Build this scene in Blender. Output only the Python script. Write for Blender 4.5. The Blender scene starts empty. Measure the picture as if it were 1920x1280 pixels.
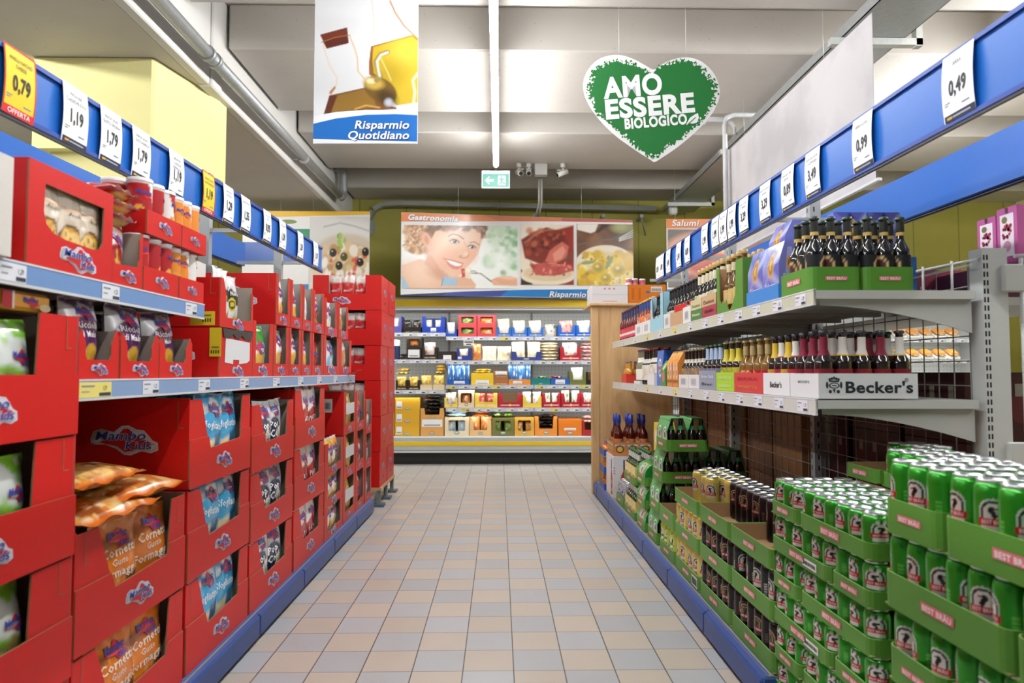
import bpy, math, random
import numpy as np
from mathutils import Vector
from mathutils.geometry import tessellate_polygon

scene = bpy.context.scene
COL = scene.collection
PI = math.pi
random.seed(7)
RNG = np.random.default_rng(11)

# ------------------------------------------------------------------ camera
EYE = 1.05
cam_data = bpy.data.cameras.new('camera')
cam_data.sensor_width = 36.0
cam_data.lens = 24.0
cam_data.clip_start = 0.02
cam_data.clip_end = 60
cam_data.dof.use_dof = True
cam_data.dof.focus_distance = 3.4
cam_data.dof.aperture_fstop = 3.6
cam = bpy.data.objects.new('camera', cam_data)
COL.objects.link(cam)
cam.location = (0, 0, EYE)
cam.rotation_euler = (math.radians(90 + 2.594), 0, math.radians(-1.073))
scene.camera = cam

# ------------------------------------------------------------------ world, exposure
world = bpy.data.worlds.new('world')
scene.world = world
world.use_nodes = True
world.node_tree.nodes['Background'].inputs[0].default_value = (0.9, 0.95, 1.0, 1)
world.node_tree.nodes['Background'].inputs[1].default_value = 0.25
vs = scene.view_settings
vs.view_transform = 'Standard'
vs.look = 'None'
vs.exposure = 0.34
vs.gamma = 1.0
vs.use_curve_mapping = False
scene.cycles.use_denoising = True
scene.cycles.max_bounces = 7
scene.cycles.diffuse_bounces = 3
scene.cycles.glossy_bounces = 3
scene.cycles.transmission_bounces = 5
scene.cycles.caustics_reflective = False
scene.cycles.caustics_refractive = False
scene.cycles.sample_clamp_indirect = 6.0
TUBE_GLOW = 76.0


def area_light(name, loc, sx, sy, energy, rot=(0, 0, 0), color=(1, 1, 1), spread=PI):
    d = bpy.data.lights.new(name, 'AREA')
    d.shape = 'RECTANGLE'
    d.size = sx
    d.size_y = sy
    d.energy = energy
    d.color = color
    d.spread = spread
    o = bpy.data.objects.new(name, d)
    COL.objects.link(o)
    o.location = loc
    o.rotation_euler = rot
    return o


# the continuous lines of fluorescent tubes: one over this aisle, one over each neighbour
LIGHT_LINES = [(-0.033, -0.7, 6.68), (3.55, -0.7, 6.68), (-3.55, -0.7, 6.68)]
# strip lamp under the canopy of the chilled cabinets
area_light('canopy_lamp', (-0.1, 7.93, 1.795), 3.0, 0.06, 24, rot=(math.radians(34), 0, 0), color=(1, 1, 0.97))
area_light('canopy_lamp', (3.7, 7.93, 1.795), 4.2, 0.06, 32, rot=(math.radians(34), 0, 0), color=(1, 1, 0.97))
for xc, wd, z in ((.40, 2.0, 1.42), (.40, 2.0, 1.14), (.40, 2.0, .85), (.40, 2.0, .58), (-1.14, .98, 1.47), (-1.14, .98, 1.15), (-1.14, .98, .79)):     # fill lights added under the chilled shelf edges to brighten the lower goods
    area_light('shelf_fill', (xc, 8.072, z), wd, 0.02, 1.35 * wd, rot=(math.radians(12), 0, 0), color=(1, 1, 0.97))
for z in (1.40, 1.15):  # same added fill for the second cabinet's goods
    area_light('shelf_fill', (3.7, 8.072, z), 4.2, 0.02, 6, rot=(math.radians(12), 0, 0), color=(1, 1, 0.97))

# ------------------------------------------------------------------ helpers: colour and material


def lin(c):
    if isinstance(c, str):
        c = tuple(int(c[i:i + 2], 16) for i in (0, 2, 4))
    out = []
    for x in c[:3]:
        x = x / 255.0
        out.append(x / 12.92 if x <= 0.04045 else ((x + 0.055) / 1.055) ** 2.4)
    return tuple(out)


MATS = {}


def _base(name):
    m = bpy.data.materials.new(name)
    m.use_nodes = True
    MATS[name] = m
    nt = m.node_tree
    return m, nt, nt.nodes['Principled BSDF']


def print_mat(name, rough=0.5, metallic=0.0, spec=0.5, coat=0.0, trans=0.0, grain=0.06, gscale=60.0, bump=0.0):
    """surface whose colours are the print / paint of the thing itself (mesh colour attribute), with a fine grain"""
    m, nt, b = _base(name)
    a = nt.nodes.new('ShaderNodeVertexColor')
    a.layer_name = 'Col'
    tc = nt.nodes.new('ShaderNodeTexCoord')
    n = nt.nodes.new('ShaderNodeTexNoise')
    n.inputs['Scale'].default_value = gscale
    n.inputs['Detail'].default_value = 3
    nt.links.new(tc.outputs['Object'], n.inputs['Vector'])
    mr = nt.nodes.new('ShaderNodeMapRange')
    mr.inputs['To Min'].default_value = 1 - grain
    mr.inputs['To Max'].default_value = 1 + grain
    nt.links.new(n.outputs['Fac'], mr.inputs['Value'])
    mx = nt.nodes.new('ShaderNodeMix')
    mx.data_type = 'RGBA'
    mx.blend_type = 'MULTIPLY'
    mx.inputs['Factor'].default_value = 1
    nt.links.new(a.outputs['Color'], mx.inputs['A'])
    nt.links.new(mr.outputs['Result'], mx.inputs['B'])
    nt.links.new(mx.outputs['Result'], b.inputs['Base Color'])
    b.inputs['Roughness'].default_value = rough
    b.inputs['Metallic'].default_value = metallic
    b.inputs['Specular IOR Level'].default_value = spec
    b.inputs['Coat Weight'].default_value = coat
    b.inputs['Coat Roughness'].default_value = 0.12
    b.inputs['Transmission Weight'].default_value = trans
    if bump:
        bp = nt.nodes.new('ShaderNodeBump')
        bp.inputs['Strength'].default_value = bump
        bp.inputs['Distance'].default_value = 0.002
        nt.links.new(n.outputs['Fac'], bp.inputs['Height'])
        nt.links.new(bp.outputs['Normal'], b.inputs['Normal'])
    return m


print_mat('cardboard', 0.42, spec=0.4, grain=0.05, gscale=90, bump=0.08)
print_mat('paper', 0.55, spec=0.3, grain=0.02)
print_mat('film', 0.24, spec=0.55, coat=0.25, grain=0.05, gscale=40, bump=0.12)
print_mat('can_metal', 0.25, metallic=0.5, spec=0.5, coat=0.2, grain=0.02)
print_mat('aluminium', 0.3, metallic=0.9, grain=0.04)
print_mat('bottle_glass', 0.06, spec=0.6, coat=0.4, grain=0.0)
print_mat('clear_glass', 0.05, spec=0.6, trans=0.65, grain=0.0)
print_mat('plastic', 0.35, spec=0.5, grain=0.02)
print_mat('painted_steel', 0.38, spec=0.45, grain=0.03, gscale=25)
print_mat('galvanised', 0.5, metallic=0.55, grain=0.16, gscale=30)
print_mat('wood_print', 0.5, spec=0.4, grain=0.1, gscale=12)
print_mat('poster', 0.3, spec=0.5, coat=0.15, grain=0.01)


def emit_mat(name, col, strength):
    m, nt, b = _base(name)
    b.inputs['Base Color'].default_value = (*col, 1)
    b.inputs['Emission Color'].default_value = (*col, 1)
    b.inputs['Emission Strength'].default_value = strength
    return m


emit_mat('tube_glow', (0.985, 0.995, 1.0), TUBE_GLOW)

# a lit pictogram panel: its printed colours glow from behind
m, nt, b = _base('backlit')
a = nt.nodes.new('ShaderNodeVertexColor')
a.layer_name = 'Col'
b.inputs['Base Color'].default_value = (.03, .03, .03, 1)
nt.links.new(a.outputs['Color'], b.inputs['Emission Color'])
b.inputs['Emission Strength'].default_value = 0.7


def floor_mat():
    m, nt, b = _base('floor_tiles')
    N, L = nt.nodes.new, nt.links.new
    g = N('ShaderNodeNewGeometry')
    sp = N('ShaderNodeSeparateXYZ')
    L(g.outputs['Position'], sp.inputs[0])
    T = 0.179

    def M(op, a, b_=None, c=None):
        n = N('ShaderNodeMath')
        n.operation = op
        for i, x in enumerate((a, b_, c)):
            if x is None:
                continue
            if isinstance(x, (int, float)):
                n.inputs[i].default_value = x
            else:
                L(x, n.inputs[i])
        return n.outputs[0]
    tx = M('DIVIDE', M('ADD', sp.outputs['X'], TX), T)
    ty = M('DIVIDE', M('ADD', sp.outputs['Y'], TY), T)
    fx, fy = M('FLOOR', tx), M('FLOOR', ty)
    chk = M('MODULO', M('ABSOLUTE', M('ADD', fx, fy)), 2.0)
    cb = N('ShaderNodeCombineXYZ')
    L(fx, cb.inputs[0]); L(fy, cb.inputs[1])
    wn = N('ShaderNodeTexWhiteNoise')
    wn.noise_dimensions = '2D'
    L(cb.outputs[0], wn.inputs['Vector'])
    rgb = N('ShaderNodeMix'); rgb.data_type = 'RGBA'
    rgb.inputs['A'].default_value = (*lin('C2B7AA'), 1)
    rgb.inputs['B'].default_value = (*lin('B4B6B9'), 1)
    L(chk, rgb.inputs['Factor'])
    no = N('ShaderNodeTexNoise'); no.inputs['Scale'].default_value = 9; no.inputs['Detail'].default_value = 5
    L(g.outputs['Position'], no.inputs['Vector'])
    fine = N('ShaderNodeTexNoise'); fine.inputs['Scale'].default_value = 260; fine.inputs['Detail'].default_value = 2
    L(g.outputs['Position'], fine.inputs['Vector'])
    k = M('ADD', M('MULTIPLY', wn.outputs['Value'], 0.10), M('ADD', M('MULTIPLY', no.outputs['Fac'], 0.12), M('MULTIPLY', fine.outputs['Fac'], 0.14)))
    k = M('ADD', k, 0.80)
    mul = N('ShaderNodeMix'); mul.data_type = 'RGBA'; mul.blend_type = 'MULTIPLY'; mul.inputs['Factor'].default_value = 1
    L(rgb.outputs['Result'], mul.inputs['A']); L(k, mul.inputs['B'])
    # worn spots and scuffs
    sc = N('ShaderNodeTexNoise'); sc.inputs['Scale'].default_value = 3.3; sc.inputs['Detail'].default_value = 8; sc.inputs['Roughness'].default_value = 0.7
    L(g.outputs['Position'], sc.inputs['Vector'])
    spots = M('MULTIPLY', M('GREATER_THAN', sc.outputs['Fac'], 0.735), 0.45)
    mk = N('ShaderNodeMix'); mk.data_type = 'RGBA'
    L(spots, mk.inputs['Factor']); L(mul.outputs['Result'], mk.inputs['A'])
    mk.inputs['B'].default_value = (*lin('8A7A66'), 1)
    ex = M('ABSOLUTE', M('SUBTRACT', M('FRACT', tx), 0.5))
    ey = M('ABSOLUTE', M('SUBTRACT', M('FRACT', ty), 0.5))
    gx = M('GREATER_THAN', ex, 0.489)
    gy = M('GREATER_THAN', ey, 0.490)
    gr = N('ShaderNodeMix'); gr.data_type = 'RGBA'
    gr.inputs['B'].default_value = (*lin('4F4A45'), 1)
    L(mk.outputs['Result'], gr.inputs['A']); L(M('MAXIMUM', gx, M('MULTIPLY', gy, 0.75)), gr.inputs['Factor'])
    L(gr.outputs['Result'], b.inputs['Base Color'])
    L(M('ADD', M('MULTIPLY', no.outputs['Fac'], 0.18), 0.26), b.inputs['Roughness'])
    b.inputs['Specular IOR Level'].default_value = 0.45
    bp = N('ShaderNodeBump'); bp.inputs['Strength'].default_value = 0.25; bp.inputs['Distance'].default_value = 0.002
    L(M('SUBTRACT', 1.0, M('MAXIMUM', gx, gy)), bp.inputs['Height'])
    L(bp.outputs['Normal'], b.inputs['Normal'])
    return m


TX, TY = 0.127, 0.050
floor_mat()


def plaster(name, c, speck=0.0, rough=0.75, lines=None):
    m, nt, b = _base(name)
    N, L = nt.nodes.new, nt.links.new
    g = N('ShaderNodeNewGeometry')
    no = N('ShaderNodeTexNoise'); no.inputs['Scale'].default_value = 2.5; no.inputs['Detail'].default_value = 6
    L(g.outputs['Position'], no.inputs['Vector'])
    r = N('ShaderNodeMapRange'); r.inputs['To Min'].default_value = 0.9; r.inputs['To Max'].default_value = 1.08
    L(no.outputs['Fac'], r.inputs['Value'])
    mx = N('ShaderNodeMix'); mx.data_type = 'RGBA'; mx.blend_type = 'MULTIPLY'; mx.inputs['Factor'].default_value = 1
    mx.inputs['A'].default_value = (*lin(c), 1)
    L(r.outputs['Result'], mx.inputs['B'])
    out = mx.outputs['Result']
    if speck:
        v = N('ShaderNodeTexVoronoi'); v.inputs['Scale'].default_value = 17
        L(g.outputs['Position'], v.inputs['Vector'])
        lt = N('ShaderNodeMath'); lt.operation = 'LESS_THAN'; lt.inputs[1].default_value = 0.075
        L(v.outputs['Distance'], lt.inputs[0])
        s = N('ShaderNodeMath'); s.operation = 'MULTIPLY'; s.inputs[1].default_value = speck
        L(lt.outputs[0], s.inputs[0])
        m2 = N('ShaderNodeMix'); m2.data_type = 'RGBA'; m2.inputs['B'].default_value = (*lin('75706A'), 1)
        L(s.outputs[0], m2.inputs['Factor']); L(out, m2.inputs['A'])
        out = m2.outputs['Result']
    if lines:
        sp = N('ShaderNodeSeparateXYZ'); L(g.outputs['Position'], sp.inputs[0])
        d = N('ShaderNodeMath'); d.operation = 'DIVIDE'; d.inputs[1].default_value = lines
        L(sp.outputs['X'], d.inputs[0])
        f = N('ShaderNodeMath'); f.operation = 'FRACT'; L(d.outputs[0], f.inputs[0])
        l2 = N('ShaderNodeMath'); l2.operation = 'LESS_THAN'; l2.inputs[1].default_value = 0.012
        L(f.outputs[0], l2.inputs[0])
        m3 = N('ShaderNodeMix'); m3.data_type = 'RGBA'; m3.inputs['B'].default_value = (*lin('5C5A28'), 1)
        L(l2.outputs[0], m3.inputs['Factor']); L(out, m3.inputs['A'])
        out = m3.outputs['Result']
    L(out, b.inputs['Base Color'])
    b.inputs['Roughness'].default_value = rough
    bp = N('ShaderNodeBump'); bp.inputs['Strength'].default_value = 0.1; bp.inputs['Distance'].default_value = 0.004
    L(no.outputs['Fac'], bp.inputs['Height']); L(bp.outputs['Normal'], b.inputs['Normal'])
    return m


plaster('ceiling_paint', 'C3BDB5', speck=0.5)
plaster('beam_paint', 'D6D4D0', speck=0.15)
plaster('green_wall', 'ACA652', lines=0.62)
plaster('yellow_paint', 'F0E8A4')
plaster('pale_wall', 'D9D3C4')


def wood_mat(name, c1, c2, axis='Z', scale=7.0):
    m, nt, b = _base(name)
    N, L = nt.nodes.new, nt.links.new
    tc = N('ShaderNodeTexCoord')
    mp = N('ShaderNodeMapping')
    mp.inputs['Scale'].default_value = (scale, scale, scale * 0.12) if axis == 'Z' else (scale * 0.12, scale, scale)
    L(tc.outputs['Object'], mp.inputs[0])
    no = N('ShaderNodeTexNoise'); no.inputs['Scale'].default_value = 3; no.inputs['Detail'].default_value = 6; no.inputs['Distortion'].default_value = 0.6
    L(mp.outputs[0], no.inputs['Vector'])
    cr = N('ShaderNodeValToRGB')
    cr.color_ramp.elements[0].position = 0.3; cr.color_ramp.elements[0].color = (*lin(c1), 1)
    cr.color_ramp.elements[1].position = 0.7; cr.color_ramp.elements[1].color = (*lin(c2), 1)
    L(no.outputs['Fac'], cr.inputs[0]); L(cr.outputs[0], b.inputs['Base Color'])
    b.inputs['Roughness'].default_value = 0.45
    return m


wood_mat('beech', 'C99E6C', 'DDB886')
wood_mat('pallet_wood', 'B89468', 'CDAE80', axis='X')

# ------------------------------------------------------------------ helpers: mesh builder
_text_cache = {}


def text_tris(s, bold=0.0, res=3):
    key = (s, round(bold, 4), res)
    if key in _text_cache:
        return _text_cache[key]
    cu = bpy.data.curves.new('t', 'FONT')
    cu.body = s
    cu.size = 1.0
    cu.resolution_u = res
    cu.offset = bold
    cu.space_character = 1 + bold * 2.2
    cu.fill_mode = 'FRONT'
    ob = bpy.data.objects.new('t', cu)
    COL.objects.link(ob)
    dg = bpy.context.evaluated_depsgraph_get()
    me = ob.evaluated_get(dg).to_mesh()
    v = np.zeros(len(me.vertices) * 3)
    me.vertices.foreach_get('co', v)
    v = v.reshape(-1, 3)[:, :2]
    f = [tuple(p.vertices) for p in me.polygons]
    ob.evaluated_get(dg).to_mesh_clear()
    bpy.data.objects.remove(ob)
    bpy.data.curves.remove(cu)
    if len(v):
        x0, x1 = v[:, 0].min(), v[:, 0].max()
    else:
        x0, x1 = 0, 1
    _text_cache[key] = (v, f, x0, x1)
    return _text_cache[key]


EPS = 0.0007


class MB:
    def __init__(self, eps=EPS):
        self.v, self.f, self.c, self.m, self.s = [], [], [], [], []
        self.vc = {}
        self.eps = eps

    def vert(self, p):
        self.v.append(tuple(p))
        return len(self.v) - 1

    def idx(self, ids, col, mi=0, smooth=False):
        self.f.append(tuple(ids)); self.c.append(col); self.m.append(mi); self.s.append(smooth)

    def face(self, pts, col, mi=0, smooth=False):
        i = len(self.v)
        self.v.extend(tuple(p) for p in pts)
        self.idx(range(i, i + len(pts)), col, mi, smooth)

    def box(self, x0, x1, y0, y1, z0, z1, col, mi=0, cols=None, bev=0.0):
        cols = cols or {}
        g = lambda k: cols.get(k, col)
        if bev > 0:
            return self.bbox(x0, x1, y0, y1, z0, z1, col, mi, bev)
        P = [(x0, y0, z0), (x1, y0, z0), (x1, y1, z0), (x0, y1, z0), (x0, y0, z1), (x1, y0, z1), (x1, y1, z1), (x0, y1, z1)]
        i = len(self.v)
        self.v.extend(P)
        for k, q in (('b', (3, 2, 1, 0)), ('t', (4, 5, 6, 7)), ('f', (0, 1, 5, 4)), ('k', (2, 3, 7, 6)), ('l', (3, 0, 4, 7)), ('r', (1, 2, 6, 5))):
            self.idx([i + a for a in q], g(k), mi)

    def bbox(self, x0, x1, y0, y1, z0, z1, col, mi, b):
        """box with chamfered edges"""
        b = min(b, (x1 - x0) / 2.01, (y1 - y0) / 2.01, (z1 - z0) / 2.01)
        X, Y, Z = (x0, x1), (y0, y1), (z0, z1)
        id_ = {}
        for a in (0, 1):
            for c in (0, 1):
                for e in (0, 1):
                    sx, sy, sz = 1 - 2 * a, 1 - 2 * c, 1 - 2 * e
                    id_[a, c, e, 0] = self.vert((X[a], Y[c] + sy * b, Z[e] + sz * b))
                    id_[a, c, e, 1] = self.vert((X[a] + sx * b, Y[c], Z[e] + sz * b))
                    id_[a, c, e, 2] = self.vert((X[a] + sx * b, Y[c] + sy * b, Z[e]))
        for a in (0, 1):
            q = [id_[a, 0, 0, 0], id_[a, 1, 0, 0], id_[a, 1, 1, 0], id_[a, 0, 1, 0]]
            self.idx(q if a else q[::-1], col, mi)
            q = [id_[0, a, 0, 1], id_[1, a, 0, 1], id_[1, a, 1, 1], id_[0, a, 1, 1]]
            self.idx(q[::-1] if a else q, col, mi)
            q = [id_[0, 0, a, 2], id_[1, 0, a, 2], id_[1, 1, a, 2], id_[0, 1, a, 2]]
            self.idx(q if a else q[::-1], col, mi)
        for a in (0, 1):
            for c in (0, 1):
                q = [id_[a, c, 0, 0], id_[a, c, 1, 0], id_[a, c, 1, 1], id_[a, c, 0, 1]]
                self.idx(q if a != c else q[::-1], col, mi)
                q = [id_[a, 0, c, 0], id_[a, 1, c, 0], id_[a, 1, c, 2], id_[a, 0, c, 2]]
                self.idx(q if a == c else q[::-1], col, mi)
                q = [id_[0, a, c, 1], id_[1, a, c, 1], id_[1, a, c, 2], id_[0, a, c, 2]]
                self.idx(q if a != c else q[::-1], col, mi)
                for e in (0, 1):
                    q = [id_[a, c, e, 0], id_[a, c, e, 1], id_[a, c, e, 2]]
                    self.idx(q if (a + c + e) % 2 == 1 else q[::-1], col, mi)

    def tube(self, path, r, col, n=8, mi=0, caps=True):
        path = [Vector(p) for p in path]
        rings = []
        up = Vector((0, 0, 1))
        prev = None
        for i, p in enumerate(path):
            if i == 0:
                t = path[1] - p
            elif i == len(path) - 1:
                t = p - path[i - 1]
            else:
                t = (path[i + 1] - p).normalized() + (p - path[i - 1]).normalized()
            t.normalize()
            if prev is None:
                a = t.cross(up)
                if a.length < 0.05:
                    a = t.cross(Vector((0, 1, 0)))
                a.normalize()
            else:
                a = prev - t * prev.dot(t)
                a.normalize()
            prev = a
            b = t.cross(a)
            rings.append([self.vert(p + (a * math.cos(2 * PI * k / n) + b * math.sin(2 * PI * k / n)) * r) for k in range(n)])
        for i in range(len(rings) - 1):
            A, B = rings[i], rings[i + 1]
            for k in range(n):
                self.idx((A[k], A[(k + 1) % n], B[(k + 1) % n], B[k]), col, mi, True)
        if caps:
            self.idx(rings[0][::-1], col, mi)
            self.idx(rings[-1], col, mi)

    def lathe(self, prof, n=20, mi=0, cx=0, cy=0, cap=True, paint=None):
        """prof: (radius, z, colour below->this ring) ; paint(theta, z) overrides colours per vertex"""
        rings = []
        for r, z, c in prof:
            ring = []
            for k in range(n):
                th = 2 * PI * k / n
                i = self.vert((cx + r * math.cos(th), cy + r * math.sin(th), z))
                ring.append(i)
                if paint is not None:
                    self.vc[i] = paint(th, z)
            rings.append(ring)
        for i in range(len(rings) - 1):
            A, B = rings[i], rings[i + 1]
            for k in range(n):
                self.idx((A[k], A[(k + 1) % n], B[(k + 1) % n], B[k]), prof[i + 1][2], mi, True)
        if cap:
            self.idx(rings[0][::-1], prof[0][2], mi)
            self.idx(rings[-1], prof[-1][2], mi)

    def prism(self, loops, fn, t, col, edge=None, back=None, mi=0):
        """flat panel with holes: loops[0] outline, others holes, in (u,v); fn(u,v,depth)->point; thickness t"""
        edge = edge or col
        back = back or col
        vl = [[Vector((u, v, 0)) for u, v in lp] for lp in loops]
        tris = tessellate_polygon(vl)
        flat = [p for lp in loops for p in lp]
        a = [self.vert(fn(u, v, 0)) for u, v in flat]
        b = [self.vert(fn(u, v, t)) for u, v in flat]

        def area(q):
            (x0, y0), (x1, y1), (x2, y2) = (flat[i] for i in q)
            return (x1 - x0) * (y2 - y0) - (x2 - x0) * (y1 - y0)
        for q in tris:
            q = tuple(q) if area(q) > 0 else tuple(q)[::-1]
            self.idx([a[i] for i in q], col, mi)
            self.idx([b[i] for i in q[::-1]], back, mi)
        o = 0
        for lp in loops:
            n = len(lp)
            for k in range(n):
                i, j = o + k, o + (k + 1) % n
                self.idx((a[i], b[i], b[j], a[j]), edge, mi)
            o += n

    def poly(self, pts, fn, col, layer=1, mi=0):
        tris = tessellate_polygon([[Vector((u, v, 0)) for u, v in pts]])
        ids = [self.vert(fn(u, v, layer * self.eps)) for u, v in pts]
        for q in tris:
            (x0, y0), (x1, y1), (x2, y2) = (pts[i] for i in q)
            q = tuple(q)
            if (x1 - x0) * (y2 - y0) - (x2 - x0) * (y1 - y0) < 0:
                q = q[::-1]
            self.idx([ids[i] for i in q], col, mi)

    def rect(self, u0, u1, v0, v1, fn, col, layer=1, nu=1, mi=0):
        for k in range(nu):
            a, b = u0 + (u1 - u0) * k / nu, u0 + (u1 - u0) * (k + 1) / nu
            self.face([fn(a, v0, layer * self.eps), fn(b, v0, layer * self.eps), fn(b, v1, layer * self.eps), fn(a, v1, layer * self.eps)], col, mi)

    def ell(self, cu, cv, ru, rv, fn, col, layer=1, n=20, mi=0):
        self.poly([(cu + ru * math.cos(2 * PI * k / n), cv + rv * math.sin(2 * PI * k / n)) for k in range(n)], fn, col, layer, mi)

    def text(self, s, fn, u, v, h, col, layer=2, bold=0.0, shear=0.0, align='c', width=None, rot=0.0, mi=0, squash=1.0, res=3):
        """baseline at (u,v); h is the font size"""
        V, F, x0, x1 = text_tris(s, bold, res)
        if not len(V):
            return
        sc = h
        sx = h * squash
        if width:
            sx = width / max(1e-6, x1 - x0)
        off = {'c': -(x0 + x1) / 2, 'l': -x0, 'r': -x1}[align]
        ca, sa = math.cos(rot), math.sin(rot)
        ids = []
        for x, y in V:
            a, b_ = (x + off) * sx + y * sc * shear, y * sc
            ids.append(self.vert(fn(u + a * ca - b_ * sa, v + a * sa + b_ * ca, layer * self.eps)))
        for q in F:
            self.idx([ids[i] for i in q], col, mi)

    def grid(self, nu, nv, pfn, cfn=None, col=(1, 1, 1), mi=0, smooth=True):
        """pfn(U,V)->Nx3 for arrays of u,v in 0..1 ; cfn(U,V)->Nx3 colours"""
        u, v = np.meshgrid(np.linspace(0, 1, nu + 1), np.linspace(0, 1, nv + 1))
        U, V_ = u.ravel(), v.ravel()
        P = pfn(U, V_)
        i0 = len(self.v)
        self.v.extend(map(tuple, P))
        if cfn is not None:
            C = cfn(U, V_)
            for k in range(len(U)):
                self.vc[i0 + k] = tuple(C[k])
        for j in range(nv):
            for i in range(nu):
                a = i0 + j * (nu + 1) + i
                self.idx((a, a + 1, a + nu + 2, a + nu + 1), col, mi, smooth)

    def mesh(self, name, mats):
        me = bpy.data.meshes.new(name)
        me.from_pydata(self.v, [], self.f)
        for x in mats:
            me.materials.append(MATS[x])
        me.polygons.foreach_set('material_index', self.m)
        me.polygons.foreach_set('use_smooth', self.s)
        at = me.color_attributes.new('Col', 'FLOAT_COLOR', 'CORNER')
        out = []
        vc = self.vc
        for f, c in zip(self.f, self.c):
            for i in f:
                x = vc.get(i, c)
                out.extend((x[0], x[1], x[2], 1.0))
        at.data.foreach_set('color', out)
        me.update()
        return me


def obj(name, me, parent=None, loc=None, rot=None):
    o = bpy.data.objects.new(name, me)
    COL.objects.link(o)
    if parent is not None:
        o.parent = parent
    if loc is not None:
        o.location = loc
    if rot is not None:
        o.rotation_euler = rot
    return o


USED = {}


def tag(o, label, cat, group=None):
    n = len(label.split())
    if n > 16 or n < 4:
        print('LABEL LENGTH', n, label)
    if label in USED:
        print('LABEL AGAIN', label)
    USED[label] = 1
    o['label'] = label
    o['category'] = cat
    if group:
        o['group'] = group
    return o


def thing(name, label, cat, loc, rz=0.0, group=None, rx=0.0, ry=0.0):
    o = bpy.data.objects.new(name, None)
    o.empty_display_size = 0.05
    COL.objects.link(o)
    o.location = loc
    o.rotation_euler = (rx, ry, rz)
    return tag(o, label, cat, group)


def struct(name, mb, mats):
    o = obj(name, mb.mesh(name, mats))
    o['kind'] = 'structure'
    return o


_mesh_cache = {}


def cached(key, fn):
    if key not in _mesh_cache:
        _mesh_cache[key] = fn()
    return _mesh_cache[key]


ORD = ['', 'first', 'second', 'third', 'fourth', 'fifth', 'sixth', 'seventh', 'eighth', 'ninth', 'tenth', 'eleventh', 'twelfth', 'thirteenth',
       'fourteenth', 'fifteenth', 'sixteenth', 'seventeenth', 'eighteenth', 'nineteenth', 'twentieth']

# local frame of everything that stands on a shelf: width along x, front at y=0 looking to -y, depth along +y, z up
FRONT = lambda u, v, l=0: (u, -l, v)


def front_at(y):
    return lambda u, v, l=0: (u, y - l, v)


def side_l(d):   # face at x=0
    return lambda u, v, l=0: (-l, d - u, v)


def side_r(w):   # face at x=w
    return lambda u, v, l=0: (w + l, u, v)


def top_at(z):
    return lambda u, v, l=0: (u, v, z + l)


LEFT, RIGHT = PI / 2, -PI / 2     # goods on the left gondola face +X, on the right one -X


# ------------------------------------------------------------------ painter: numpy colour fields for printed pictures
class Paint:
    def __init__(self, X, Y, base):
        self.X, self.Y = X, Y
        self.C = np.tile(np.array(lin(base)), (len(X), 1))

    def mix(self, mask, col):
        c = np.array(lin(col))
        m = np.clip(mask, 0, 1)[:, None]
        self.C = self.C * (1 - m) + c * m

    def ell(self, cx, cy, rx, ry, col, soft=0.1, rot=0.0, a=1.0):
        dx, dy = self.X - cx, self.Y - cy
        c, s = math.cos(rot), math.sin(rot)
        d = np.sqrt(((dx * c + dy * s) / rx) ** 2 + ((-dx * s + dy * c) / ry) ** 2)
        self.mix(a * np.clip((1 - d) / max(soft, 1e-4) + 0.5, 0, 1), col)

    def _dist_poly(self, pts):
        X, Y = self.X, self.Y
        ins = np.zeros(len(X), bool)
        D = np.full(len(X), 1e18)
        n = len(pts)
        for i in range(n):
            x0, y0 = pts[i]
            x1, y1 = pts[(i + 1) % n]
            if y0 != y1:
                c = ((y0 > Y) != (y1 > Y)) & (X < (x1 - x0) * (Y - y0) / (y1 - y0) + x0)
                ins ^= c
            L2 = (x1 - x0) ** 2 + (y1 - y0) ** 2 + 1e-12
            t = np.clip(((X - x0) * (x1 - x0) + (Y - y0) * (y1 - y0)) / L2, 0, 1)
            D = np.minimum(D, (X - x0 - t * (x1 - x0)) ** 2 + (Y - y0 - t * (y1 - y0)) ** 2)
        return np.where(ins, 1, -1) * np.sqrt(D)

    def poly(self, pts, col, soft=3.0, a=1.0):
        self.mix(a * np.clip(self._dist_poly(pts) / soft + 0.5, 0, 1), col)

    def line(self, pts, w, col, soft=2.0, a=1.0):
        D = np.full(len(self.X), 1e18)
        for (x0, y0), (x1, y1) in zip(pts[:-1], pts[1:]):
            L2 = (x1 - x0) ** 2 + (y1 - y0) ** 2 + 1e-12
            t = np.clip(((self.X - x0) * (x1 - x0) + (self.Y - y0) * (y1 - y0)) / L2, 0, 1)
            D = np.minimum(D, (self.X - x0 - t * (x1 - x0)) ** 2 + (self.Y - y0 - t * (y1 - y0)) ** 2)
        self.mix(a * np.clip((w / 2 - np.sqrt(D)) / soft + 0.5, 0, 1), col)

    def blobs(self, n, box, r, cols, soft=0.4, seed=0, a=1.0, aspect=1.0):
        rr = random.Random(seed)
        for _ in range(n):
            q = rr.uniform(*r)
            self.ell(rr.uniform(box[0], box[1]), rr.uniform(box[2], box[3]), q, q * aspect * rr.uniform(0.7, 1.2), rr.choice(cols), soft, rr.uniform(0, PI), a)
# ------------------------------------------------------------------ builders of goods
RED = lin('CE1512')
RED_IN = lin('A79A90')
KRAFT = lin('A88662')
EDGE = lin('8A6A4C')
GREYIN = lin('9A948E')
WHITE = lin('EEEEEC')
INK = lin('22262E')
BLUE_INK = lin('3248A6')


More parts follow.
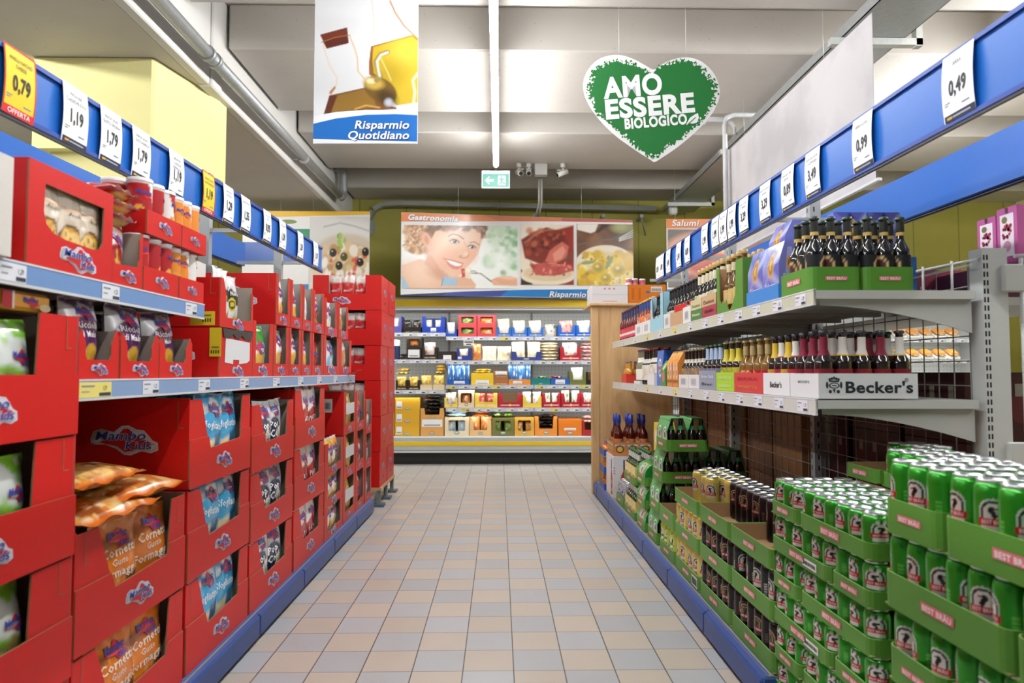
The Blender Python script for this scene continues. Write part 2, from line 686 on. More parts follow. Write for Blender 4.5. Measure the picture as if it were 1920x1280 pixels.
def mambo(mb, fn, cu, cv, w):
    """the snack maker's emblem: blue lettering on a red flash with a white border"""
    s = w
    k = .62 * w
    blob = [(-.50, .02), (-.46, .20), (-.34, .26), (-.16, .18), (-.04, .33), (.06, .34), (.18, .24), (.29, .22), (.36, .10), (.42, -.02), (.50, -.08), (.51, -.26), (.40, -.33), (.26, -.28), (.10, -.38), (.00, -.36), (-.12, -.22), (-.28, -.12), (-.42, -.12), (-.49, -.08)]
    mb.poly([(cu + x * s, cv + y * k) for x, y in blob], fn, lin('DCDCE4'), 1)
    mb.poly([(cu + x * s * .95, cv + y * k * .91) for x, y in blob], fn, lin('B9BDD6'), 2)
    mb.poly([(cu + x * s * .92, cv + y * k * .85) for x, y in blob], fn, lin('D9D8E0'), 3)
    flash = [(-.38, -.06), (-.10, .08), (-.01, .26), (.06, .27), (.20, .08), (.46, -.12), (.30, -.20), (.14, -.27), (.02, -.30), (-.10, -.16)]
    mb.poly([(cu + x * s, cv + y * k) for x, y in flash], fn, lin('C8202A'), 4)
    for col, bold, ly, dw in ((lin('E4E3EA'), .05, 5, .03), (BLUE_INK, .014, 6, 0)):
        mb.text('Mambo', fn, cu - .05 * s, cv + .0 * k, .29 * k, col, ly, bold=bold, shear=.22, width=(.74 + dw) * s)
        mb.text('Kids', fn, cu + .22 * s, cv - .23 * k, .27 * k, col, ly, bold=bold, shear=.15, width=(.38 + dw) * s)


def ellipse_pts(cx, cy, rx, ry, n=16):
    return [(cx + rx * math.cos(2 * PI * k / n), cy + ry * math.sin(2 * PI * k / n)) for k in range(n)]


def round_rect(x0, x1, y0, y1, r, n=4):
    out = []
    for cx, cy, a0 in ((x1 - r, y0 + r, -PI / 2), (x1 - r, y1 - r, 0), (x0 + r, y1 - r, PI / 2), (x0 + r, y0 + r, PI)):
        for k in range(n + 1):
            a = a0 + PI / 2 * k / n
            out.append((cx + r * math.cos(a), cy + r * math.sin(a)))
    return out


CT = 0.004  # board thickness


def slot(mb, fn, u, v, w, h, flip=1):
    """a die-cut locking tab: a thin L of bare board"""
    t = 0.0022
    mb.rect(u, u + t, v - h, v, fn, EDGE, 1)
    a, b = (u, u + w) if flip > 0 else (u - w, u)
    mb.rect(a, b, v - h, v - h + t, fn, EDGE, 1)


def shell(mb, w, d, h, out, inn, hb=None, hl=None, hr=None, y0=0.0):
    """bottom, back and two sides of a carton (front left open)"""
    hb = hb or h
    hl = hl or h
    hr = hr or h
    mb.box(0, w, y0, d, 0, CT, out, cols={'t': inn})
    mb.box(0, w, d - CT, d, CT, hb, out, cols={'f': inn, 't': EDGE})
    mb.box(0, CT, y0, d - CT, CT, hl, out, cols={'r': inn, 't': EDGE})
    mb.box(w - CT, w, y0, d - CT, CT, hr, out, cols={'l': inn, 't': EDGE})


def carton(name, label, cat, loc, rz, w, d, h, front, group, out=RED, inn=RED_IN, holes=(), logo=None, sidelogo=None, flaps=None, lid=False, seam=None, key=None, hs=None, decor=None, backh=None):
    """display carton: body, die-cut front panel, optional corner flaps and lid"""
    t = thing(name, label, cat, loc, rz, group)
    key = key or (name, round(w, 3), round(d, 3), round(h, 3), str(front), str(holes), str(logo), str(sidelogo), str(flaps), lid, str(seam), out)

    def body():
        mb = MB()
        shell(mb, w, d, h, out, inn, hb=backh, hl=hs, hr=hs, y0=CT)
        if sidelogo:
            for fn, in ((side_l(d),), (side_r(w),)):
                mambo(mb, fn, d * .49, h * .55, d * sidelogo)
                mb.poly(round_rect(d * .39, d * .57, h * .20, h * .27, h * .06), fn, lin('1A1714'), 1)
                slot(mb, fn, d * .9, h * .97, .02, h * .3)
        return mb.mesh(name + '_body', ['cardboard'])
    obj('body', cached(('b',) + tuple([str(key)]), body), t)

    def fr():
        mb = MB()
        mb.prism([front] + [list(q) for q in holes], lambda u, v, k: (u, k, v), CT, out, EDGE, inn)
        if seam:
            for (a, b_, z) in seam:
                mb.rect(a, b_, z, z + .0022, FRONT, lin('8E4A3A') if out == RED else EDGE, 1)
        if logo:
            mambo(mb, FRONT, *logo)
        if decor:
            decor(mb, w, h)
        return mb.mesh(name + '_front', ['cardboard'])
    obj('front_panel', cached(('f', str(key)), fr), t)
    if flaps:
        def fl(side):
            mb = MB()
            for pts in (flaps[side],):
                mb.prism([pts], lambda u, v, k: (u, CT + .0005 + k, v), CT, out, EDGE, inn)
                us = [p[0] for p in pts]
                top = max(p[1] for p in pts)
                if side == 0:
                    slot(mb, front_at(CT), w * .07, top - .004, .02, h * .26, 1)
                else:
                    slot(mb, front_at(CT), w * .92, top - .004, .02, h * .26, 1)
            return mb.mesh(name + '_flap', ['cardboard'])
        for side in (0, 1):
            obj('corner_flap', cached(('fl', str(key), side), lambda: fl(side)), t)
    if lid:
        def ld():
            mb = MB()
            mb.box(0, w, 0, d, h, h + CT, out, cols={'b': inn})
            return mb.mesh(name + '_lid', ['cardboard'])
        obj('lid', cached(('l', str(key)), ld), t)
    return t


# ---------------------------------------------------------------- printed bags
def smooth_noise(U, V, seed, n=10, lo=2, hi=9):
    r = np.random.default_rng(seed)
    out = np.zeros(len(U))
    for _ in range(n):
        a = r.uniform(0, 2 * PI)
        f = r.uniform(lo, hi)
        ph = r.uniform(0, 2 * PI)
        x = U * math.cos(a) + V * math.sin(a)
        out += (1 - np.abs(np.sin(f * x * PI / 2 + ph)) * 2) / (f ** 0.7)
    return out / n * 2


def bag_surface(w, h, t, seed, crumple, lump):
    def f(U, V, sgn=-1):
        U = np.asarray(U, float); V = np.asarray(V, float)
        e = np.clip(V, 0, 1)
        prof = np.clip(np.sin(PI * np.clip((e - 0.05) / 0.9, 0, 1)), 0, 1) ** 0.45
        cross = np.clip(1 - np.abs(2 * U - 1) ** 2.6, 0, 1) ** 0.6
        nz = smooth_noise(U + (3 if sgn > 0 else 0), V * h / w, seed)
        n2 = smooth_noise(U, V, seed + 5, 6, 1, 3)
        x = (U - .5) * w * (1 - .07 * prof * 1.0 + .03 * n2)
        y = sgn * t / 2 * prof * cross * (1 + .25 * n2) + nz * crumple * prof * cross * sgn
        if lump:
            ln = smooth_noise(U * 2.2, V * 2.2, seed + 9, 12, 5, 12)
            y = y + sgn * ln * lump * prof * cross
        seal = np.clip(1 - np.minimum(e, 1 - e) / 0.06, 0, 1)
        y = y + seal * .006 * np.sin(U * 17 + seed) + (e > .9) * (e - .9) * .25 * t * math.sin(seed * 1.7)
        z = e * h + .012 * n2 * h * (e > .5)
        return np.stack([x, y, z], 1)
    return f


def bag_mesh(design, w, h, t, seed, crumple=.010, lump=0.0, nu=30, nv=40):
    paint, texts = DESIGNS[design]

    def make():
        mb = MB()
        f = bag_surface(w, h, t, seed, crumple, lump)
        mb.grid(nu, nv, lambda U, V: f(U, V, -1), lambda U, V: paint(U, V, seed))
        n0 = len(mb.v)
        mb.grid(12, 16, lambda U, V: f(1 - U, V, 1), lambda U, V: paint(1 - U, V, seed + 1))

        def tfn(u, v, l=0):
            uu, vv = u / w + .5, v / h
            p = f(np.array([uu]), np.array([vv]))[0]
            return (p[0], p[1] - .0012 - l * .6, p[2])
        for tx in texts:
            s, cu, cv, hh, col, bold, wid = tx[:7]
            if s == 'LOGO':
                logo_fast(mb, f, w, h, cu, cv, wid)
                continue
            V, F, x0, x1 = text_tris(s, bold, 1)
            sx = wid * w / (x1 - x0) if wid else hh * h
            rot = tx[7] if len(tx) > 7 else 0
            a = (V[:, 0] - (x0 + x1) / 2) * sx
            b_ = V[:, 1] * hh * h
            px = cu * w + a * math.cos(rot) - b_ * math.sin(rot)
            pz = cv * h + a * math.sin(rot) + b_ * math.cos(rot)
            uu, vv = px / w, pz / h
            keep_min, keep_max = uu.min(), uu.max()
            P = f(np.clip(uu, .02, .98), np.clip(vv, .02, .98))
            i0 = len(mb.v)
            for p in P:
                mb.v.append((p[0], p[1] - .0018, p[2]))
            for q in F:
                mb.idx([i0 + i for i in q], lin(col))
        return mb.mesh('bag_' + design, ['film'])
    return cached(('bag', design, round(w, 3), round(h, 3), round(t, 3), seed, lump), make)


def logo_fast(mb, f, w, h, cu, cv, wid):
    def fn(u, v, l=0):
        p = f(np.array([np.clip(u / w, .02, .98)]), np.array([np.clip(v / h, .02, .98)]))[0]
        return (p[0], p[1] - .0018 - l, p[2])
    s = wid * w
    flash = [(-.5, -.06), (-.2, .12), (0, .3), (.08, .3), (.3, .08), (.5, -.12), (.3, -.26), (.02, -.34), (-.1, -.14)]
    mb.poly([(cu * w + x * s, cv * h + y * s * .8) for x, y in flash], fn, lin('D22A3A'), 1)
    mb.text('Mambo', fn, cu * w - .05 * s, cv * h - .02 * s, .3 * s, lin('3A49A5'), 2, bold=.03, shear=.15, width=.9 * s)
    mb.text('Kids', fn, cu * w + .24 * s, cv * h - .24 * s, .24 * s, lin('3A49A5'), 2, bold=.03, shear=.12, width=.46 * s)


DESIGNS = {}


def design(name, texts=()):
    def deco(fn):
        def paint(U, V, seed):
            p = Paint(U, V, 'FFFFFF')
            fn(p, seed)
            m = np.clip((np.maximum(.035 - V, V - .965)) / .01, 0, 1)
            return p.C
        DESIGNS[name] = (paint, texts)
        return fn
    return deco


@design('riccioli', [('LOGO', .5, .80, .1, '', 0, .5), ('Riccioli', .5, .60, .13, 'F2EEF2', .02, .66), ('di Mais', .48, .48, .12, 'F2EEF2', .02, .52)])
def _(p, s):
    p.mix(p.X * 0 + 1, 'E7E6EC')
    p.ell(.55, .48, .52, .30, '5A2360', .06)
    p.poly([(-.1, .05), (.5, .25), (1.1, .1), (1.1, .5), (-.1, .5)], '5A2360', .03)
    p.poly([(.0, .93), (.3, .86), (.5, .95), (.8, .86), (1, .93), (1, 1), (0, 1)], '6B3274', .03)
    p.ell(.60, .27, .2, .13, 'D9A93C', .2); p.ell(.38, .22, .12, .09, 'E3BB55', .2); p.ell(.7, .2, .1, .1, 'C9922C', .2)
    p.ell(.1, .15, .25, .12, 'E7E6EC', .2); p.poly([(0, 0), (1, 0), (1, .06), (0, .06)], '5A2360', .02)


@design('cornetti', [('LOGO', .5, .83, .1, '', 0, .44), ('Cornetti', .5, .655, .135, 'F7E4CF', .02, .72), ('Gusto', .5, .56, .10, 'F7E4CF', .01, .34), ('Formaggio', .5, .44, .135, 'F7E4CF', .02, .86)])
def _(p, s):
    p.mix(p.X * 0 + 1, 'E07A22')
    p.poly([(.0, .72), (.35, .76), (1, .70), (1, .88), (.5, .80), (0, .9)], '9C5226', .05)
    p.poly([(.2, .0), (.62, .42), (.9, .43), (1, .2), (1, 0)], '8C4820', .05)
    p.ell(.80, .14, .22, .2, 'E4B46A', .25); p.ell(.62, .08, .14, .1, 'D79A4E', .3); p.ell(.2, .2, .18, .2, 'EC8E34', .4)
    p.blobs(10, (0, 1, .9, 1), (.03, .08), ['F09A48', 'C9601A'], .6, s, .6)
    p.blobs(14, (0, 1, 0, 1), (.02, .05), ['F4B27A', 'F0A055'], .9, s + 3, .5)


@design('cornetti_back', [])
def _(p, s):
    p.mix(p.X * 0 + 1, 'D67F34')
    p.blobs(30, (0, 1, .05, .95), (.07, .17), ['E6BE7A', 'B87838', '8E4A1E', 'E9A25C', 'F2D69A', 'D8741E'], .3, s, .95)
    p.blobs(40, (0, 1, 0, .35), (.02, .05), ['F2C878', 'F6E2B8', 'E09A48'], .6, s + 2, .9)
    p.poly([(0, .0), (1, 0), (1, .05), (0, .07)], 'E2701C', .03); p.poly([(0, .92), (1, .94), (1, 1), (0, 1)], 'DE6F1C', .05)


@design('sfogliatine', [('LOGO', .55, .80, .1, '', 0, .46), ('Sfogliatine', .5, .57, .13, 'E9F4FA', .02, .84, -.06)])
def _(p, s):
    p.mix(p.X * 0 + 1, 'E9EEF4')
    p.ell(.45, .52, .56, .26, '38A3D6', .05)
    p.poly([(.0, .40), (.55, .45), (.42, .0), (.0, .1)], 'EAD9AE', .04)
    p.poly([(.40, .0), (.52, .5), (.85, .52), (.62, .2), (.55, 0)], '2F6E96', .04)
    p.poly([(.55, 0), (.66, .25), (.9, .5), (1, .45), (1, 0)], 'E8D8AC', .04)
    p.poly([(0, .90), (.3, .84), (.55, .96), (1, .86), (1, 1), (0, 1)], '3FA9DC', .03)
    p.poly([(.78, .98), (.92, .98), (.98, .6), (.85, .62)], '45AEE0', .03)


@design('popcorn', [('LOGO', .42, .84, .1, '', 0, .55), ('Pop', .36, .55, .17, 'F2F2F0', .03, .5), ('Corn', .42, .40, .17, 'F2F2F0', .03, .62)])
def _(p, s):
    p.mix(p.X * 0 + 1, 'DCDCDC')
    p.ell(.38, .45, .44, .27, '1C2A4E', .05)
    p.blobs(50, (.45, 1, .0, .5), (.035, .07), ['EFE9D6', 'DDD3B4', 'F6F2E4', 'C9BC98'], .5, s)
    p.poly([(0, 0), (.45, 0), (.3, .16), (0, .2)], '1C2A4E', .04)
    p.poly([(.86, 0), (1, 0), (1, 1), (.9, 1)], '22325C', .03)


@design('patatine', [('LOGO', .5, .70, .1, '', 0, .5), ('PATA', .5, .36, .12, 'F4E8E8', .02, .6), ('TINE', .5, .25, .12, 'F4E8E8', .02, .6)])
def _(p, s):
    p.mix(p.X * 0 + 1, 'EEE6E4')
    p.poly([(0, 0), (1, 0), (1, .55), (.5, .62), (0, .50)], 'B0161C', .03)
    p.ell(.32, .12, .24, .12, 'D9AC52', .3); p.ell(.72, .08, .2, .1, 'C8923A', .3)
    p.ell(.5, .95, .14, .06, 'C81C22', .3); p.ell(.85, .8, .12, .1, 'DCD2D0', .4)


@design('patatine_strip', [('LOGO', .5, .66, .1, '', 0, .55)])
def _(p, s):
    p.mix(p.X * 0 + 1, 'E8E0DE')
    p.poly([(0, 0), (1, 0), (1, .42), (.6, .58), (.4, .58), (0, .42)], 'A81A1E', .03)
    p.ell(.5, .2, .33, .14, 'D6B060', .2); p.poly([(0, .88), (1, .84), (1, .93), (0, .97)], 'B01C22', .02)
    p.poly([(.44, .5), (.5, .3), (.56, .3), (.5, .5)], 'E3C13C', .02)


@design('giallo', [('LOGO', .5, .62, .1, '', 0, .62)])
def _(p, s):
    p.mix(p.X * 0 + 1, 'EDEAE6')
    p.poly([(0, .66), (.4, .74), (1, .62), (1, .92), (0, .96)], 'F0A51E', .04)
    p.poly([(0, .16), (1, .22), (1, .42), (0, .34)], 'EFA21E', .04)
    p.blobs(9, (.1, .9, .05, .35), (.06, .13), ['F2C56A', 'D9962C', 'EEE8DC'], .4, s)
    p.ell(.2, .84, .1, .06, 'F4D04A', .3)


@design('verde', [('LOGO', .76, .66, .1, '', 0, .34)])
def _(p, s):
    p.mix(p.X * 0 + 1, '77B42E')
    p.poly([(.28, 1), (.20, .74), (.02, .60), (.02, .54), (.5, .60), (1, .50), (1, .80), (.72, .84), (.60, 1)], 'D5DAD8', .04)
    p.poly([(.34, 1), (.38, .84), (.52, .86), (.54, 1)], '86C23A', .04)
    p.poly([(.12, .02), (.88, .02), (.84, .46), (.5, .54), (.16, .44)], '6D6434', .1)
    p.blobs(34, (.15, .85, .04, .48), (.05, .1), ['B9A768', '8C7E44', 'CFC088', '5E5426'], .4, s)
    p.blobs(8, (0, 1, .6, 1), (.04, .09), ['8FCB48', '5E9E20', 'E4E8E6'], .7, s + 1, .6)


@design('anelli', [('CHEESE', .5, .84, .07, 'E39A50', .02, .62), ('Anelli', .55, .62, .06, '4A3A34', .0, .40)])
def _(p, s):
    p.mix(p.X * 0 + 1, 'DCCDBB')
    p.ell(.46, .26, .40, .26, '6A4630', .04); p.ell(.46, .25, .36, .23, 'D8A544', .1)
    r = random.Random(s)
    for _ in range(9):
        x, y = r.uniform(.2, .72), r.uniform(.10, .40)
        p.ell(x, y, .12, .08, 'EDC777', .3); p.ell(x, y, .045, .03, 'A9742A', .4)
    p.line([(.15, .70), (.45, .68), (.9, .72)], .02, 'E29A54', .02)


@design('nero', [('Nero', .5, .62, .12, 'E8E8E4', .03, .6)])
def _(p, s):
    p.mix(p.X * 0 + 1, 'D5D7D8')
    p.poly([(0, .40), (1, .44), (1, .74), (.6, .66), (.3, .76), (0, .68)], '1E1C1C', .03)
    p.ell(.3, .44, .24, .13, 'D5C22E', .06); p.ell(.3, .44, .17, .09, '2A2618', .1); p.ell(.3, .44, .10, .05, 'CDBB3A', .2)
    p.ell(.5, .13, .2, .1, 'D8B44A', .3); p.ell(.78, .2, .13, .08, 'CBA23C', .3)
    p.blobs(6, (0, 1, .78, .95), (.04, .1), ['F4F4F4', 'A8ACB0'], .6, s)


@design('bianco', [('LOGO', .5, .70, .1, '', 0, .6)])
def _(p, s):
    p.mix(p.X * 0 + 1, 'E9E9E9')
    p.ell(.5, .36, .3, .16, 'E3A93A', .3); p.poly([(0, .05), (1, .1), (1, .16), (0, .12)], 'CC2A30', .02)
    p.ell(.3, .18, .16, .1, 'D98E2C', .3)


@design('bianco_verde', [('LOGO', .5, .55, .1, '', 0, .6)])
def _(p, s):
    p.mix(p.X * 0 + 1, 'EDEEEC'); p.poly([(0, .66), (1, .6), (1, 1), (0, 1)], '3E8E3A', .05)
    p.ell(.5, .3, .3, .15, 'E2B03C', .3); p.poly([(0, 0), (1, 0), (1, .14), (0, .1)], '4B9A40', .05)


@design('bianco_rosso', [('LOGO', .5, .75, .1, '', 0, .6)])
def _(p, s):
    p.mix(p.X * 0 + 1, 'EDEBEA'); p.poly([(.2, .0), (1, .1), (1, .55), (.6, .5)], 'C2202A', .05)
    p.ell(.45, .3, .26, .2, 'E7BE62', .3)


@design('azzurro', [('LOGO', .5, .7, .1, '', 0, .55)])
def _(p, s):
    p.mix(p.X * 0 + 1, 'DDE8EE'); p.blobs(8, (0, 1, 0, 1), (.08, .2), ['5FB4DC', 'EFF4F6', '2F86B8', 'E8D8AE'], .4, s, .9)


@design('rosso_lucido', [('LOGO', .5, .5, .1, '', 0, .6)])
def _(p, s):
    p.mix(p.X * 0 + 1, 'B5121A'); p.blobs(8, (0, 1, 0, 1), (.08, .2), ['D22A30', 'EFEDEC', 'D9B458', '3B49A2'], .4, s, .8)


@design('trasparente_rosso', [])
def _(p, s):
    p.mix(p.X * 0 + 1, 'DAD0CE'); p.poly([(0, 0), (1, 0), (1, .72), (0, .76)], 'BE1A20', .05)
    p.poly([(.15, .44), (.85, .46), (.85, .5), (.15, .48)], 'E8D6D4', .02); p.ell(.5, .12, .3, .12, 'D6AC54', .3)
    p.blobs(6, (0, 1, .75, 1), (.05, .12), ['F2ECEA', 'C9A8A6'], .6, s, .8)


@design('toast', [])
def _(p, s):
    p.mix(p.X * 0 + 1, 'C98A48'); p.blobs(12, (0, 1, 0, 1), (.05, .14), ['D9A45E', 'B06E30', 'E8C48A'], .4, s, .9)
    p.poly([(.0, .72), (1, .78), (1, 1), (0, 1)], 'E7E5E2', .05); p.poly([(.6, 0), (1, 0), (1, .7)], '28303A', .05)


def plain_design(name, base, blobs, seed_n=14, top=None, band=None):
    def fn(p, s):
        p.mix(p.X * 0 + 1, base)
        p.blobs(seed_n, (0, 1, .03, .97), (.05, .15), blobs, .45, s, .85)
        if top:
            p.poly([(0, .8), (1, .8), (1, 1), (0, 1)], top, .05)
        if band:
            p.poly([(0, band[0]), (1, band[0]), (1, band[1]), (0, band[1])], band[2], .03)
    design(name)(fn)


plain_design('crema', 'EDE5CE', ['F4EEDC', 'DCCFA8', 'F8F5EA', 'E6D9B6'])
plain_design('formaggio', 'F0EAD2', ['F8F4E2', 'E3D6AE', 'EFDFA8'], band=(.35, .55, 'EAEFF4'))
plain_design('bianco_latte', 'F1F1EE', ['FFFFFF', 'DDE3E6', 'F7F7F2'], band=(.5, .66, 'D8E2EA'))
plain_design('prosciutto', 'E7B8B2', ['F2D6D0', 'D58F8C', 'F6E6E2', 'C86F70'])
plain_design('salame', 'EDE4E0', ['D9B8B2', 'B96A62', 'F6F1EE', '8E3A38'])
plain_design('pane', 'C97A3A', ['E0A05A', 'B5602A', 'F0C48A', 'D98A48'])
plain_design('celeste', 'A8C4D4', ['CFE0EA', '7FA6BC', 'EAF2F6', 'E8D0A4'])
plain_design('insalata', '6E8E3A', ['8FB04E', '4F6E26', 'B5CB7C', 'D9DEC4'])
plain_design('nero_pack', '25211F', ['4A4440', 'CFC8BC', '6E4A34', '1A1817'])
plain_design('pasta_gialla', 'DDB94C', ['EED27A', 'C39A30', 'F3E2A2', 'A87C22'], 22)
plain_design('arancia', 'D87A2E', ['EFA04E', 'B85E1C', 'F4D09A'])
plain_design('blu_bianco', '2E6FB4', ['E8EEF4', '1E4F92', 'F0F4F8', '5B9AD0'], 12)
plain_design('verde_pack', '7FA85A', ['A9C98A', 'E6EBDD', '5E8C3C'], top='F0F2EC')
plain_design('mela', 'C93A24', ['E0603C', 'B22A1A', 'EFA07A', 'F0D8C8'])
plain_design('piadina', 'EFE3C4', ['F6EFDC', 'E1CF9E', 'C9A66A'])
plain_design('bianco_pack', 'E6E2DA', ['F6F5F2', 'CFC6B6', 'B89C78', '4A6A3A'])
plain_design('carne', 'C98436', ['E2B060', 'B06A26', 'E8C890'])


def bag(design, label, group, parent_loc, rz, w, h, t, seed, tilt=0.0, roll=0.0, lump=0.0, yaw=0.0, name='snack_bag', cat='bag of snacks', nu=26, nv=34):
    me = bag_mesh(design, w, h, t, seed, lump=lump, nu=nu, nv=nv)
    o = obj(name, me)
    o.location = parent_loc
    o.rotation_mode = 'ZYX' if False else 'XYZ'
    o.rotation_euler = (tilt, roll, rz + yaw)
    return tag(o, label, cat, group)


# ---------------------------------------------------------------- cans
def can_paint(kind, H, R):
    base, arch, inner, fig, band = {
        'green': ('2A9420', 'DCDDD6', '1B4A2A', 'DAD8D0', 'C02430'), 'yellow': ('DCCB6C', 'D9D8CC', '28406A', 'DCDACC', 'B83040'), 'black': ('191718', 'B9A070', '201E20', '6A5A3A', '8C1E30'),
        'dark_green': ('222C29', 'C9CCC2', '1E3A30', 'C8C4B8', 'B02838'), 'lime': ('B9CC3A', 'F2F2E2', '9EB82A', 'F0F0E0', '6A9A2A')}.get(kind, ('B9BCC2', '6E86A8', '8FA6C0', 'E0E2E6', '4A66A0'))
    L = {k: lin(k) for k in (base, arch, inner, fig, band, '1E1A18', '5FB84A', 'C9B657', '4A4440', 'A9ACA8', '3A302A')}
    W = .0235
    VR = min(W, .19 * H)

    def f(th, z):
        a = ((th + PI) % (2 * PI)) - PI            # badge centred on th = 0 and on the back
        c = base
        for sx in (a, (PI - abs(a)) * (1 if a > 0 else -1)):
            x = sx * R
            zc = .645 * H
            zb = .575 * H
            if z > zb and abs(x) < W * 1.05:
                d = math.hypot(x / W, (z - zc) / VR) if z > zc else abs(x) / W
                if d < 1:
                    c = arch if d > .86 else inner if d > .66 else arch if d > .56 else fig
                    if d < .54:
                        u, v = x / W, (z - zc) / VR
                        if math.hypot((u - .12) / .22, (v - .12) / .26) < 1 or math.hypot((u + .05) / .16, (v + .28) / .34) < 1 or (abs(u + .18) < .14 and abs(v - .22) < .10):
                            c = '1E1A18'
            if .485 * H < z <= .575 * H and abs(x) < W * 1.12:
                c = band
            if .40 * H < z <= .485 * H and abs(x) < W * .85:
                c = fig if kind != 'black' else '3A302A'
        if abs(abs(a) - PI / 2) < .20 and .2 < z / H < .62 and int(z / H * 60) % 3:
            c = {'green': '5FB84A', 'yellow': 'C9B657', 'black': '4A4440'}.get(kind, 'A9ACA8')
        return L[c]
    return f


CAN_R, CAN_H = .0305, .154


def can_meshes(kind, H):
    def body():
        mb = MB()
        R = CAN_R
        p = can_paint(kind, H, R)
        zs = [0, .004, .010]
        rs = [R * .80, R * .93, R]
        n = 46
        for k in range(1, n):
            zs.append(.010 + (H - .026 - .010) * k / (n - 1)); rs.append(R)
        zs += [H - .020, H - .012, H - .005]; rs += [R * .985, R * .93, R * .83]
        mb.lathe([(r, z, (1, 1, 1)) for r, z in zip(rs, zs)], n=80, paint=p)
        if kind in ('green', 'yellow', 'black', 'dark_green'):
            for a0 in (0, PI):
                fn = lambda u, v, l=0: ((R + l * .6) * math.cos(a0 + u / R), (R + l * .6) * math.sin(a0 + u / R), v)
                mb.text('BEST BRÄU', fn, 0, H * .507, H * .060, lin('EADCD6'), 1, bold=.03, width=.038)
        return mb.mesh('can_body', ['can_metal'])

    def lid():
        mb = MB()
        R = CAN_R
        c = lin('C9CBCF')
        mb.lathe([(R * .83, H - .005, c), (R * .86, H - .002, c), (R * .85, H, c), (R * .80, H, c), (R * .775, H - .005, c), (R * .70, H - .006, c), (R * .02, H - .0055, c)], n=24, cap=False)
        ring = []
        mb.poly(ellipse_pts(R * .12, 0, R * .42, R * .25, 14), lambda u, v, l=0: (u, v, H - .0035), lin('AEB1B6'))
        mb.poly(ellipse_pts(R * .28, 0, R * .16, R * .13, 10), lambda u, v, l=0: (u, v, H - .0030), lin('70737A'))
        return mb.mesh('can_lid', ['aluminium'])
    return cached(('canb', kind, H), body), cached(('canl', H), lid)


def can(kind, label, group, loc, spin, H=CAN_H, parts=True):
    bm_, lm = can_meshes(kind, H)
    t = thing('beer_can', label, 'can', loc, spin, group)
    obj('can_body', bm_, t)
    obj('can_lid', lm, t)
    return t


TRAY_GREEN = lin('52892E')


def can_tray(name, label, group, loc, rz, w, d, h, brand='BEST BRÄU', out=TRAY_GREEN, barcode=None, gap=None, cat='tray'):
    """shallow corrugated tray with rounded front corners and a pink brand strip"""
    t = thing(name, label, cat, loc, rz, group)

    def mk():
        mb = MB()
        mb.box(0.002, w - .002, 0.002, d - .002, 0, CT, out, cols={'t': KRAFT})
        r = min(.022, w * .12)
        pts = round_rect(0, w, 0, d, r, 3)
        inn = round_rect(.003, w - .003, .003, d - .003, r - .003, 3)
        n = len(pts)
        for k in range(n):
            (ax, ay), (bx, by) = pts[k], pts[(k + 1) % n]
            (cx, cy), (dx, dy) = inn[k], inn[(k + 1) % n]
            mb.face([(ax, ay, 0), (bx, by, 0), (bx, by, h), (ax, ay, h)], out)
            mb.face([(dx, dy, CT), (cx, cy, CT), (cx, cy, h), (dx, dy, h)], KRAFT)
            mb.face([(ax, ay, h), (bx, by, h), (dx, dy, h), (cx, cy, h)], lin('8FB866'))
        if gap:
            for fn, L in ((FRONT, w), (side_r(w), d)):
                mb.rect(L * gap, L * gap + .0025, 0, h, fn, lin('31451F'), 1)
        return mb.mesh(name, ['cardboard'])
    obj('tray_wall', cached(('tw', name, round(w, 3), round(d, 3), round(h, 3), out, gap), mk), t)

    def lb(side):
        mb = MB()
        pk = lin('D7707A')
        fn, L = ((FRONT, w), (side_r(w), d), (side_l(d), d))[side]
        ww = min(.10, L * .42)
        hh = ww * .19
        mb.rect(L / 2 - ww / 2, L / 2 + ww / 2, h * .52 - hh / 2, h * .52 + hh / 2, fn, pk, 2)
        mb.text(brand, fn, L / 2, h * .52 - hh * .32, hh * .82, lin('F6E4E2'), 3, bold=.03, width=ww * .88)
        return mb.mesh('brand_strip', ['paper'])
    for side in (0, 1):
        obj('brand_strip', cached(('tl', side, round(w, 3), round(d, 3), round(h, 3)), lambda: lb(side)), t)
    if barcode:
        mb = MB()
        u0 = w * barcode
        mb.rect(u0, u0 + .085, .008, h - .012, FRONT, WHITE, 2)
        rr = random.Random(3)
        x = u0 + .006
        while x < u0 + .077:
            ww = rr.choice((.002, .003, .005))
            mb.rect(x, x + ww, .014, h - .018, FRONT, INK, 3)
            x += ww + rr.choice((.002, .003))
        obj('barcode_label', mb.mesh('barcode_label', ['paper']), t)
    return t


# ---------------------------------------------------------------- bottles
def bottle_prof(H, R, neck=.30, shoulder=.20, rn=None):
    rn = rn or R * .42
    zb = H * (1 - neck - shoulder)
    pr = [(R * .86, 0), (R, .006)]
    pr += [(R, zb * .5), (R, zb)]
    for k in range(1, 7):
        t = k / 6
        s = t * t * (3 - 2 * t)
        pr.append((R + (rn - R) * s, zb + H * shoulder * t))
    pr += [(rn * .95, H * .9), (rn * .92, H * .955), (rn * 1.04, H * .96)]
    return pr, zb, rn


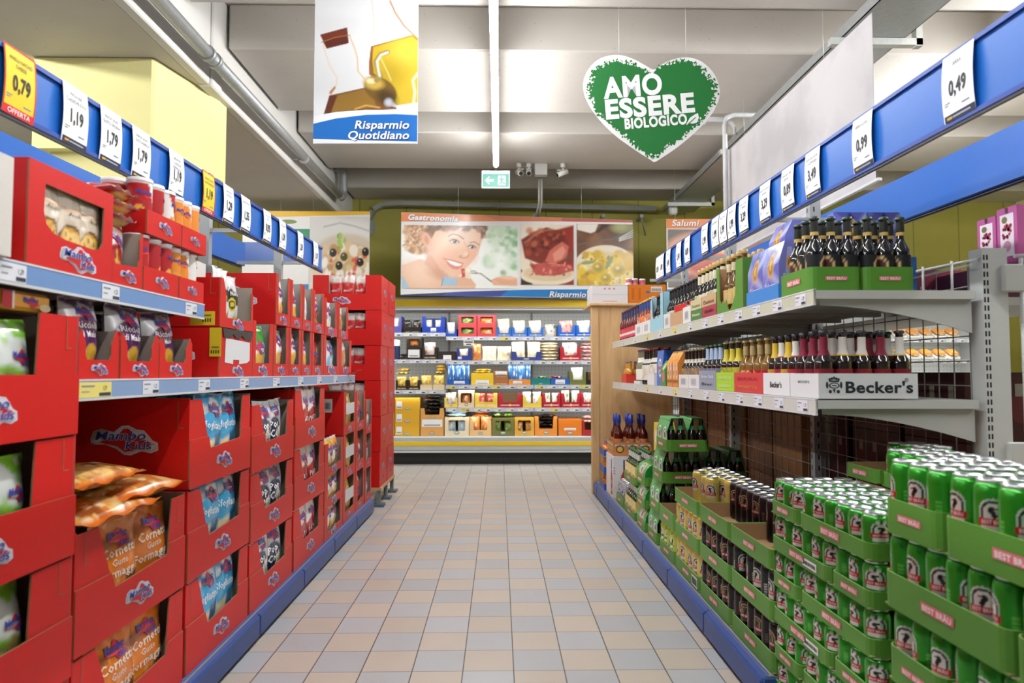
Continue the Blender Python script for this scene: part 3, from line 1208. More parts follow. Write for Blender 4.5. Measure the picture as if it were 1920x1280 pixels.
def bottle(kind, label, group, loc, spin=0.0):
    """kind -> BOTTLES entry: H,R,glass,label colour,label z range,neck colour,neck z range,cap colour,material"""
    k = BOTTLES[kind]
    H, R = k['H'], k['R']
    pr, zb, rn = bottle_prof(H, R, k.get('neck', .30), k.get('shoulder', .2))
    t = thing('beer_bottle' if not k.get('name') else k['name'], label, 'bottle', loc, spin, group)

    def glass():
        mb = MB()
        g = lin(k['glass'])
        mb.lathe([(r, z, g) for r, z in pr], n=20)
        return mb.mesh('bottle_glass', [k.get('mat', 'bottle_glass')])

    def radius(z):
        for (r0, z0), (r1, z1) in zip(pr[:-1], pr[1:]):
            if z0 <= z <= z1:
                return r0 + (r1 - r0) * (z - z0) / max(1e-6, z1 - z0)
        return rn

    def lab():
        mb = MB()
        z0, z1 = k['lz'][0] * H, k['lz'][1] * H
        lc, acc = k['lab'], k.get('acc', 'C0A050')
        sty = k.get('style', 'oval')

        def paint(th, z):
            a = ((th + PI) % (2 * PI)) - PI
            v = (z - z0) / (z1 - z0)
            x = min(abs(a), PI - abs(a)) / .8
            d = math.hypot(x, (v - .5) / .42)
            if sty == 'oval':
                return lin(acc) if d < 1 and d > .8 else lin(k.get('acc2', lc)) if d <= .8 else lin(lc)
            if sty == 'band':
                return lin(acc) if .25 < v < .5 else lin(lc)
            return lin(lc)
        n = 9
        mb.lathe([(radius(z0 + (z1 - z0) * i / n) + .0006, z0 + (z1 - z0) * i / n, lin(lc)) for i in range(n + 1)], n=28, cap=False, paint=paint)
        return mb.mesh('bottle_label', ['paper'])

    def necklab():
        mb = MB()
        if k.get('nz'):
            a, b_ = k['nz'][0] * H, k['nz'][1] * H
            mb.lathe([(radius(a + (b_ - a) * i / 3) + .0007, a + (b_ - a) * i / 3, lin(k['nc'])) for i in range(4)], n=20, cap=False)
            if k.get('nc2'):
                mb.lathe([(radius(a) + .0010, a, lin(k['nc2'])), (radius(a + (b_ - a) * .25) + .0010, a + (b_ - a) * .25, lin(k['nc2']))], n=20, cap=False)
        return mb.mesh('neck_label', ['paper'])

    def cap():
        mb = MB()
        c = lin(k['cap'])
        rc = rn * 1.22
        cz = k.get('capz', .955)
        mb.lathe([(rc, H * cz, c), (rc * 1.04, H * (cz + .01), c), (rc * .98, H * .99, c), (rc * .7, H, c), (.001, H, c)], n=16, cap=False)
        return mb.mesh('bottle_cap', [k.get('capmat', 'plastic')])
    obj('bottle_body', cached(('bg', kind), glass), t)
    obj('bottle_label', cached(('bl', kind), lab), t)
    if k.get('nz'):
        obj('neck_label', cached(('bn', kind), necklab), t)
    obj('bottle_cap', cached(('bc', kind), cap), t)
    return t


BOTTLES = {
    'bestbrau_dark': dict(H=.235, R=.0285, glass='0C0E10', lab='15161A', lz=(.14, .47), acc='C9AE78', acc2='4A1C20', nz=(.74, .93), nc='20231E', nc2='C8A860', cap='1E3A2A', style='oval'),
    'neck_burgundy': dict(H=.205, R=.028, glass='160A0A', lab='7A1420', lz=(.1, .42), nz=(.62, .90), nc='7A1C34', nc2='7A1C34', cap='2E3440', style='plain'),
    'neck_white_gold': dict(H=.205, R=.028, glass='160A0A', lab='7A1420', lz=(.1, .42), nz=(.62, .90), nc='D8D4CC', nc2='E0B33C', cap='2E3440', style='plain'),
    'neck_white': dict(H=.205, R=.028, glass='150C0A', lab='B02A30', lz=(.1, .42), nz=(.62, .88), nc='DAD6CE', nc2='A83A40', cap='2A3040', style='plain'),
    'neck_yellow': dict(H=.205, R=.028, glass='150F0C', lab='C0902C', lz=(.1, .42), nz=(.62, .88), nc='D9B63A', cap='2A2E3C', style='plain'),
    'blond_clear': dict(H=.205, R=.027, glass='7C5A22', lab='A8262A', lz=(.12, .42), nz=(.70, .88), nc='B09A6A', cap='A89C6C', style='oval', acc='E8C070'),
    'lime_label': dict(H=.21, R=.027, glass='1E140C', lab='B7B53A', lz=(.14, .46), nz=(.58, .84), nc='CDBB3E', cap='B5A878', style='oval', acc='4A6A2A'),
    'blue_neck': dict(H=.205, R=.026, glass='140E0C', lab='7C7A92', lz=(.14, .46), nz=(.66, .92), nc='A9BCD8', cap='3E7A48', style='plain'),
    'white_neck': dict(H=.195, R=.027, glass='18100C', lab='8A7464', lz=(.14, .5), nz=(.64, .74), nc='D0CABC', cap='8A8058', style='oval'),
    'clear_lemon': dict(H=.235, R=.026, glass='C9CDB0', lab='E6E4DA', lz=(.1, .42), nz=(.62, .76), nc='E4E2DA', cap='3C4E8C', style='plain', mat='clear_glass', name='soft_drink_bottle'),
    'dark_syrup': dict(H=.235, R=.026, glass='1A1614', lab='D8D4CC', lz=(.12, .55), nz=(.6, .72), nc='D8D4CC', cap='A32430', style='oval', name='soft_drink_bottle'),
    'juice_orange': dict(H=.16, R=.028, glass='C98A2A', lab='D7302A', lz=(.0, .4), cap='3A54A0', style='plain', name='juice_bottle'),
    'red_bitter': dict(H=.235, R=.026, glass='5A0E14', lab='C64A50', lz=(.06, .38), nz=(.70, .90), nc='3A3A5C', cap='3A3A60', style='band', acc='E6D8D6', name='aperitif_bottle'),
    'spritz': dict(H=.235, R=.027, glass='6A2418', lab='DD7A3C', lz=(.1, .55), nz=(.74, .92), nc='2F4A8C', cap='B09A5A', style='oval', acc='3A4E8E', acc2='E6B07A', name='aperitif_bottle'),
    'dark_plain': dict(H=.225, R=.026, glass='10120F', lab='C9CBC0', lz=(.12, .42), nz=(.74, .9), nc='1E1E22', cap='23262A', style='oval', acc='3C7A50'),
    'red_label': dict(H=.225, R=.026, glass='10120F', lab='C8302C', lz=(.12, .5), nz=(.74, .9), nc='1E1E22', cap='25262A', style='plain'),
    'gold_foil': dict(H=.255, R=.029, glass='120E0C', lab='D0CCB8', lz=(.12, .48), nz=(.70, .86), nc='D8D0B4', cap='A98A4A', capz=.90, style='oval', acc='8A9A5A', neck=.34),
    'blond_tall': dict(H=.25, R=.027, glass='5E3E14', lab='C8B078', lz=(.14, .4), nz=(.72, .86), nc='CFC3A0', cap='A88A4C', capz=.92, style='oval', neck=.34),
    'best_green': dict(H=.205, R=.0275, glass='1A3A16', lab='D9D2B8', lz=(.14, .42), nz=(.72, .90), nc='D5D3CC', cap='2E6A38', style='oval', acc='C83A3A', capz=.93),
    'juice_small': dict(H=.095, R=.027, glass='D9702A', lab='E08A3A', lz=(.05, .5), cap='2F55B0', style='band', acc='2A4A9A', name='juice_bottle'),
    'six_brown': dict(H=.157, R=.0258, neck=.2, shoulder=.34, glass='0E0908', lab='2E8A4E', lz=(.06, .30), nz=(.66, .8), nc='2E8A4E', cap='2A7A3A', style='oval', acc='D9D8CC', acc2='2A2422'),
    'rose': dict(H=.30, R=.036, glass='7A2416', lab='D98A50', lz=(.08, .40), nz=(.74, .97), nc='24399A', cap='24399A', capz=.80, style='oval', acc='6A3A7A', acc2='E8C04A', mat='clear_glass', name='wine_bottle', capmat='film'),
}


def crisp_tube(kind, label, group, loc, spin, H=.146, R=.034):
    t = thing('crisps_tube', label, 'tube of crisps', loc, spin, group)

    def body():
        def paint(th, z):
            a = ((th + PI) % (2 * PI)) - PI
            v = z / H
            c = {'red': 'A81820', 'orange': 'E28A34', 'white': 'E6E2E0'}[kind]
            if a * .5 + v > 1.05 or v > .93:
                c = 'E7E3E2'
            if kind == 'white' and a + v * 2 > .9:
                c = 'B01A22'
            if math.hypot((a - .1) / .75, (v - .22) / .15) < 1:
                c = 'E0B04C'
            if math.hypot((a + .5) / .5, (v - .40) / .12) < 1:
                c = 'D9A23E'
            if .52 < v < .75 and abs(a - 1.6) < .6 and int(v * 70) % 3:
                c = 'D9A8A8' if kind == 'red' else 'F0CBA0'
            if v < .06:
                c = 'DCD8D6'
            return lin(c)
        mb = MB()
        mb.lathe([(R, H * k / 24, (1, 1, 1)) for k in range(25)], n=36, paint=paint)

        def cyl(u, v, l=0):
            a = u / R
            return ((R + .0008 + l * .5) * math.cos(a), (R + .0008 + l * .5) * math.sin(a), v)
        mambo_small(mb, cyl, 0.0, H * .74, R * 1.5)
        return mb.mesh('tube_body', ['paper'])

    def lid():
        mb = MB()
        c = lin('E4E4E6')
        mb.lathe([(R * 1.04, H - .004, c), (R * 1.05, H + .004, c), (R * 1.0, H + .006, c), (R * .9, H + .003, c), (.001, H + .003, c)], n=28, cap=False)
        return mb.mesh('tube_lid', ['plastic'])
    obj('tube_body', cached(('ct', kind, H, R), body), t)
    obj('tube_lid', cached(('ctl', H, R), lid), t)
    return t


def mambo_small(mb, fn, cu, cv, s):
    flash = [(-.5, -.06), (-.2, .12), (0, .3), (.08, .3), (.3, .08), (.5, -.12), (.3, -.26), (.02, -.34), (-.1, -.14)]
    mb.poly([(cu + x * s, cv + y * s * .8) for x, y in flash], fn, lin('D22A3A'), 1)
    mb.text('Mambo', fn, cu - .05 * s, cv - .02 * s, .3 * s, lin('3A49A5'), 2, bold=.03, shear=.15, width=.9 * s)


# ---------------------------------------------------------------- price tags
def price_tag(label, group, loc, rz, tilt, price, lines, yellow=False, w=.11, h=.165, bow=.006):
    def mk():
        mb = MB()
        paper = lin('E4CA30') if yellow else lin('EEEEF0')

        def fn(u, v, l=0):     # a slight bow of the card
            k = (v / h - .5)
            return (u - w / 2 + .010 * (0.5 - v / h) * 0, -bow * (1 - 4 * k * k) - l, v)
        n = 8
        for i in range(n):
            a, b_ = h * i / n, h * (i + 1) / n
            mb.face([fn(0, a), fn(w, a), fn(w, b_), fn(0, b_)], paper, smooth=True)
            mb.face([fn(0, b_, -.0008), fn(w, b_, -.0008), fn(w, a, -.0008), fn(0, a, -.0008)], paper, smooth=True)
        if yellow:
            mb.rect(0, w, 0, h * .12, fn, lin('D2323A'), 1)
            mb.text('OFFERTA', fn, w / 2, h * .025, h * .10, lin('F4E8E8'), 3, bold=.02, width=w * .7)
            for a, b_ in ((0, .004), (w - .004, w)):
                for i in range(n):
                    mb.face([fn(a, h * i / n, .0007), fn(b_, h * i / n, .0007), fn(b_, h * (i + 1) / n, .0007), fn(a, h * (i + 1) / n, .0007)], lin('D2323A'))
            for i in range(1):
                mb.rect(0, w, h - .004, h, fn, lin('D2323A'), 1)
        else:
            mb.rect(.004, w, .0, h * .10, fn, lin('2A3046'), 1)
            mb.rect(w * .12, w * .28, h * .03, h * .065, fn, lin('D9A93C'), 2)
            mb.rect(w * .30, w * .86, h * .035, h * .06, fn, lin('A9ACB8'), 2)
        mb.text(price, fn, w * .52, h * .37, h * .31, INK, 2, bold=.03, squash=.66)
        for i, s in enumerate(lines):
            mb.text(s, fn, w * .5, h * (.80 - .10 * i), h * .085, INK, 2, squash=.8)
        mb.rect(w * .08, w * .26, h * .27, h * .285, fn, lin('8A8C92'), 1)
        mb.rect(w * .08, w * .20, h * .235, h * .25, fn, lin('8A8C92'), 1)
        mb.rect(w * .62, w * .86, h * .18, h * .20, fn, lin('8A8C92'), 1)
        return mb.mesh('price_tag', ['paper'])
    o = obj('price_tag', cached(('pt', price, tuple(lines), yellow, w, h), mk))
    o.location = loc
    o.rotation_euler = (tilt, 0, rz)
    return tag(o, label, 'price tag', group)


def shelf_ticket(label, group, loc, rz, w=.075, h=.036, yellow=False, kind=0):
    def mk():
        mb = MB()
        mb.box(0, w, -.0012, 0, 0, h, lin('E7D878') if yellow else lin('DFE0E8'))
        fn = front_at(-.0012)
        mb.rect(w * .06, w * .45, h * .70, h * .80, fn, lin('8A8C96'), 1)
        mb.rect(w * .06, w * .30, h * .35, h * .43, fn, lin('9A9CA6'), 1)
        mb.text(['1,29', '1,25', '1,79', '0,99'][kind % 4], fn, w * .78, h * .46, h * .42, INK, 1, squash=.7)
        mb.rect(w * .60, w * .97, h * .08, h * .30, fn, lin('3A3E4C'), 1)
        return mb.mesh('shelf_ticket', ['paper'])
    o = obj('shelf_ticket', cached(('st', w, h, yellow, kind % 4), mk))
    o.location = loc
    o.rotation_euler = (0, 0, rz)
    return tag(o, label, 'shelf label', group)
# ------------------------------------------------------------------ the room
SKY_W = lin('FFFFFF')
mb = MB(); mb.face([(-7, -6, 0), (7, -6, 0), (7, 9.1, 0), (-7, 9.1, 0)], SKY_W)
struct('floor', mb, ['floor_tiles'])
mb = MB(); mb.box(-7, 7, -6, 9.3, 3.68, 3.8, SKY_W)
struct('ceiling', mb, ['ceiling_paint'])
PITCH = 1.76
for i, y0 in enumerate([4.795 - PITCH * k for k in range(5, 0, -1)] + [4.795, 6.475, 8.434]):
    y1 = y0 + 1.16 if y0 < 8 else 9.03
    mb = MB(); mb.bbox(-1.93, 7, y0, y1, 3.35, 3.68, SKY_W, 0, .012)
    o = struct('ceiling_beam', mb, ['ceiling_paint'])
mb = MB(); mb.box(-7, 7, 9.03, 9.2, 0, 3.7, SKY_W)
struct('wall_back', mb, ['green_wall'])
mb = MB(); mb.box(-7.2, -7, -6, 9.2, 0, 3.7, SKY_W)
struct('wall_left', mb, ['pale_wall'])
mb = MB(); mb.box(7, 7.2, -6, 9.2, 0, 3.7, SKY_W)
struct('wall_right', mb, ['yellow_paint'])
mb = MB(); mb.box(-7, 7, -6.2, -6, 0, 3.7, SKY_W)
struct('wall_front', mb, ['pale_wall'])
# lowered slab and the long white downstand beam on the left
mb = MB(); mb.box(-2.93, -2.02, -6, 8.25, 2.99, 3.68, SKY_W)
struct('ceiling_left', mb, ['ceiling_paint'])
mb = MB()
for a, b_ in ((-6, 0.6), (0.606, 4.55), (4.72, 9.03)):
    mb.bbox(-2.02, -1.95, a, b_, 2.985, 3.68, SKY_W, 0, .008)
mb.bbox(-2.03, -1.935, 4.55, 4.72, 2.975, 3.68, SKY_W, 0, .01)
struct('trim_1', mb, ['beam_paint'])
# yellow pillar with its wide head
mb = MB()
mb.prism([[(-2.86, 4.17), (-2.145, 4.17), (-2.13, 4.185), (-1.995, 4.83), (-1.995, 4.95), (-2.86, 4.95)]], lambda u, v, k: (u, v, 2.985 - k), .565, SKY_W)
mb.bbox(-2.80, -2.22, 4.24, 4.84, 0, 2.43, SKY_W, 0, .01)
struct('pillar', mb, ['yellow_paint'])


def part(t, name, mb, mats):
    """child mesh whose vertices were given in room coordinates"""
    L = t.location
    mb.v = [(x - L.x, y - L.y, z - L.z) for x, y, z in mb.v]
    return obj(name, mb.mesh(name, mats), t)


STEEL = lin('A3A6A6')
STEEL_W = lin('C9CBC8')
# ------------------------------------------------------------------ overhead: pipe, cable trays, lamps, signs
t = thing('water_pipe', 'galvanised steel pipe running along the white ceiling beam', 'pipe', (-1.85, 3.0, 3.06))
mb = MB(); mb.tube([(-1.85, -5, 3.07), (-1.85, 4.3, 3.07)], .042, STEEL, 14); mb.tube([(-1.85, 4.3, 3.07), (-1.85, 7.86, 3.10)], .042, STEEL, 14)
part(t, 'pipe_run', mb, ['galvanised'])
for yy in (4.26, 4.36):
    mb = MB(); mb.tube([(-1.85, yy, 3.07), (-1.85, yy + .035, 3.07)], .052, STEEL, 14); part(t, 'pipe_coupling', mb, ['galvanised'])
for yy in (3.55, 6.4):
    mb = MB(); mb.tube([(-1.85, yy, 3.07), (-1.85, yy + .02, 3.07)], .049, STEEL_W, 14); mb.box(-1.955, -1.85, yy, yy + .02, 3.06, 3.075, STEEL_W)
    part(t, 'pipe_clip', mb, ['galvanised'])
mb = MB(); mb.tube([(-1.85, 7.84, 3.10), (-1.85, 7.95, 3.10), (-1.84, 7.99, 3.13), (-1.84, 8.0, 3.18), (-1.84, 8.0, 3.36), (-1.84, 8.0, 3.42), (-1.89, 8.0, 3.45), (-2.0, 8.0, 3.45)], .047, STEEL, 12)
part(t, 'pipe_elbow', mb, ['galvanised'])

for i, (lx, ly0, ly1) in enumerate(LIGHT_LINES):
    lab = ['continuous white fluorescent tube light running down the middle of the aisle ceiling', 'fluorescent tube light over the right neighbouring aisle, behind the blue sign bands', 'fluorescent tube light over the left neighbouring aisle, beyond the yellow pillar'][i]
    t = thing('ceiling_light', lab, 'ceiling light', (lx, (ly0 + ly1) / 2, 3.115))
    z = 3.115
    mb = MB()
    mb.box(lx - .024, lx + .024, ly0, ly1, z + .014, z + .045, lin('E8E8E6'))
    part(t, 'light_rail', mb, ['painted_steel'])
    mb = MB()
    k, r_ = 8, .025
    ys = [ly0 + (ly1 - ly0) * q / 11 for q in range(12)]
    for q in range(k):
        a0, a1 = 2 * PI * q / k, 2 * PI * (q + 1) / k
        p0, p1 = (lx + r_ * math.cos(a0), z - .012 + r_ * math.sin(a0)), (lx + r_ * math.cos(a1), z - .012 + r_ * math.sin(a1))
        for ya, yb in zip(ys[:-1], ys[1:]):
            mb.face([(p0[0], ya, p0[1]), (p0[0], yb, p0[1]), (p1[0], yb, p1[1]), (p1[0], ya, p1[1])][::-1], SKY_W, smooth=True)
        mb.face([(lx, ly1, z - .012), (p1[0], ly1, p1[1]), (p0[0], ly1, p0[1])], SKY_W)
    part(t, 'tube_diffuser', mb, ['tube_glow'])
    yy = ly0 + .4
    while yy < ly1:
        mb = MB()
        zc = 3.35 if any(a <= yy <= a + 1.16 for a in [4.795 - PITCH * q for q in range(-2, 6)]) else 3.68
        mb.tube([(lx, yy, z + .045), (lx, yy, zc)], .003, STEEL, 5); part(t, 'hanger', mb, ['galvanised'])
        yy += 1.1

# exit sign
t = thing('exit_sign', 'lit green emergency exit sign hanging at the end of the tube light', 'exit sign', (-.037, 6.9, 2.93))
x0, x1, z0, z1, y = -.18, .106, 2.932, 3.112, 6.9
mb = MB(); mb.box(x0, x1, y, y + .03, z0, z1, lin('E8F2EE')); part(t, 'sign_case', mb, ['plastic'])
mb = MB()
fn = front_at(y)
G, W_ = lin('4FC8AE'), lin('FFFFFF')
mb.rect(x0 + .004, x1 - .004, z0 + .004, z1 - .004, fn, lin('EAFBF4'), 1)
mb.rect(x0 + .010, x1 - .010, z0 + .012, z1 - .036, fn, G, 2)
cx, cz = x0 + .075, (z0 + z1) / 2 - .012
mb.poly([(cx - .045, cz), (cx - .005, cz + .04), (cx + .012, cz + .04), (cx - .012, cz + .014), (cx + .045, cz + .014), (cx + .045, cz - .014), (cx - .012, cz - .014), (cx + .012, cz - .04), (cx - .005, cz - .04)], fn, W_, 3)
mb.rect(x0 + .165, x0 + .245, cz - .05, cz + .05, fn, W_, 3)
px = x0 + .205
mb.ell(px - .004, cz + .034, .008, .009, fn, G, 4, 10)
mb.poly([(px - .012, cz + .022), (px + .012, cz + .02), (px + .026, cz + .004), (px + .020, cz), (px + .008, cz + .01), (px + .006, cz - .01), (px + .024, cz - .026), (px + .034, cz - .026), (px + .034, cz - .036), (px + .018, cz - .036), (px, cz - .018), (px - .012, cz - .042), (px - .032, cz - .042), (px - .032, cz - .034), (px - .018, cz - .032), (px - .010, cz - .008), (px - .010, cz + .008), (px - .024, cz), (px - .030, cz + .006)], fn, G, 4)
part(t, 'sign_face', mb, ['backlit'])
mb = MB(); mb.tube([(-.037, y + .015, z1), (-.037, y + .015, 3.35)], .004, STEEL, 6); part(t, 'hanger', mb, ['galvanised'])

# security cameras on a junction box with its conduits
t = thing('junction_box', 'grey junction box on two conduits below the ceiling, between the cameras', 'junction box', (.46, 7.45, 3.22))
mb = MB(); mb.bbox(.39, .53, 7.42, 7.52, 3.225, 3.352, lin('C2C2BE'), 0, .006); part(t, 'box_body', mb, ['plastic'])
for dx in (.445, .475):
    mb = MB(); mb.tube([(dx, 7.6, 3.3), (dx, 7.6, 2.95), (dx - .02, 7.9, 2.86), (dx - .02, 8.95, 2.80)], .012, lin('A9A9A4'), 8); part(t, 'conduit', mb, ['plastic'])
CAMS = [('white bullet security camera nearest the exit sign', .215, .22), ('dark-lensed security camera facing the aisle, left of the junction box', .322, 0.0), ('white bullet security camera on the right of the junction box', .70, -.9)]
for lab, cx, yaw in CAMS:
    t = thing('security_camera', lab, 'security camera', (cx, 7.42, 3.25), yaw * 1.6, 'cameras under the ceiling')
    mb = MB(); mb.tube([(0, 0, .10), (0, 0, .055)], .028, lin('DCDCD8'), 12); mb.tube([(0, 0, .06), (0, 0, 0)], .010, lin('DCDCD8'), 8)
    obj('bracket', mb.mesh('bracket', ['plastic']), t)
    mb = MB(); mb.tube([(0, .05, .015), (0, -.06, -.03)], .028, lin('E4E4E0'), 14); mb.box(-.03, .03, -.07, .05, .018, .022, lin('E4E4E0'))
    obj('camera_body', mb.mesh('camera_body', ['plastic']), t)
    mb = MB(); mb.tube([(0, -.058, -.0295), (0, -.064, -.032)], .023, lin('1A1C20'), 14)
    obj('lens', mb.mesh('lens', ['bottle_glass']), t)

# cable trays


def cable_tray(label, path, w=.09, h=.06):
    t = thing('cable_tray', label, 'cable tray', path[0])
    mb = MB()
    for a, b_ in zip(path[:-1], path[1:]):
        A, B = Vector(a), Vector(b_)
        d = (B - A).normalized()
        n = Vector((0, 0, 1)) if abs(d.z) < .9 else Vector((1, 0, 0))
        s = d.cross(n).normalized() * (w / 2)
        u = s.cross(d).normalized() * h
        P = [A - s, A + s, B + s, B - s]
        mb.face(P, STEEL); mb.face([p + u * .02 for p in P][::-1], STEEL)
        for q in (-1, 1):
            e = s * q
            mb.face([A + e, B + e, B + e + u, A + e + u], STEEL)
    return t, mb


path = [(-1.70, 8.85, 2.86), (-1.68, 8.85, 3.02), (-1.62, 8.84, 3.14), (-1.50, 8.84, 3.21), (-1.30, 8.84, 3.22), (2.05, 8.84, 3.16)]
t, mb = cable_tray('galvanised cable tray running across the green back wall above the food posters', path)
part(t, 'tray_run', mb, ['galvanised'])
for x in (-.55, .45, 1.35, 1.85):
    mb = MB(); mb.box(x - .02, x + .02, 8.75, 9.02, 3.06, 3.10, STEEL); mb.tube([(x, 8.78, 3.07), (x + .1, 9.01, 2.88)], .010, STEEL, 6); part(t, 'wall_bracket', mb, ['galvanised'])
t = thing('cable_duct', 'wide galvanised cable duct running lengthwise below the ceiling, right of the aisle', 'cable duct', (2.34, 6, 3.15))
mb = MB(); mb.box(2.15, 2.55, -2, 8.85, 3.15, 3.156, STEEL); mb.box(2.15, 2.155, -2, 8.85, 3.15, 3.22, STEEL); mb.box(2.545, 2.55, -2, 8.85, 3.15, 3.22, STEEL)
part(t, 'duct_channel', mb, ['galvanised'])
for yy in (4.15, 6.3, 8.3):
    mb = MB(); mb.box(2.08, 2.66, yy, yy + .05, 3.105, 3.148, STEEL_W); mb.box(2.62, 2.66, yy, yy + .05, 3.10, 3.34, STEEL_W); part(t, 'support_arm', mb, ['galvanised'])
t = thing('motion_sensor', 'small white sensor hanging at the corner of the cable duct', 'sensor', (2.2, 8.5, 3.05))
mb = MB(); mb.bbox(2.13, 2.23, 8.4, 8.5, 3.02, 3.14, lin('E2E2DE'), 0, .02); part(t, 'sensor_body', mb, ['plastic'])
t = thing('conduit_pipe', 'white bent conduit coming down beside the pale hanging banner', 'conduit', (2.0, 5.93, 2.1))
mb = MB(); mb.tube([(2.0, 5.93, 1.9), (2.0, 5.93, 3.24), (2.02, 5.93, 3.31), (2.08, 5.93, 3.335), (2.40, 5.93, 3.335)], .022, lin('D2D4D6'), 10); part(t, 'conduit_tube', mb, ['plastic'])
t = thing('junction_box', 'pale junction box under the ceiling beam beside the green heart sign', 'junction box', (2.0, 5.95, 3.3))
mb = MB(); mb.bbox(1.86, 2.03, 6.0, 6.1, 3.30, 3.348, lin('C9CAC8'), 0, .006); part(t, 'box_body', mb, ['plastic'])
mb = MB(); mb.tube([(2.03, 6.05, 3.32), (2.10, 6.05, 3.31), (2.13, 6.05, 3.26), (2.13, 6.05, 3.2)], .015, lin('C9CACA'), 8); part(t, 'conduit', mb, ['plastic'])


# ------------------------------------------------------------------ posters and hanging signs
def threads(t, pts, ztop=3.35, name='hanging_wire'):
    for x, y, z in pts:
        mb = MB(); mb.tube([(x, y, z), (x, y, ztop)], .0018, STEEL_W, 5); part(t, name, mb, ['galvanised'])


# Gastronomia poster; picture coordinates q = (across, down) on a 1487 x 540 sheet
GW, GH = 2.66, 0.92
t = thing('hanging_poster', 'wide Gastronomia poster with a smiling woman, ham and pasta over the fridge', 'poster', (-1.085, 7.5, 1.900), math.radians(7.6))
mb = MB(.0012)
mb.box(0, GW, 0, .012, 0, GH, lin('E8E8EA'))
K = GW / 1487.0


def g(q):
    x, y = q
    tt = (x - 185) / 1487
    return ((x - 185) * K, GH * (1 - (y - (140 + 32 * tt)) / (530 - 8 * tt)))


def gp(pts, col, layer=1):
    mb.poly([g(q) for q in pts], FRONT, lin(col), layer)


gp([(185, 141), (1672, 173), (1672, 188), (1200, 186), (800, 190), (500, 196), (185, 200)], 'DF8650')
gp([(700, 152), (1672, 173), (1672, 188), (1200, 186), (800, 190)], 'CC7A58', 2)
gp([(1200, 163), (1672, 173), (1672, 188), (1200, 186)], 'B85E50', 3)
gp([(185, 668), (600, 646), (1000, 634), (1430, 630), (1672, 632), (1672, 692), (1200, 684), (700, 676), (185, 674)], '1E7BC4')
gp([(185, 668), (600, 646), (850, 638), (800, 678), (185, 674)], '3A4A98', 2)
gp([(185, 668), (470, 653), (430, 675), (185, 674)], '2A2F6A', 3)
u, v = g((225, 188)); mb.text('Gastronomia', FRONT, u + .004, v - .006, .085, lin('5A4A44'), 4, bold=.02, shear=.2, align='l', width=310 * K); mb.text('Gastronomia', FRONT, u, v, .085, lin('F2F3F8'), 5, bold=.04, shear=.2, align='l', width=310 * K)
u, v = g((1118, 680)); mb.text('Risparmio Quotidiano', FRONT, u + .004, v - .006, .090, lin('1A4A80'), 4, bold=.02, shear=.2, align='l', width=530 * K); mb.text('Risparmio Quotidiano', FRONT, u, v, .090, lin('F0F2F6'), 5, bold=.02, shear=.2, align='l', width=530 * K)


def picture(x0, x1, y0, y1, nu, nv, fn, gm, layer=4, base='FFFFFF', mbx=None):
    mbx = mbx or mb

    def pf(U, V):
        out = []
        for a, b_ in zip(U, V):
            q = gm((x0 + (x1 - x0) * a, y1 + (y0 - y1) * b_))
            out.append((q[0], -layer * mbx.eps, q[1]))
        return np.array(out)

    def cf(U, V):
        p = Paint(x0 + (x1 - x0) * U, y1 + (y0 - y1) * V, base)
        fn(p)
        return p.C
    mbx.grid(nu, nv, pf, cf, smooth=False)


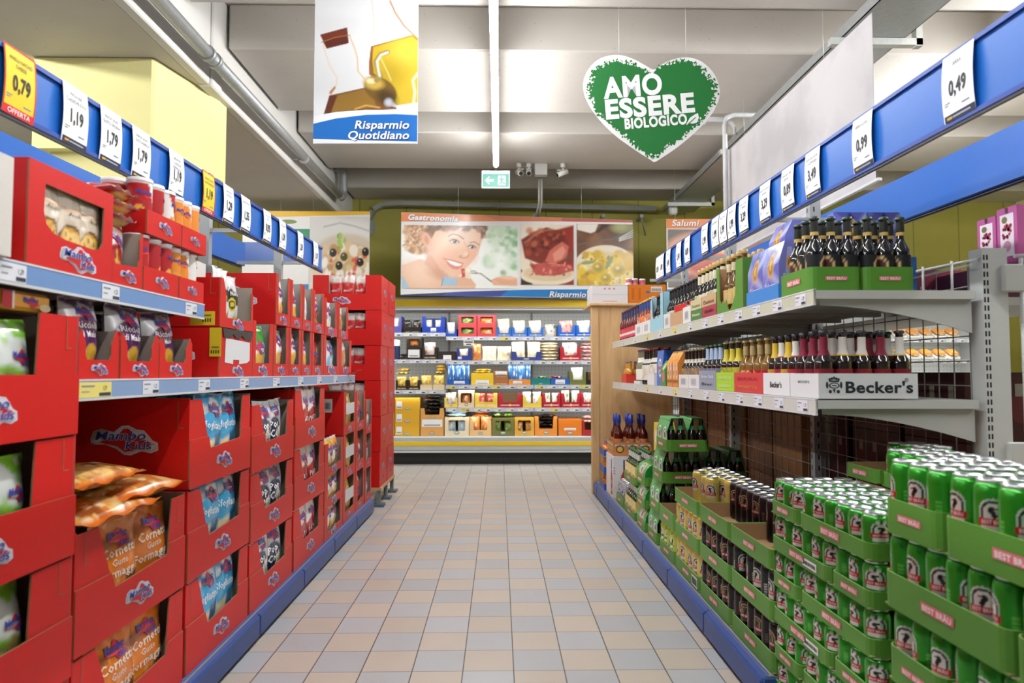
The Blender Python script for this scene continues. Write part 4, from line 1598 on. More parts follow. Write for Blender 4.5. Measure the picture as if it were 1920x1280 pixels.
def woman(p):
    p.mix(np.clip((p.X - 640) / 200, 0, 1) * .5, 'DDEBDF')
    p.blobs(60, (715, 912, 222, 480), (10, 34), ['A9CFA4', '8FBF8E', 'C9E2C6', '74AE7C', 'E6F2E4'], .9, 4, .6)
    p.blobs(24, (800, 912, 260, 560), (8, 22), ['6EAA74', '96C896', 'D6EAD4'], .8, 9, .7)
    p.ell(800, 440, 80, 60, 'F0F6F0', .9, 0, .8)
    p.poly([(190, 480), (300, 440), (420, 470), (560, 560), (650, 605), (640, 640), (180, 640)], 'E9BD9E', 8)
    p.ell(285, 530, 110, 70, 'F1CDB2', 1.0, .3, .7)
    p.poly([(350, 400), (330, 470), (420, 560), (520, 560), (500, 500)], 'D9A486', 18)
    p.ell(440, 545, 90, 30, 'D29C7E', 1.0, .3, .7)
    p.poly([(183, 545), (205, 560), (240, 632), (180, 640)], 'A8C6D8', 5)
    p.poly([(428, 612), (446, 552), (490, 545), (525, 560), (535, 612)], 'A5C4DA', 6)
    p.line([(445, 560), (436, 610)], 5, '6E92AC', 3)
    # curls
    p.ell(285, 300, 70, 95, 'CFA078', .5)
    p.blobs(90, (215, 350, 225, 400), (9, 20), ['B98556', 'DDB48A', 'A5713F', 'C79A6C', 'EACBA6', '8E5F36'], .7, 12, .75)
    p.blobs(40, (200, 320, 240, 400), (5, 10), ['E8CDAE', 'F4E6D6', 'C9986A'], .9, 13, .7)
    # face
    face = [(352, 262), (400, 236), (470, 226), (600, 224), (680, 240), (688, 290), (676, 350), (650, 410), (618, 450), (590, 495), (550, 540), (510, 556), (470, 548), (425, 510), (385, 455), (362, 390), (350, 320)]
    p.poly(face, 'EBBE9F', 7)
    p.ell(560, 300, 100, 60, 'F6D6BE', 1.2, 0, .9)
    p.ell(440, 420, 60, 60, 'EFAF94', 1.4, 0, .75)
    p.ell(620, 420, 36, 40, 'EBA98C', 1.4, 0, .6)
    p.ell(425, 330, 60, 90, 'F3CDB2', 1.4, 0, .6)
    p.ell(500, 535, 46, 20, 'F1C6AA', 1.2, .2, .8)
    p.line([(372, 430), (420, 505), (470, 545)], 14, 'CF9374', 18, .7)
    p.line([(684, 300), (660, 400), (600, 480)], 8, 'D59E80', 10, .6)
    # hair over the brow
    p.poly([(300, 226), (715, 222), (705, 262), (684, 300), (676, 262), (640, 240), (540, 234), (450, 240), (395, 262), (372, 310), (350, 280)], '7E583E', 8)
    p.blobs(40, (310, 712, 222, 250), (8, 24), ['9A6E4C', '6E4A34', 'B68A62', '5E402E'], .8, 21, .7)
    p.poly([(680, 222), (715, 222), (708, 285), (688, 310)], '6A4832', 6)
    p.blobs(14, (676, 712, 230, 300), (6, 12), ['8E6544', 'C39A72'], .8, 22, .7)
    p.blobs(60, (205, 345, 225, 400), (5, 13), ['D9B088', 'A9764A', 'EBD0AE', '94653C', 'C9986A'], .8, 15, .8)
    p.ell(352, 360, 30, 70, 'E0AE90', 1.0, 0, .6)
    # ear
    p.ell(338, 312, 26, 44, 'E4AC8E', .25, -.2); p.ell(342, 318, 13, 26, 'C98A6C', .7, -.2, .8)
    # brows, eyes
    p.line([(476, 292), (502, 277), (538, 284), (570, 308)], 8, '7A5844', 6, .8)
    p.line([(612, 332), (640, 327), (668, 345)], 6, '7A5844', 6, .8)
    for ex, ey, r, rot in ((513, 325, 28, .22), (622, 360, 23, .15)):
        p.ell(ex, ey - 2, r * 1.2, r * .62, 'CB9678', .9, rot, .7)
        p.ell(ex, ey, r, r * .42, 'F2EEEA', .2, rot)
        p.ell(ex + 3, ey, r * .43, r * .43, '4A4440', .2)
        p.ell(ex + 3, ey, r * .2, r * .2, '15120F', .3)
        p.ell(ex - 1, ey - 4, 3, 3, 'FFFFFF', .6)
        p.line([(ex - r, ey - 2), (ex - r * .4, ey - r * .42), (ex + r * .4, ey - r * .36), (ex + r * 1.05, ey + r * .18)], 6, '2E211C', 4)
        p.line([(ex - r * .8, ey + r * .25), (ex, ey + r * .46), (ex + r, ey + r * .3)], 3, '8E5E4A', 4, .7)
    # nose
    p.line([(575, 330), (600, 375), (606, 405)], 10, 'E2AC8C', 12, .7)
    p.line([(545, 425), (565, 432), (590, 430), (604, 410)], 6, 'B9745A', 6, .85)
    p.ell(585, 405, 14, 12, 'F7DAC4', 1.0, 0, .8)
    p.ell(553, 420, 9, 7, 'C98468', 1.0, 0, .7)
    # smile
    p.poly([(455, 437), (490, 444), (525, 455), (570, 468), (560, 492), (530, 507), (500, 500), (475, 478)], 'D9827A', 6)
    p.poly([(463, 444), (495, 450), (530, 462), (562, 471), (550, 484), (520, 484), (490, 470)], 'FBF7F2', 4)
    p.line([(455, 437), (500, 446), (572, 467)], 4, 'B8564E', 4, .8)
    p.line([(480, 478), (515, 496), (552, 490)], 9, 'E08C80', 5, .9)
    p.line([(446, 428), (450, 446)], 5, 'B9745A', 6, .7)
    # far arm, hand, fork, bite
    p.poly([(530, 560), (600, 540), (650, 605), (540, 610)], 'E3B494', 8)
    p.poly([(740, 575), (780, 555), (850, 545), (912, 560), (912, 612), (760, 606)], 'E6B193', 6)
    for k in range(4):
        p.line([(760 + 14 * k, 570 + 7 * k), (830, 556 + 11 * k), (900, 566 + 10 * k)], 3, 'C48A6C', 4, .7)
    p.ell(850, 558, 50, 12, 'F0C8AC', 1, .1, .8)
    for dy in (-12, -4, 5):
        p.line([(606, 522 + dy), (650, 528 + dy)], 4, '77706E', 3)
    p.line([(648, 528), (680, 532), (712, 556), (745, 582)], 9, '7E7673', 3); p.line([(655, 528), (684, 534), (715, 558)], 3, 'D6D2D0', 2)
    p.poly([(556, 500), (580, 500), (582, 548), (562, 560)], 'CC3A32', 4); p.poly([(580, 496), (618, 490), (612, 566), (586, 560)], 'EFE0C4', 4); p.ell(572, 520, 7, 10, 'E8766A', .6); p.ell(600, 510, 12, 12, 'FAF2E2', .8)


def ham(p):
    p.mix(p.X * 0 + 1, 'E8DCC6')
    p.poly([(1130, 250), (1279, 210), (1279, 605), (1180, 605)], '8E2A24', 14)
    p.poly([(933, 210), (1130, 208), (1010, 280), (933, 300)], 'EDE4D4', 10)
    p.poly([(933, 500), (1000, 560), (1010, 605), (933, 605)], '2E1E18', 10)
    p.ell(1110, 540, 180, 64, 'E9DCC4', .08); p.ell(1110, 528, 160, 52, 'D9C6A4', .2)
    p.poly([(934, 310), (1010, 260), (1100, 226), (1180, 250), (1240, 310), (1250, 380), (1190, 450), (1060, 470), (960, 430)], '7A2A1C', 12)
    p.blobs(60, (950, 1210, 240, 420), (6, 22), ['8E3524', '4E150E', 'A84A30', '6A1E14', 'C06A4A', '3A100A'], .9, 31, .75)
    p.poly([(1120, 380), (1200, 320), (1245, 350), (1230, 430), (1150, 465), (1090, 450)], 'C8685A', 10)
    p.poly([(1140, 400), (1205, 345), (1225, 380), (1200, 430), (1150, 450)], 'DE9282', 10)
    p.line([(960, 330), (1060, 250), (1150, 240)], 8, 'C98A70', 14, .6)
    p.poly([(990, 470), (1090, 460), (1260, 470), (1275, 510), (1150, 545), (1030, 540)], 'B8524A', 10)
    p.blobs(44, (1000, 1260, 465, 540), (6, 20), ['CE7268', 'A4423C', 'E09A8C', 'B65048', '8E302C'], .8, 33, .7, .5)
    for k in range(10):
        p.line([(1180 + 8 * k, 460 - 3 * k), (1279, 370 + 9 * k)], 3, '5E4A30', 3, .8)


def ravioli(p):
    p.mix(p.X * 0 + 1, '6E4A34')
    p.blobs(26, (1300, 1674, 200, 330), (20, 60), ['7E573E', '5C3C2A', '94694A', '4A3022'], .9, 41, .6)
    p.poly([(1300, 200), (1440, 200), (1420, 250), (1390, 262), (1300, 240)], 'E9E4DC', 8)
    p.poly([(1420, 255), (1470, 200), (1520, 200), (1440, 260)], '3A2A20', 10)
    p.ell(1600, 225, 80, 36, '8A8A5A', .5); p.ell(1590, 220, 40, 20, 'A5A270', .8)
    p.line([(1300, 340), (1450, 308), (1540, 300)], 8, '6A625C', 4); p.poly([(1540, 290), (1600, 262), (1674, 235), (1674, 290), (1580, 318)], '5E5852', 5)
    for k in range(4):
        p.line([(1580, 292 + 7 * k), (1672, 240 + 14 * k)], 4, 'E8E4E0', 3)
    p.ell(1490, 490, 212, 150, 'EADFCB', .04); p.ell(1490, 505, 180, 120, 'DCCBA8', .1)
    p.blobs(60, (1320, 1650, 400, 600), (20, 44), ['E2C23C', 'EDD45C', 'D0AA30', 'F2E08A', 'C49A3A'], .5, 43, .85)
    p.blobs(50, (1330, 1640, 410, 600), (5, 12), ['8A7A2A', 'F6EBB0', 'B08E24'], .7, 44, .7)
    for cx, cy, r in ((1440, 490, 40), (1575, 500, 44), (1490, 560, 36)):
        p.ell(cx, cy, r * 1.15, r, 'D9B84A', .3); p.ell(cx, cy, r * .8, r * .7, '9A9048', .9, 0, .8); p.ell(cx - 8, cy - 10, r * .3, r * .25, 'E8D488', .9)
    p.ell(1372, 455, 46, 12, '93A07A', .3, -.15); p.ell(1512, 455, 14, 50, '8E9C74', .3, .5)


picture(190, 913, 222, 628, 170, 96, woman, g, 6, 'F3F5F3')
picture(933, 1279, 209, 603, 84, 92, ham, g, 6)
picture(1298, 1674, 201, 605, 88, 92, ravioli, g, 6)
obj('poster_sheet', mb.mesh('poster_sheet', ['poster']), t)
for x in (.63, 2.05):
    m2 = MB(); m2.tube([(x, .006, GH), (x, .006, 1.46)], .002, STEEL_W, 5); obj('hanging_wire', m2.mesh('hanging_wire', ['galvanised']), t)

# Salumi poster
t = thing('hanging_poster', 'Salumi poster with orange header, half hidden behind the blue price band', 'poster', (1.89, 7.62, 1.885))
mb = MB(.0012)
mb.box(0, 1.9, 0, .012, 0, .90, lin('E8E6E6'))
mb.rect(0, 1.9, .79, .90, FRONT, lin('DF8650'), 1)
mb.text('Salumi', FRONT, .065, .815, .095, lin('5A4A44'), 2, bold=.02, shear=.2, align='l', width=.30); mb.text('Salumi', FRONT, .06, .82, .095, lin('EDEEF2'), 3, bold=.02, shear=.2, align='l', width=.30)
mb.rect(0, 1.9, 0, .10, FRONT, lin('1E7BC4'), 1)


def salumi(p):
    p.mix(p.X * 0 + 1, '77706C')
    p.ell(300, 330, 330, 190, 'D8A58E', .2); p.ell(280, 340, 230, 130, 'E8C3AE', .4); p.ell(420, 420, 260, 100, 'C4574A', .3)
    p.blobs(30, (100, 1500, 250, 560), (30, 80), ['B5483E', 'D98A78', 'F0D6CA', '8E2E2A'], .7, 51, .7)


picture(10, 1400, 120, 620, 90, 34, salumi, lambda q: (q[0] / 1420 * 1.9, .78 - (q[1] - 120) / 500 * .66), 4)
obj('poster_sheet', mb.mesh('poster_sheet', ['poster']), t)
m2 = MB(); m2.tube([(.1, .006, .9), (.1, .006, 1.46)], .002, STEEL_W, 5); obj('hanging_wire', m2.mesh('hanging_wire', ['galvanised']), t)

# pasta poster on the left
t = thing('hanging_poster', 'poster of a bowl of pasta salad with olives, hanging behind the left shelves', 'poster', (-2.86, 7.6, 1.87))
mb = MB(.0012)
PW = 1.41
mb.box(0, PW, 0, .012, 0, .98, lin('E6E6E4'))
mb.poly([(0, .98), (PW, .98), (PW, .945), (.6, .92), (0, .90)], FRONT, lin('E8B93A'), 1)
mb.rect(0, .74, .38, .63, FRONT, lin('1450A8'), 1)
mb.rect(.42, .765, .63, .78, FRONT, lin('2A8A5A'), 1)
mb.rect(.0, .74, .10, .16, FRONT, lin('2E8AC8'), 1)
mb.ell(.5, .86, .10, .025, FRONT, lin('7A8A44'), 1)


def pasta(p):   # picture coordinates in the crop: x 680..1110, y 735..1120
    p.mix(p.X * 0 + 1, 'D4D3D0')
    p.line([(780, 785), (900, 765), (1000, 780), (1110, 805)], 8, 'AFAEAC', 6)
    p.ell(950, 985, 270, 140, 'DACDBB', .1); p.ell(950, 930, 240, 110, 'C9BBA8', .2)
    p.ell(960, 960, 190, 95, 'C0A882', .2)
    p.blobs(46, (790, 1108, 880, 1050), (16, 32), ['D9BE94', 'C9A878', 'F2EEE8', 'E4D0AE', 'B88A5A', 'EDE6DA'], .4, 61, .9)
    p.blobs(14, (800, 1100, 880, 1040), (10, 20), ['C0392E', 'D4583E', 'E8E2D8'], .5, 62, .9)
    for cx, cy in ((895, 980), (1048, 962), (930, 935), (850, 915), (1085, 910)):
        p.ell(cx, cy, 26, 22, '1C1A18' if cx != 930 else '4A4A22', .2); p.ell(cx - 6, cy - 8, 6, 4, 'B9B6B0', .8)
    p.blobs(9, (890, 960, 830, 890), (8, 16), ['7FA83C', '9AC052', '5E8A2C'], .5, 63, .9)
    p.poly([(680, 1060), (1110, 1020), (1110, 1120), (680, 1120)], 'E3D8C6', 20, .8)
    p.poly([(1040, 1100), (1110, 1080), (1110, 1120), (1040, 1120)], '6E5238', 8)


picture(680, 1110, 735, 1120, 100, 90, pasta, lambda q: (.745 + (q[0] - 680) / 430 * .66, .915 - (q[1] - 735) / 385 * .86), 4)
obj('poster_sheet', mb.mesh('poster_sheet', ['poster']), t)
for x in (.42, .78):
    m2 = MB(); m2.tube([(x, .006, .70), (x, .006, 1.13)], .002, STEEL_W, 5); obj('hanging_wire', m2.mesh('hanging_wire', ['galvanised']), t)

# Risparmio Quotidiano banner with the oil
t = thing('hanging_banner', 'tall Risparmio Quotidiano banner with an olive oil picture, hanging left of the tube light', 'banner', (-1.10, 4.0, 2.40), math.radians(-1.0))
mb = MB(.0010)
OW, OH = .615, 1.0
KO = OW / 690
mb.box(0, OW, 0, .006, 0, OH, lin('E4E4E8'))
go = lambda q: ((q[0] - 103) * KO, (948 - q[1]) * KO)


def oil(p):
    p.mix(p.X * 0 + 1, 'DFE0E3')
    p.line([(605, -20), (640, 60), (700, 150), (795, 240)], 10, 'B5782E', 6); p.line([(480, -40), (497, 100), (497, 230)], 5, 'E3C08C', 5, .8)
    p.poly([(480, 290), (755, 212), (800, 245), (800, 680), (660, 700), (560, 560), (470, 480), (468, 400)], '8E5A26', 4)
    p.poly([(495, 294), (755, 222), (800, 262), (800, 675), (655, 690), (600, 560), (500, 470), (490, 380)], 'CDB02C', 5)
    p.ell(700, 330, 110, 90, 'DCC64A', 1.2, 0, .8); p.ell(610, 480, 90, 90, 'A88A1E', 1.2, 0, .5)
    p.poly([(210, 622), (440, 570), (520, 620), (600, 690), (655, 705), (655, 715), (170, 748)], '7A4A24', 5)
    p.poly([(240, 625), (440, 580), (500, 640), (520, 700), (220, 738)], '8E6A2C', 10)
    p.poly([(205, 625), (260, 620), (215, 745), (172, 748)], '5E2E1E', 6)
    p.line([(380, 715), (450, 690), (540, 705)], 10, 'CFA84E', 8)
    p.ell(545, 585, 120, 78, '6E5420', .15, .55); p.ell(500, 540, 66, 40, 'C7A64A', .7, .2); p.ell(590, 640, 70, 50, '3E2C14', .8, .5, .85)
    p.ell(480, 525, 30, 18, 'E8DDB0', .8, .2); p.ell(600, 670, 26, 26, 'B9BCC6', .9)
    p.line([(590, 330), (545, 345), (515, 390), (525, 450), (545, 490), (520, 520)], 34, '9E8A4E', 6); p.line([(592, 332), (548, 348), (522, 392), (530, 448), (540, 490)], 16, 'E7E2CE', 8)
    p.line([(545, 370), (590, 460), (615, 520)], 8, 'DCCB7A', 8); p.line([(795, 470), (760, 520), (775, 600), (765, 680)], 18, 'E9E2B8', 8)
    p.poly([(138, 210), (320, 160), (330, 268), (185, 305)], '6E2E20', 4); p.poly([(160, 260), (325, 215), (330, 268), (185, 305)], '5A221A', 6); p.line([(150, 262), (240, 228), (340, 212)], 6, '9E6A2E', 4)
    p.line([(335, 215), (370, 300), (390, 370), (395, 460), (440, 512)], 7, 'D8AE6A', 5); p.line([(160, 280), (205, 420), (255, 500), (255, 545), (205, 615)], 6, 'E3C49A', 5, .9)
    p.poly([(205, 600), (240, 560), (250, 570), (215, 622)], 'B9825A', 6)
    p.poly([(655, 690), (800, 670), (800, 740), (655, 730)], 'E4E4E6', 8)


picture(103, 793, -180, 760, 120, 160, oil, go, 2)
mb.poly([go(q) for q in [(103, 765), (250, 735), (450, 720), (793, 722), (793, 760), (450, 755), (250, 780), (103, 815)]], FRONT, lin('E6E7EC'), 3)
mb.poly([go(q) for q in [(103, 815), (250, 780), (450, 755), (650, 750), (793, 757), (793, 936), (103, 918)]], FRONT, lin('1467B8'), 4)
mb.poly([go(q) for q in [(103, 918), (793, 936), (793, 948), (103, 948)]], FRONT, lin('E4E5EA'), 5)
for s, y, x0 in (('Risparmio', 848, 378), ('Quotidiano', 918, 330)):
    u, v = go((736, y))
    w_ = (736 - x0) * KO
    mb.text(s, FRONT, u + .003, v - .004, .068, lin('16306A'), 6, bold=.022, shear=.2, align='r', width=w_)
    mb.text(s, FRONT, u, v, .068, lin('EDEEF4'), 7, bold=.022, shear=.2, align='r', width=w_)
obj('banner_sheet', mb.mesh('banner_sheet', ['poster']), t)
m2 = MB(); m2.box(0, OW, -.002, .010, OH - .015, OH + .005, lin('D8D8D8')); obj('top_rail', m2.mesh('top_rail', ['plastic']), t)
for x in (.06, .55):
    m2 = MB(); m2.tube([(x, .004, OH), (x, .004, 1.28)], .0015, STEEL_W, 5); obj('hanging_wire', m2.mesh('hanging_wire', ['galvanised']), t)

# green heart
t = thing('hanging_sign', 'white-edged green heart sign reading AMO ESSERE BIOLOGICO under the ceiling', 'sign', (.955, 4.2, 2.71), math.radians(-3))
mb = MB(.0011)
KH = .000906
hp = lambda q: ((q[0] - 1000) * KH, (485 - q[1]) * KH)


def spline(pts, n=6):
    out = []
    N_ = len(pts)
    for i in range(N_):
        p0, p1, p2, p3 = (np.array(pts[(i + k - 1) % N_], float) for k in range(4))
        for k in range(n):
            s = k / n
            out.append(tuple(.5 * ((2 * p1) + (-p0 + p2) * s + (2 * p0 - 5 * p1 + 4 * p2 - p3) * s * s + (-p0 + 3 * p1 - 3 * p2 + p3) * s ** 3)))
    return out


outer = spline([(1018, 865), (990, 850), (870, 770), (740, 670), (640, 565), (565, 450), (530, 350), (540, 255), (600, 165), (680, 118), (780, 108), (880, 140), (960, 185), (1020, 215), (1075, 178), (1140, 150), (1215, 133), (1300, 142), (1375, 185), (1440, 265), (1470, 370), (1455, 455), (1405, 545), (1310, 650), (1180, 760), (1070, 835)])
inner = spline([(1010, 840), (950, 810), (860, 735), (760, 640), (650, 545), (590, 460), (565, 370), (570, 290), (620, 205), (690, 160), (780, 148), (870, 165), (950, 215), (1010, 235), (1060, 190), (1130, 165), (1205, 152), (1290, 170), (1360, 215), (1425, 300), (1445, 380), (1425, 460), (1380, 545), (1290, 640), (1180, 720), (1080, 790)], 14)
rr = random.Random(5)
ragged = []
for i, (x, y) in enumerate(inner):
    dx, dy = x - 1000, y - 450
    k = 1 + rr.uniform(-.035, .03) + (rr.random() < .2) * rr.uniform(-.05, .04)
    ragged.append((1000 + dx * k, 450 + dy * k))
mb.prism([[hp(q) for q in outer]], lambda u, v, k: (u, k, v), .006, lin('DCDCDC'), lin('D0D0D0'))
mb.poly([hp(q) for q in ragged], FRONT, lin('17692F'), 1)
for _ in range(170):
    a = rr.randrange(len(inner))
    x, y = inner[a]
    k = rr.uniform(.93, 1.035)
    x, y = 1000 + (x - 1000) * k, 450 + (y - 450) * k
    r = rr.uniform(3, 9)
    pts = [(x + r * rr.uniform(.5, 1.4) * math.cos(PI * 2 * q / 6), y + r * rr.uniform(.5, 1.6) * math.sin(PI * 2 * q / 6)) for q in range(6)]
    mb.poly([hp(q) for q in pts], FRONT, lin('17692F') if k > 1 else lin('DCDCDC'), 2)
WT = lin('E6E6E8')
for s, x0, x1, y, hh, bold in (('AMO', 670, 1078, 398, .180, .040), ('ESSERE', 685, 1300, 536, .165, .045), ('BIOLOGICO', 815, 1245, 616, .088, .045)):
    u, v = hp(((x0 + x1) / 2, y))
    mb.text(s, FRONT, u, v, hh, WT, 3, bold=bold, width=(x1 - x0) * KH, rot=math.radians(4.2), res=6)
leaf = [(1240, 600), (1262, 560), (1300, 535), (1318, 528), (1324, 560), (1310, 595), (1280, 602), (1255, 598), (1238, 612)]
mb.poly([hp(q) for q in leaf], FRONT, WT, 3)
mb.poly([hp(q) for q in [(1250, 600), (1300, 556), (1304, 560), (1256, 604)]], FRONT, lin('17692F'), 4)
obj('heart_board', mb.mesh('heart_board', ['poster']), t)
for x, z in ((-.2, .32), (.22, .30)):
    m2 = MB(); m2.tube([(x, .003, z), (x, .003, .97)], .0012, STEEL_W, 5); obj('hanging_thread', m2.mesh('hanging_thread', ['galvanised']), t)

# pale banner seen from behind
m, nt, b = _base('pale_banner')
tcn = nt.nodes.new('ShaderNodeTexCoord'); nn = nt.nodes.new('ShaderNodeTexNoise'); nn.inputs['Scale'].default_value = 2.2; nn.inputs['Detail'].default_value = 4
nt.links.new(tcn.outputs['Object'], nn.inputs['Vector'])
crn = nt.nodes.new('ShaderNodeValToRGB')
crn.color_ramp.elements[0].position = .38; crn.color_ramp.elements[0].color = (*lin('BFBCC0'), 1)
crn.color_ramp.elements[1].position = .56; crn.color_ramp.elements[1].color = (*lin('CFCCCE'), 1)
nt.links.new(nn.outputs['Fac'], crn.inputs[0]); nt.links.new(crn.outputs[0], b.inputs['Base Color'])
b.inputs['Roughness'].default_value = .6
b.inputs['Transmission Weight'].default_value = .0
b.inputs['Subsurface Weight'].default_value = .0
t = thing('hanging_banner', 'large pale banner seen from its back, hanging beyond the right blue band', 'banner', (2.05, 4.9, 2.1))
mb = MB()
mb.box(2.05, 2.054, 3.64, 6.08, 2.095, 3.03, SKY_W)
part(t, 'banner_sheet', mb, ['pale_banner'])
mb = MB(); mb.box(2.04, 2.064, 3.60, 6.12, 2.085, 2.10, lin('D8D8D8')); part(t, 'bottom_rail', mb, ['plastic'])
for yy in (4.2, 5.6):
    mb = MB(); mb.tube([(2.052, yy, 3.03), (2.052, yy, 3.35)], .0018, STEEL_W, 5); part(t, 'hanging_wire', mb, ['galvanised'])

# ------------------------------------------------------------------ gondola shelving
BLUE = lin('1E54B4')
BAND = lin('1860B8')
KICK = lin('27488C')
POST = lin('A9ABA9')
SHELFC = lin('BFC0BC')


def tilt_box(mb, x0, x1, y0, y1, zf, h, col):
    """board along Y whose lower edge follows zf(y)"""
    a, b_ = zf(y0), zf(y1)
    P = [(x0, y0, a), (x1, y0, a), (x1, y1, b_), (x0, y1, b_), (x0, y0, a + h), (x1, y0, a + h), (x1, y1, b_ + h), (x0, y1, b_ + h)]
    i = len(mb.v); mb.v.extend(P)
    for q in ((3, 2, 1, 0), (4, 5, 6, 7), (0, 1, 5, 4), (2, 3, 7, 6), (3, 0, 4, 7), (1, 2, 6, 5)):
        mb.idx([i + k for k in q], col)


def band(t, sx, X, y0, y1, zf, h, name='sign_band'):
    mb = MB()
    s = sx
    a, b_ = sorted((X, X - s * .02))
    tilt_box(mb, a, b_, y0, y1, zf, h, BAND)
    f0, f1 = sorted((X, X + s * .008))
    tilt_box(mb, f0, f1, y0, y1, lambda y: zf(y) - .004, .012, lin('14409A'))
    tilt_box(mb, f0, f1, y0, y1, lambda y: zf(y) + h - .010, .012, lin('14409A'))
    tilt_box(mb, f0, f1, y0, y1, lambda y: zf(y) - .014, .006, lin('1A1E2C'))
    return part(t, name, mb, ['painted_steel'])


# ---- left
t = thing('gondola_shelving', 'left shelving run with blue plinth and blue price band, full of red snack boxes', 'shelving', (-1.2, 2.5, 0))
LZ = lambda y: 1.643 + .0172 * y
band(t, 1, -1.18, -.6, 4.53, LZ, .156)
band(t, -1, -1.77, -.6, 4.70, lambda y: LZ(y) + .055, .156)
for yy in (.13, 1.23, 2.33, 3.43, 4.56):
    mb = MB(); mb.box(-1.50, -1.45, yy - .02, yy + .02, 0.0, 2.05 if yy > 3 else 1.46, POST)
    for z in np.arange(.3, 1.5, .05):
        mb.box(-1.4495, -1.4490, yy - .012, yy - .005, z, z + .022, INK)
    part(t, 'upright', mb, ['painted_steel'])
    if yy < 3:
        continue
    mb = MB(); mb.box(-1.45, -1.20, yy - .008, yy + .008, LZ(yy) + .05, LZ(yy) + .07, POST); mb.box(-1.75, -1.50, yy - .008, yy + .008, LZ(yy) + .05, LZ(yy) + .07, POST); part(t, 'band_arm', mb, ['painted_steel'])
mb = MB(); mb.box(-1.475, -1.468, -.6, 5.3, .10, 1.50, lin('6E6C68'))
for z in np.arange(.2, 1.5, .06):
    mb.box(-1.4675, -1.4670, -.6, 5.3, z, z + .004, lin('55534F'))
part(t, 'back_panel', mb, ['painted_steel'])
mb = MB(); mb.box(-1.47, -.955, -.6, 5.30, .085, .108, lin('8E908E')); part(t, 'base_deck', mb, ['painted_steel'])
e = [2.75 - .61 * k for k in range(5, 0, -1)] + [2.75, 3.36, 3.97, 4.58, 5.20]
for a, b_ in zip(e[:-1], e[1:]):
    mb = MB(); mb.bbox(-.958, -.938, a + .003, b_ - .003, .012, .098, KICK, 0, .006)
    mb.face([(-.945, a + .003, .097), (-.945, b_ - .003, .097), (-.968, b_ - .003, .114), (-.968, a + .003, .114)][::1], KICK)
    part(t, 'kick_plate', mb, ['painted_steel'])
mb = MB(); mb.box(-1.46, -.962, 5.20, 5.215, 0, .11, KICK); part(t, 'end_plinth', mb, ['painted_steel'])


def shelf(t, side, X, y0, y1, z, railc, name='shelf'):
    mb = MB()
    back = side * 1.455
    a, b_ = sorted((X - side * -.004, back))
    mb.box(a, b_, y0, y1, z - .026, z, SHELFC)
    yy = y0 + .2
    while yy < y1:
        mb.box(a + .01, b_ - .01, yy, yy + .03, z - .04, z - .026, lin('A2A29C')); yy += .3
    o = part(t, name, mb, ['painted_steel'])
    mb = MB()
    x0, x1 = sorted((X, X + side * .006))
    mb.box(x0, x1, y0, y1, z - .040, z + .002, railc)
    mb.box(x0 - .001, x1 + .001, y0, y1, z + .000, z + .004, lin('D8D9DA'))
    mb.box(x0 - .001, x1 + .001, y0, y1, z - .046, z - .040, lin('D0D1D2'))
    L = o.location
    m_ = mb.mesh('price_rail', ['plastic'])
    for v_ in m_.vertices:
        v_.co = v_.co - t.location
    r = obj('price_rail', m_, o)
    for k in range(int((y1 - y0) / 1.1) + 1):
        yb = y0 + .02 + k * 1.1
        if yb > y1:
            continue
        m2 = MB()
        x_in = X - side * -.03
        xi = abs(x_in)
        pts = [(xi, z - .026), (1.455, z - .026)] + [(1.455 - (1.455 - xi) * q / 8, z - .044 - .085 * (1 - q / 8) ** 1.7) for q in range(9)]
        m2.prism([[(side * p, q) for p, q in pts]], lambda u, v, k_: (u, yb + k_, v), .004, SHELFC)
        m_ = m2.mesh('bracket', ['painted_steel'])
        for v_ in m_.vertices:
            v_.co = v_.co - t.location
        obj('shelf_bracket', m_, o)
    return o


shelf(t, -1, -.960, -.6, 2.235, 1.268, lin('6F93C6'))
shelf(t, -1, -.960, 1.575, 4.57, 1.030, lin('86A0C8'))

# ---- right
t = thing('gondola_shelving', 'right shelving run with wire back and blue plinth, holding beer bottles', 'shelving', (1.3, 3.5, 0))
RZ = lambda y: 1.680 + .0078 * y
band(t, -1, 1.18, .2, 5.05, RZ, .185)
band(t, 1, 1.77, .2, 5.3, lambda y: RZ(y) + .01, .185)
for yy in (3.15, 4.28, 5.38):
    mb = MB(); mb.box(1.45, 1.50, yy - .02, yy + .02, 0.0, 2.0, POST)
    for z in np.arange(.2, 1.9, .05):
        mb.box(1.4490, 1.4495, yy + .004, yy + .012, z, z + .022, INK)
        mb.box(1.465, 1.472, yy - .0205, yy - .0200, z, z + .022, INK)
    part(t, 'upright', mb, ['painted_steel'])
    mb = MB(); mb.box(1.20, 1.45, yy - .008, yy + .008, RZ(yy) + .05, RZ(yy) + .07, POST); mb.box(1.50, 1.76, yy - .008, yy + .008, RZ(yy) + .05, RZ(yy) + .07, POST); part(t, 'band_arm', mb, ['painted_steel'])
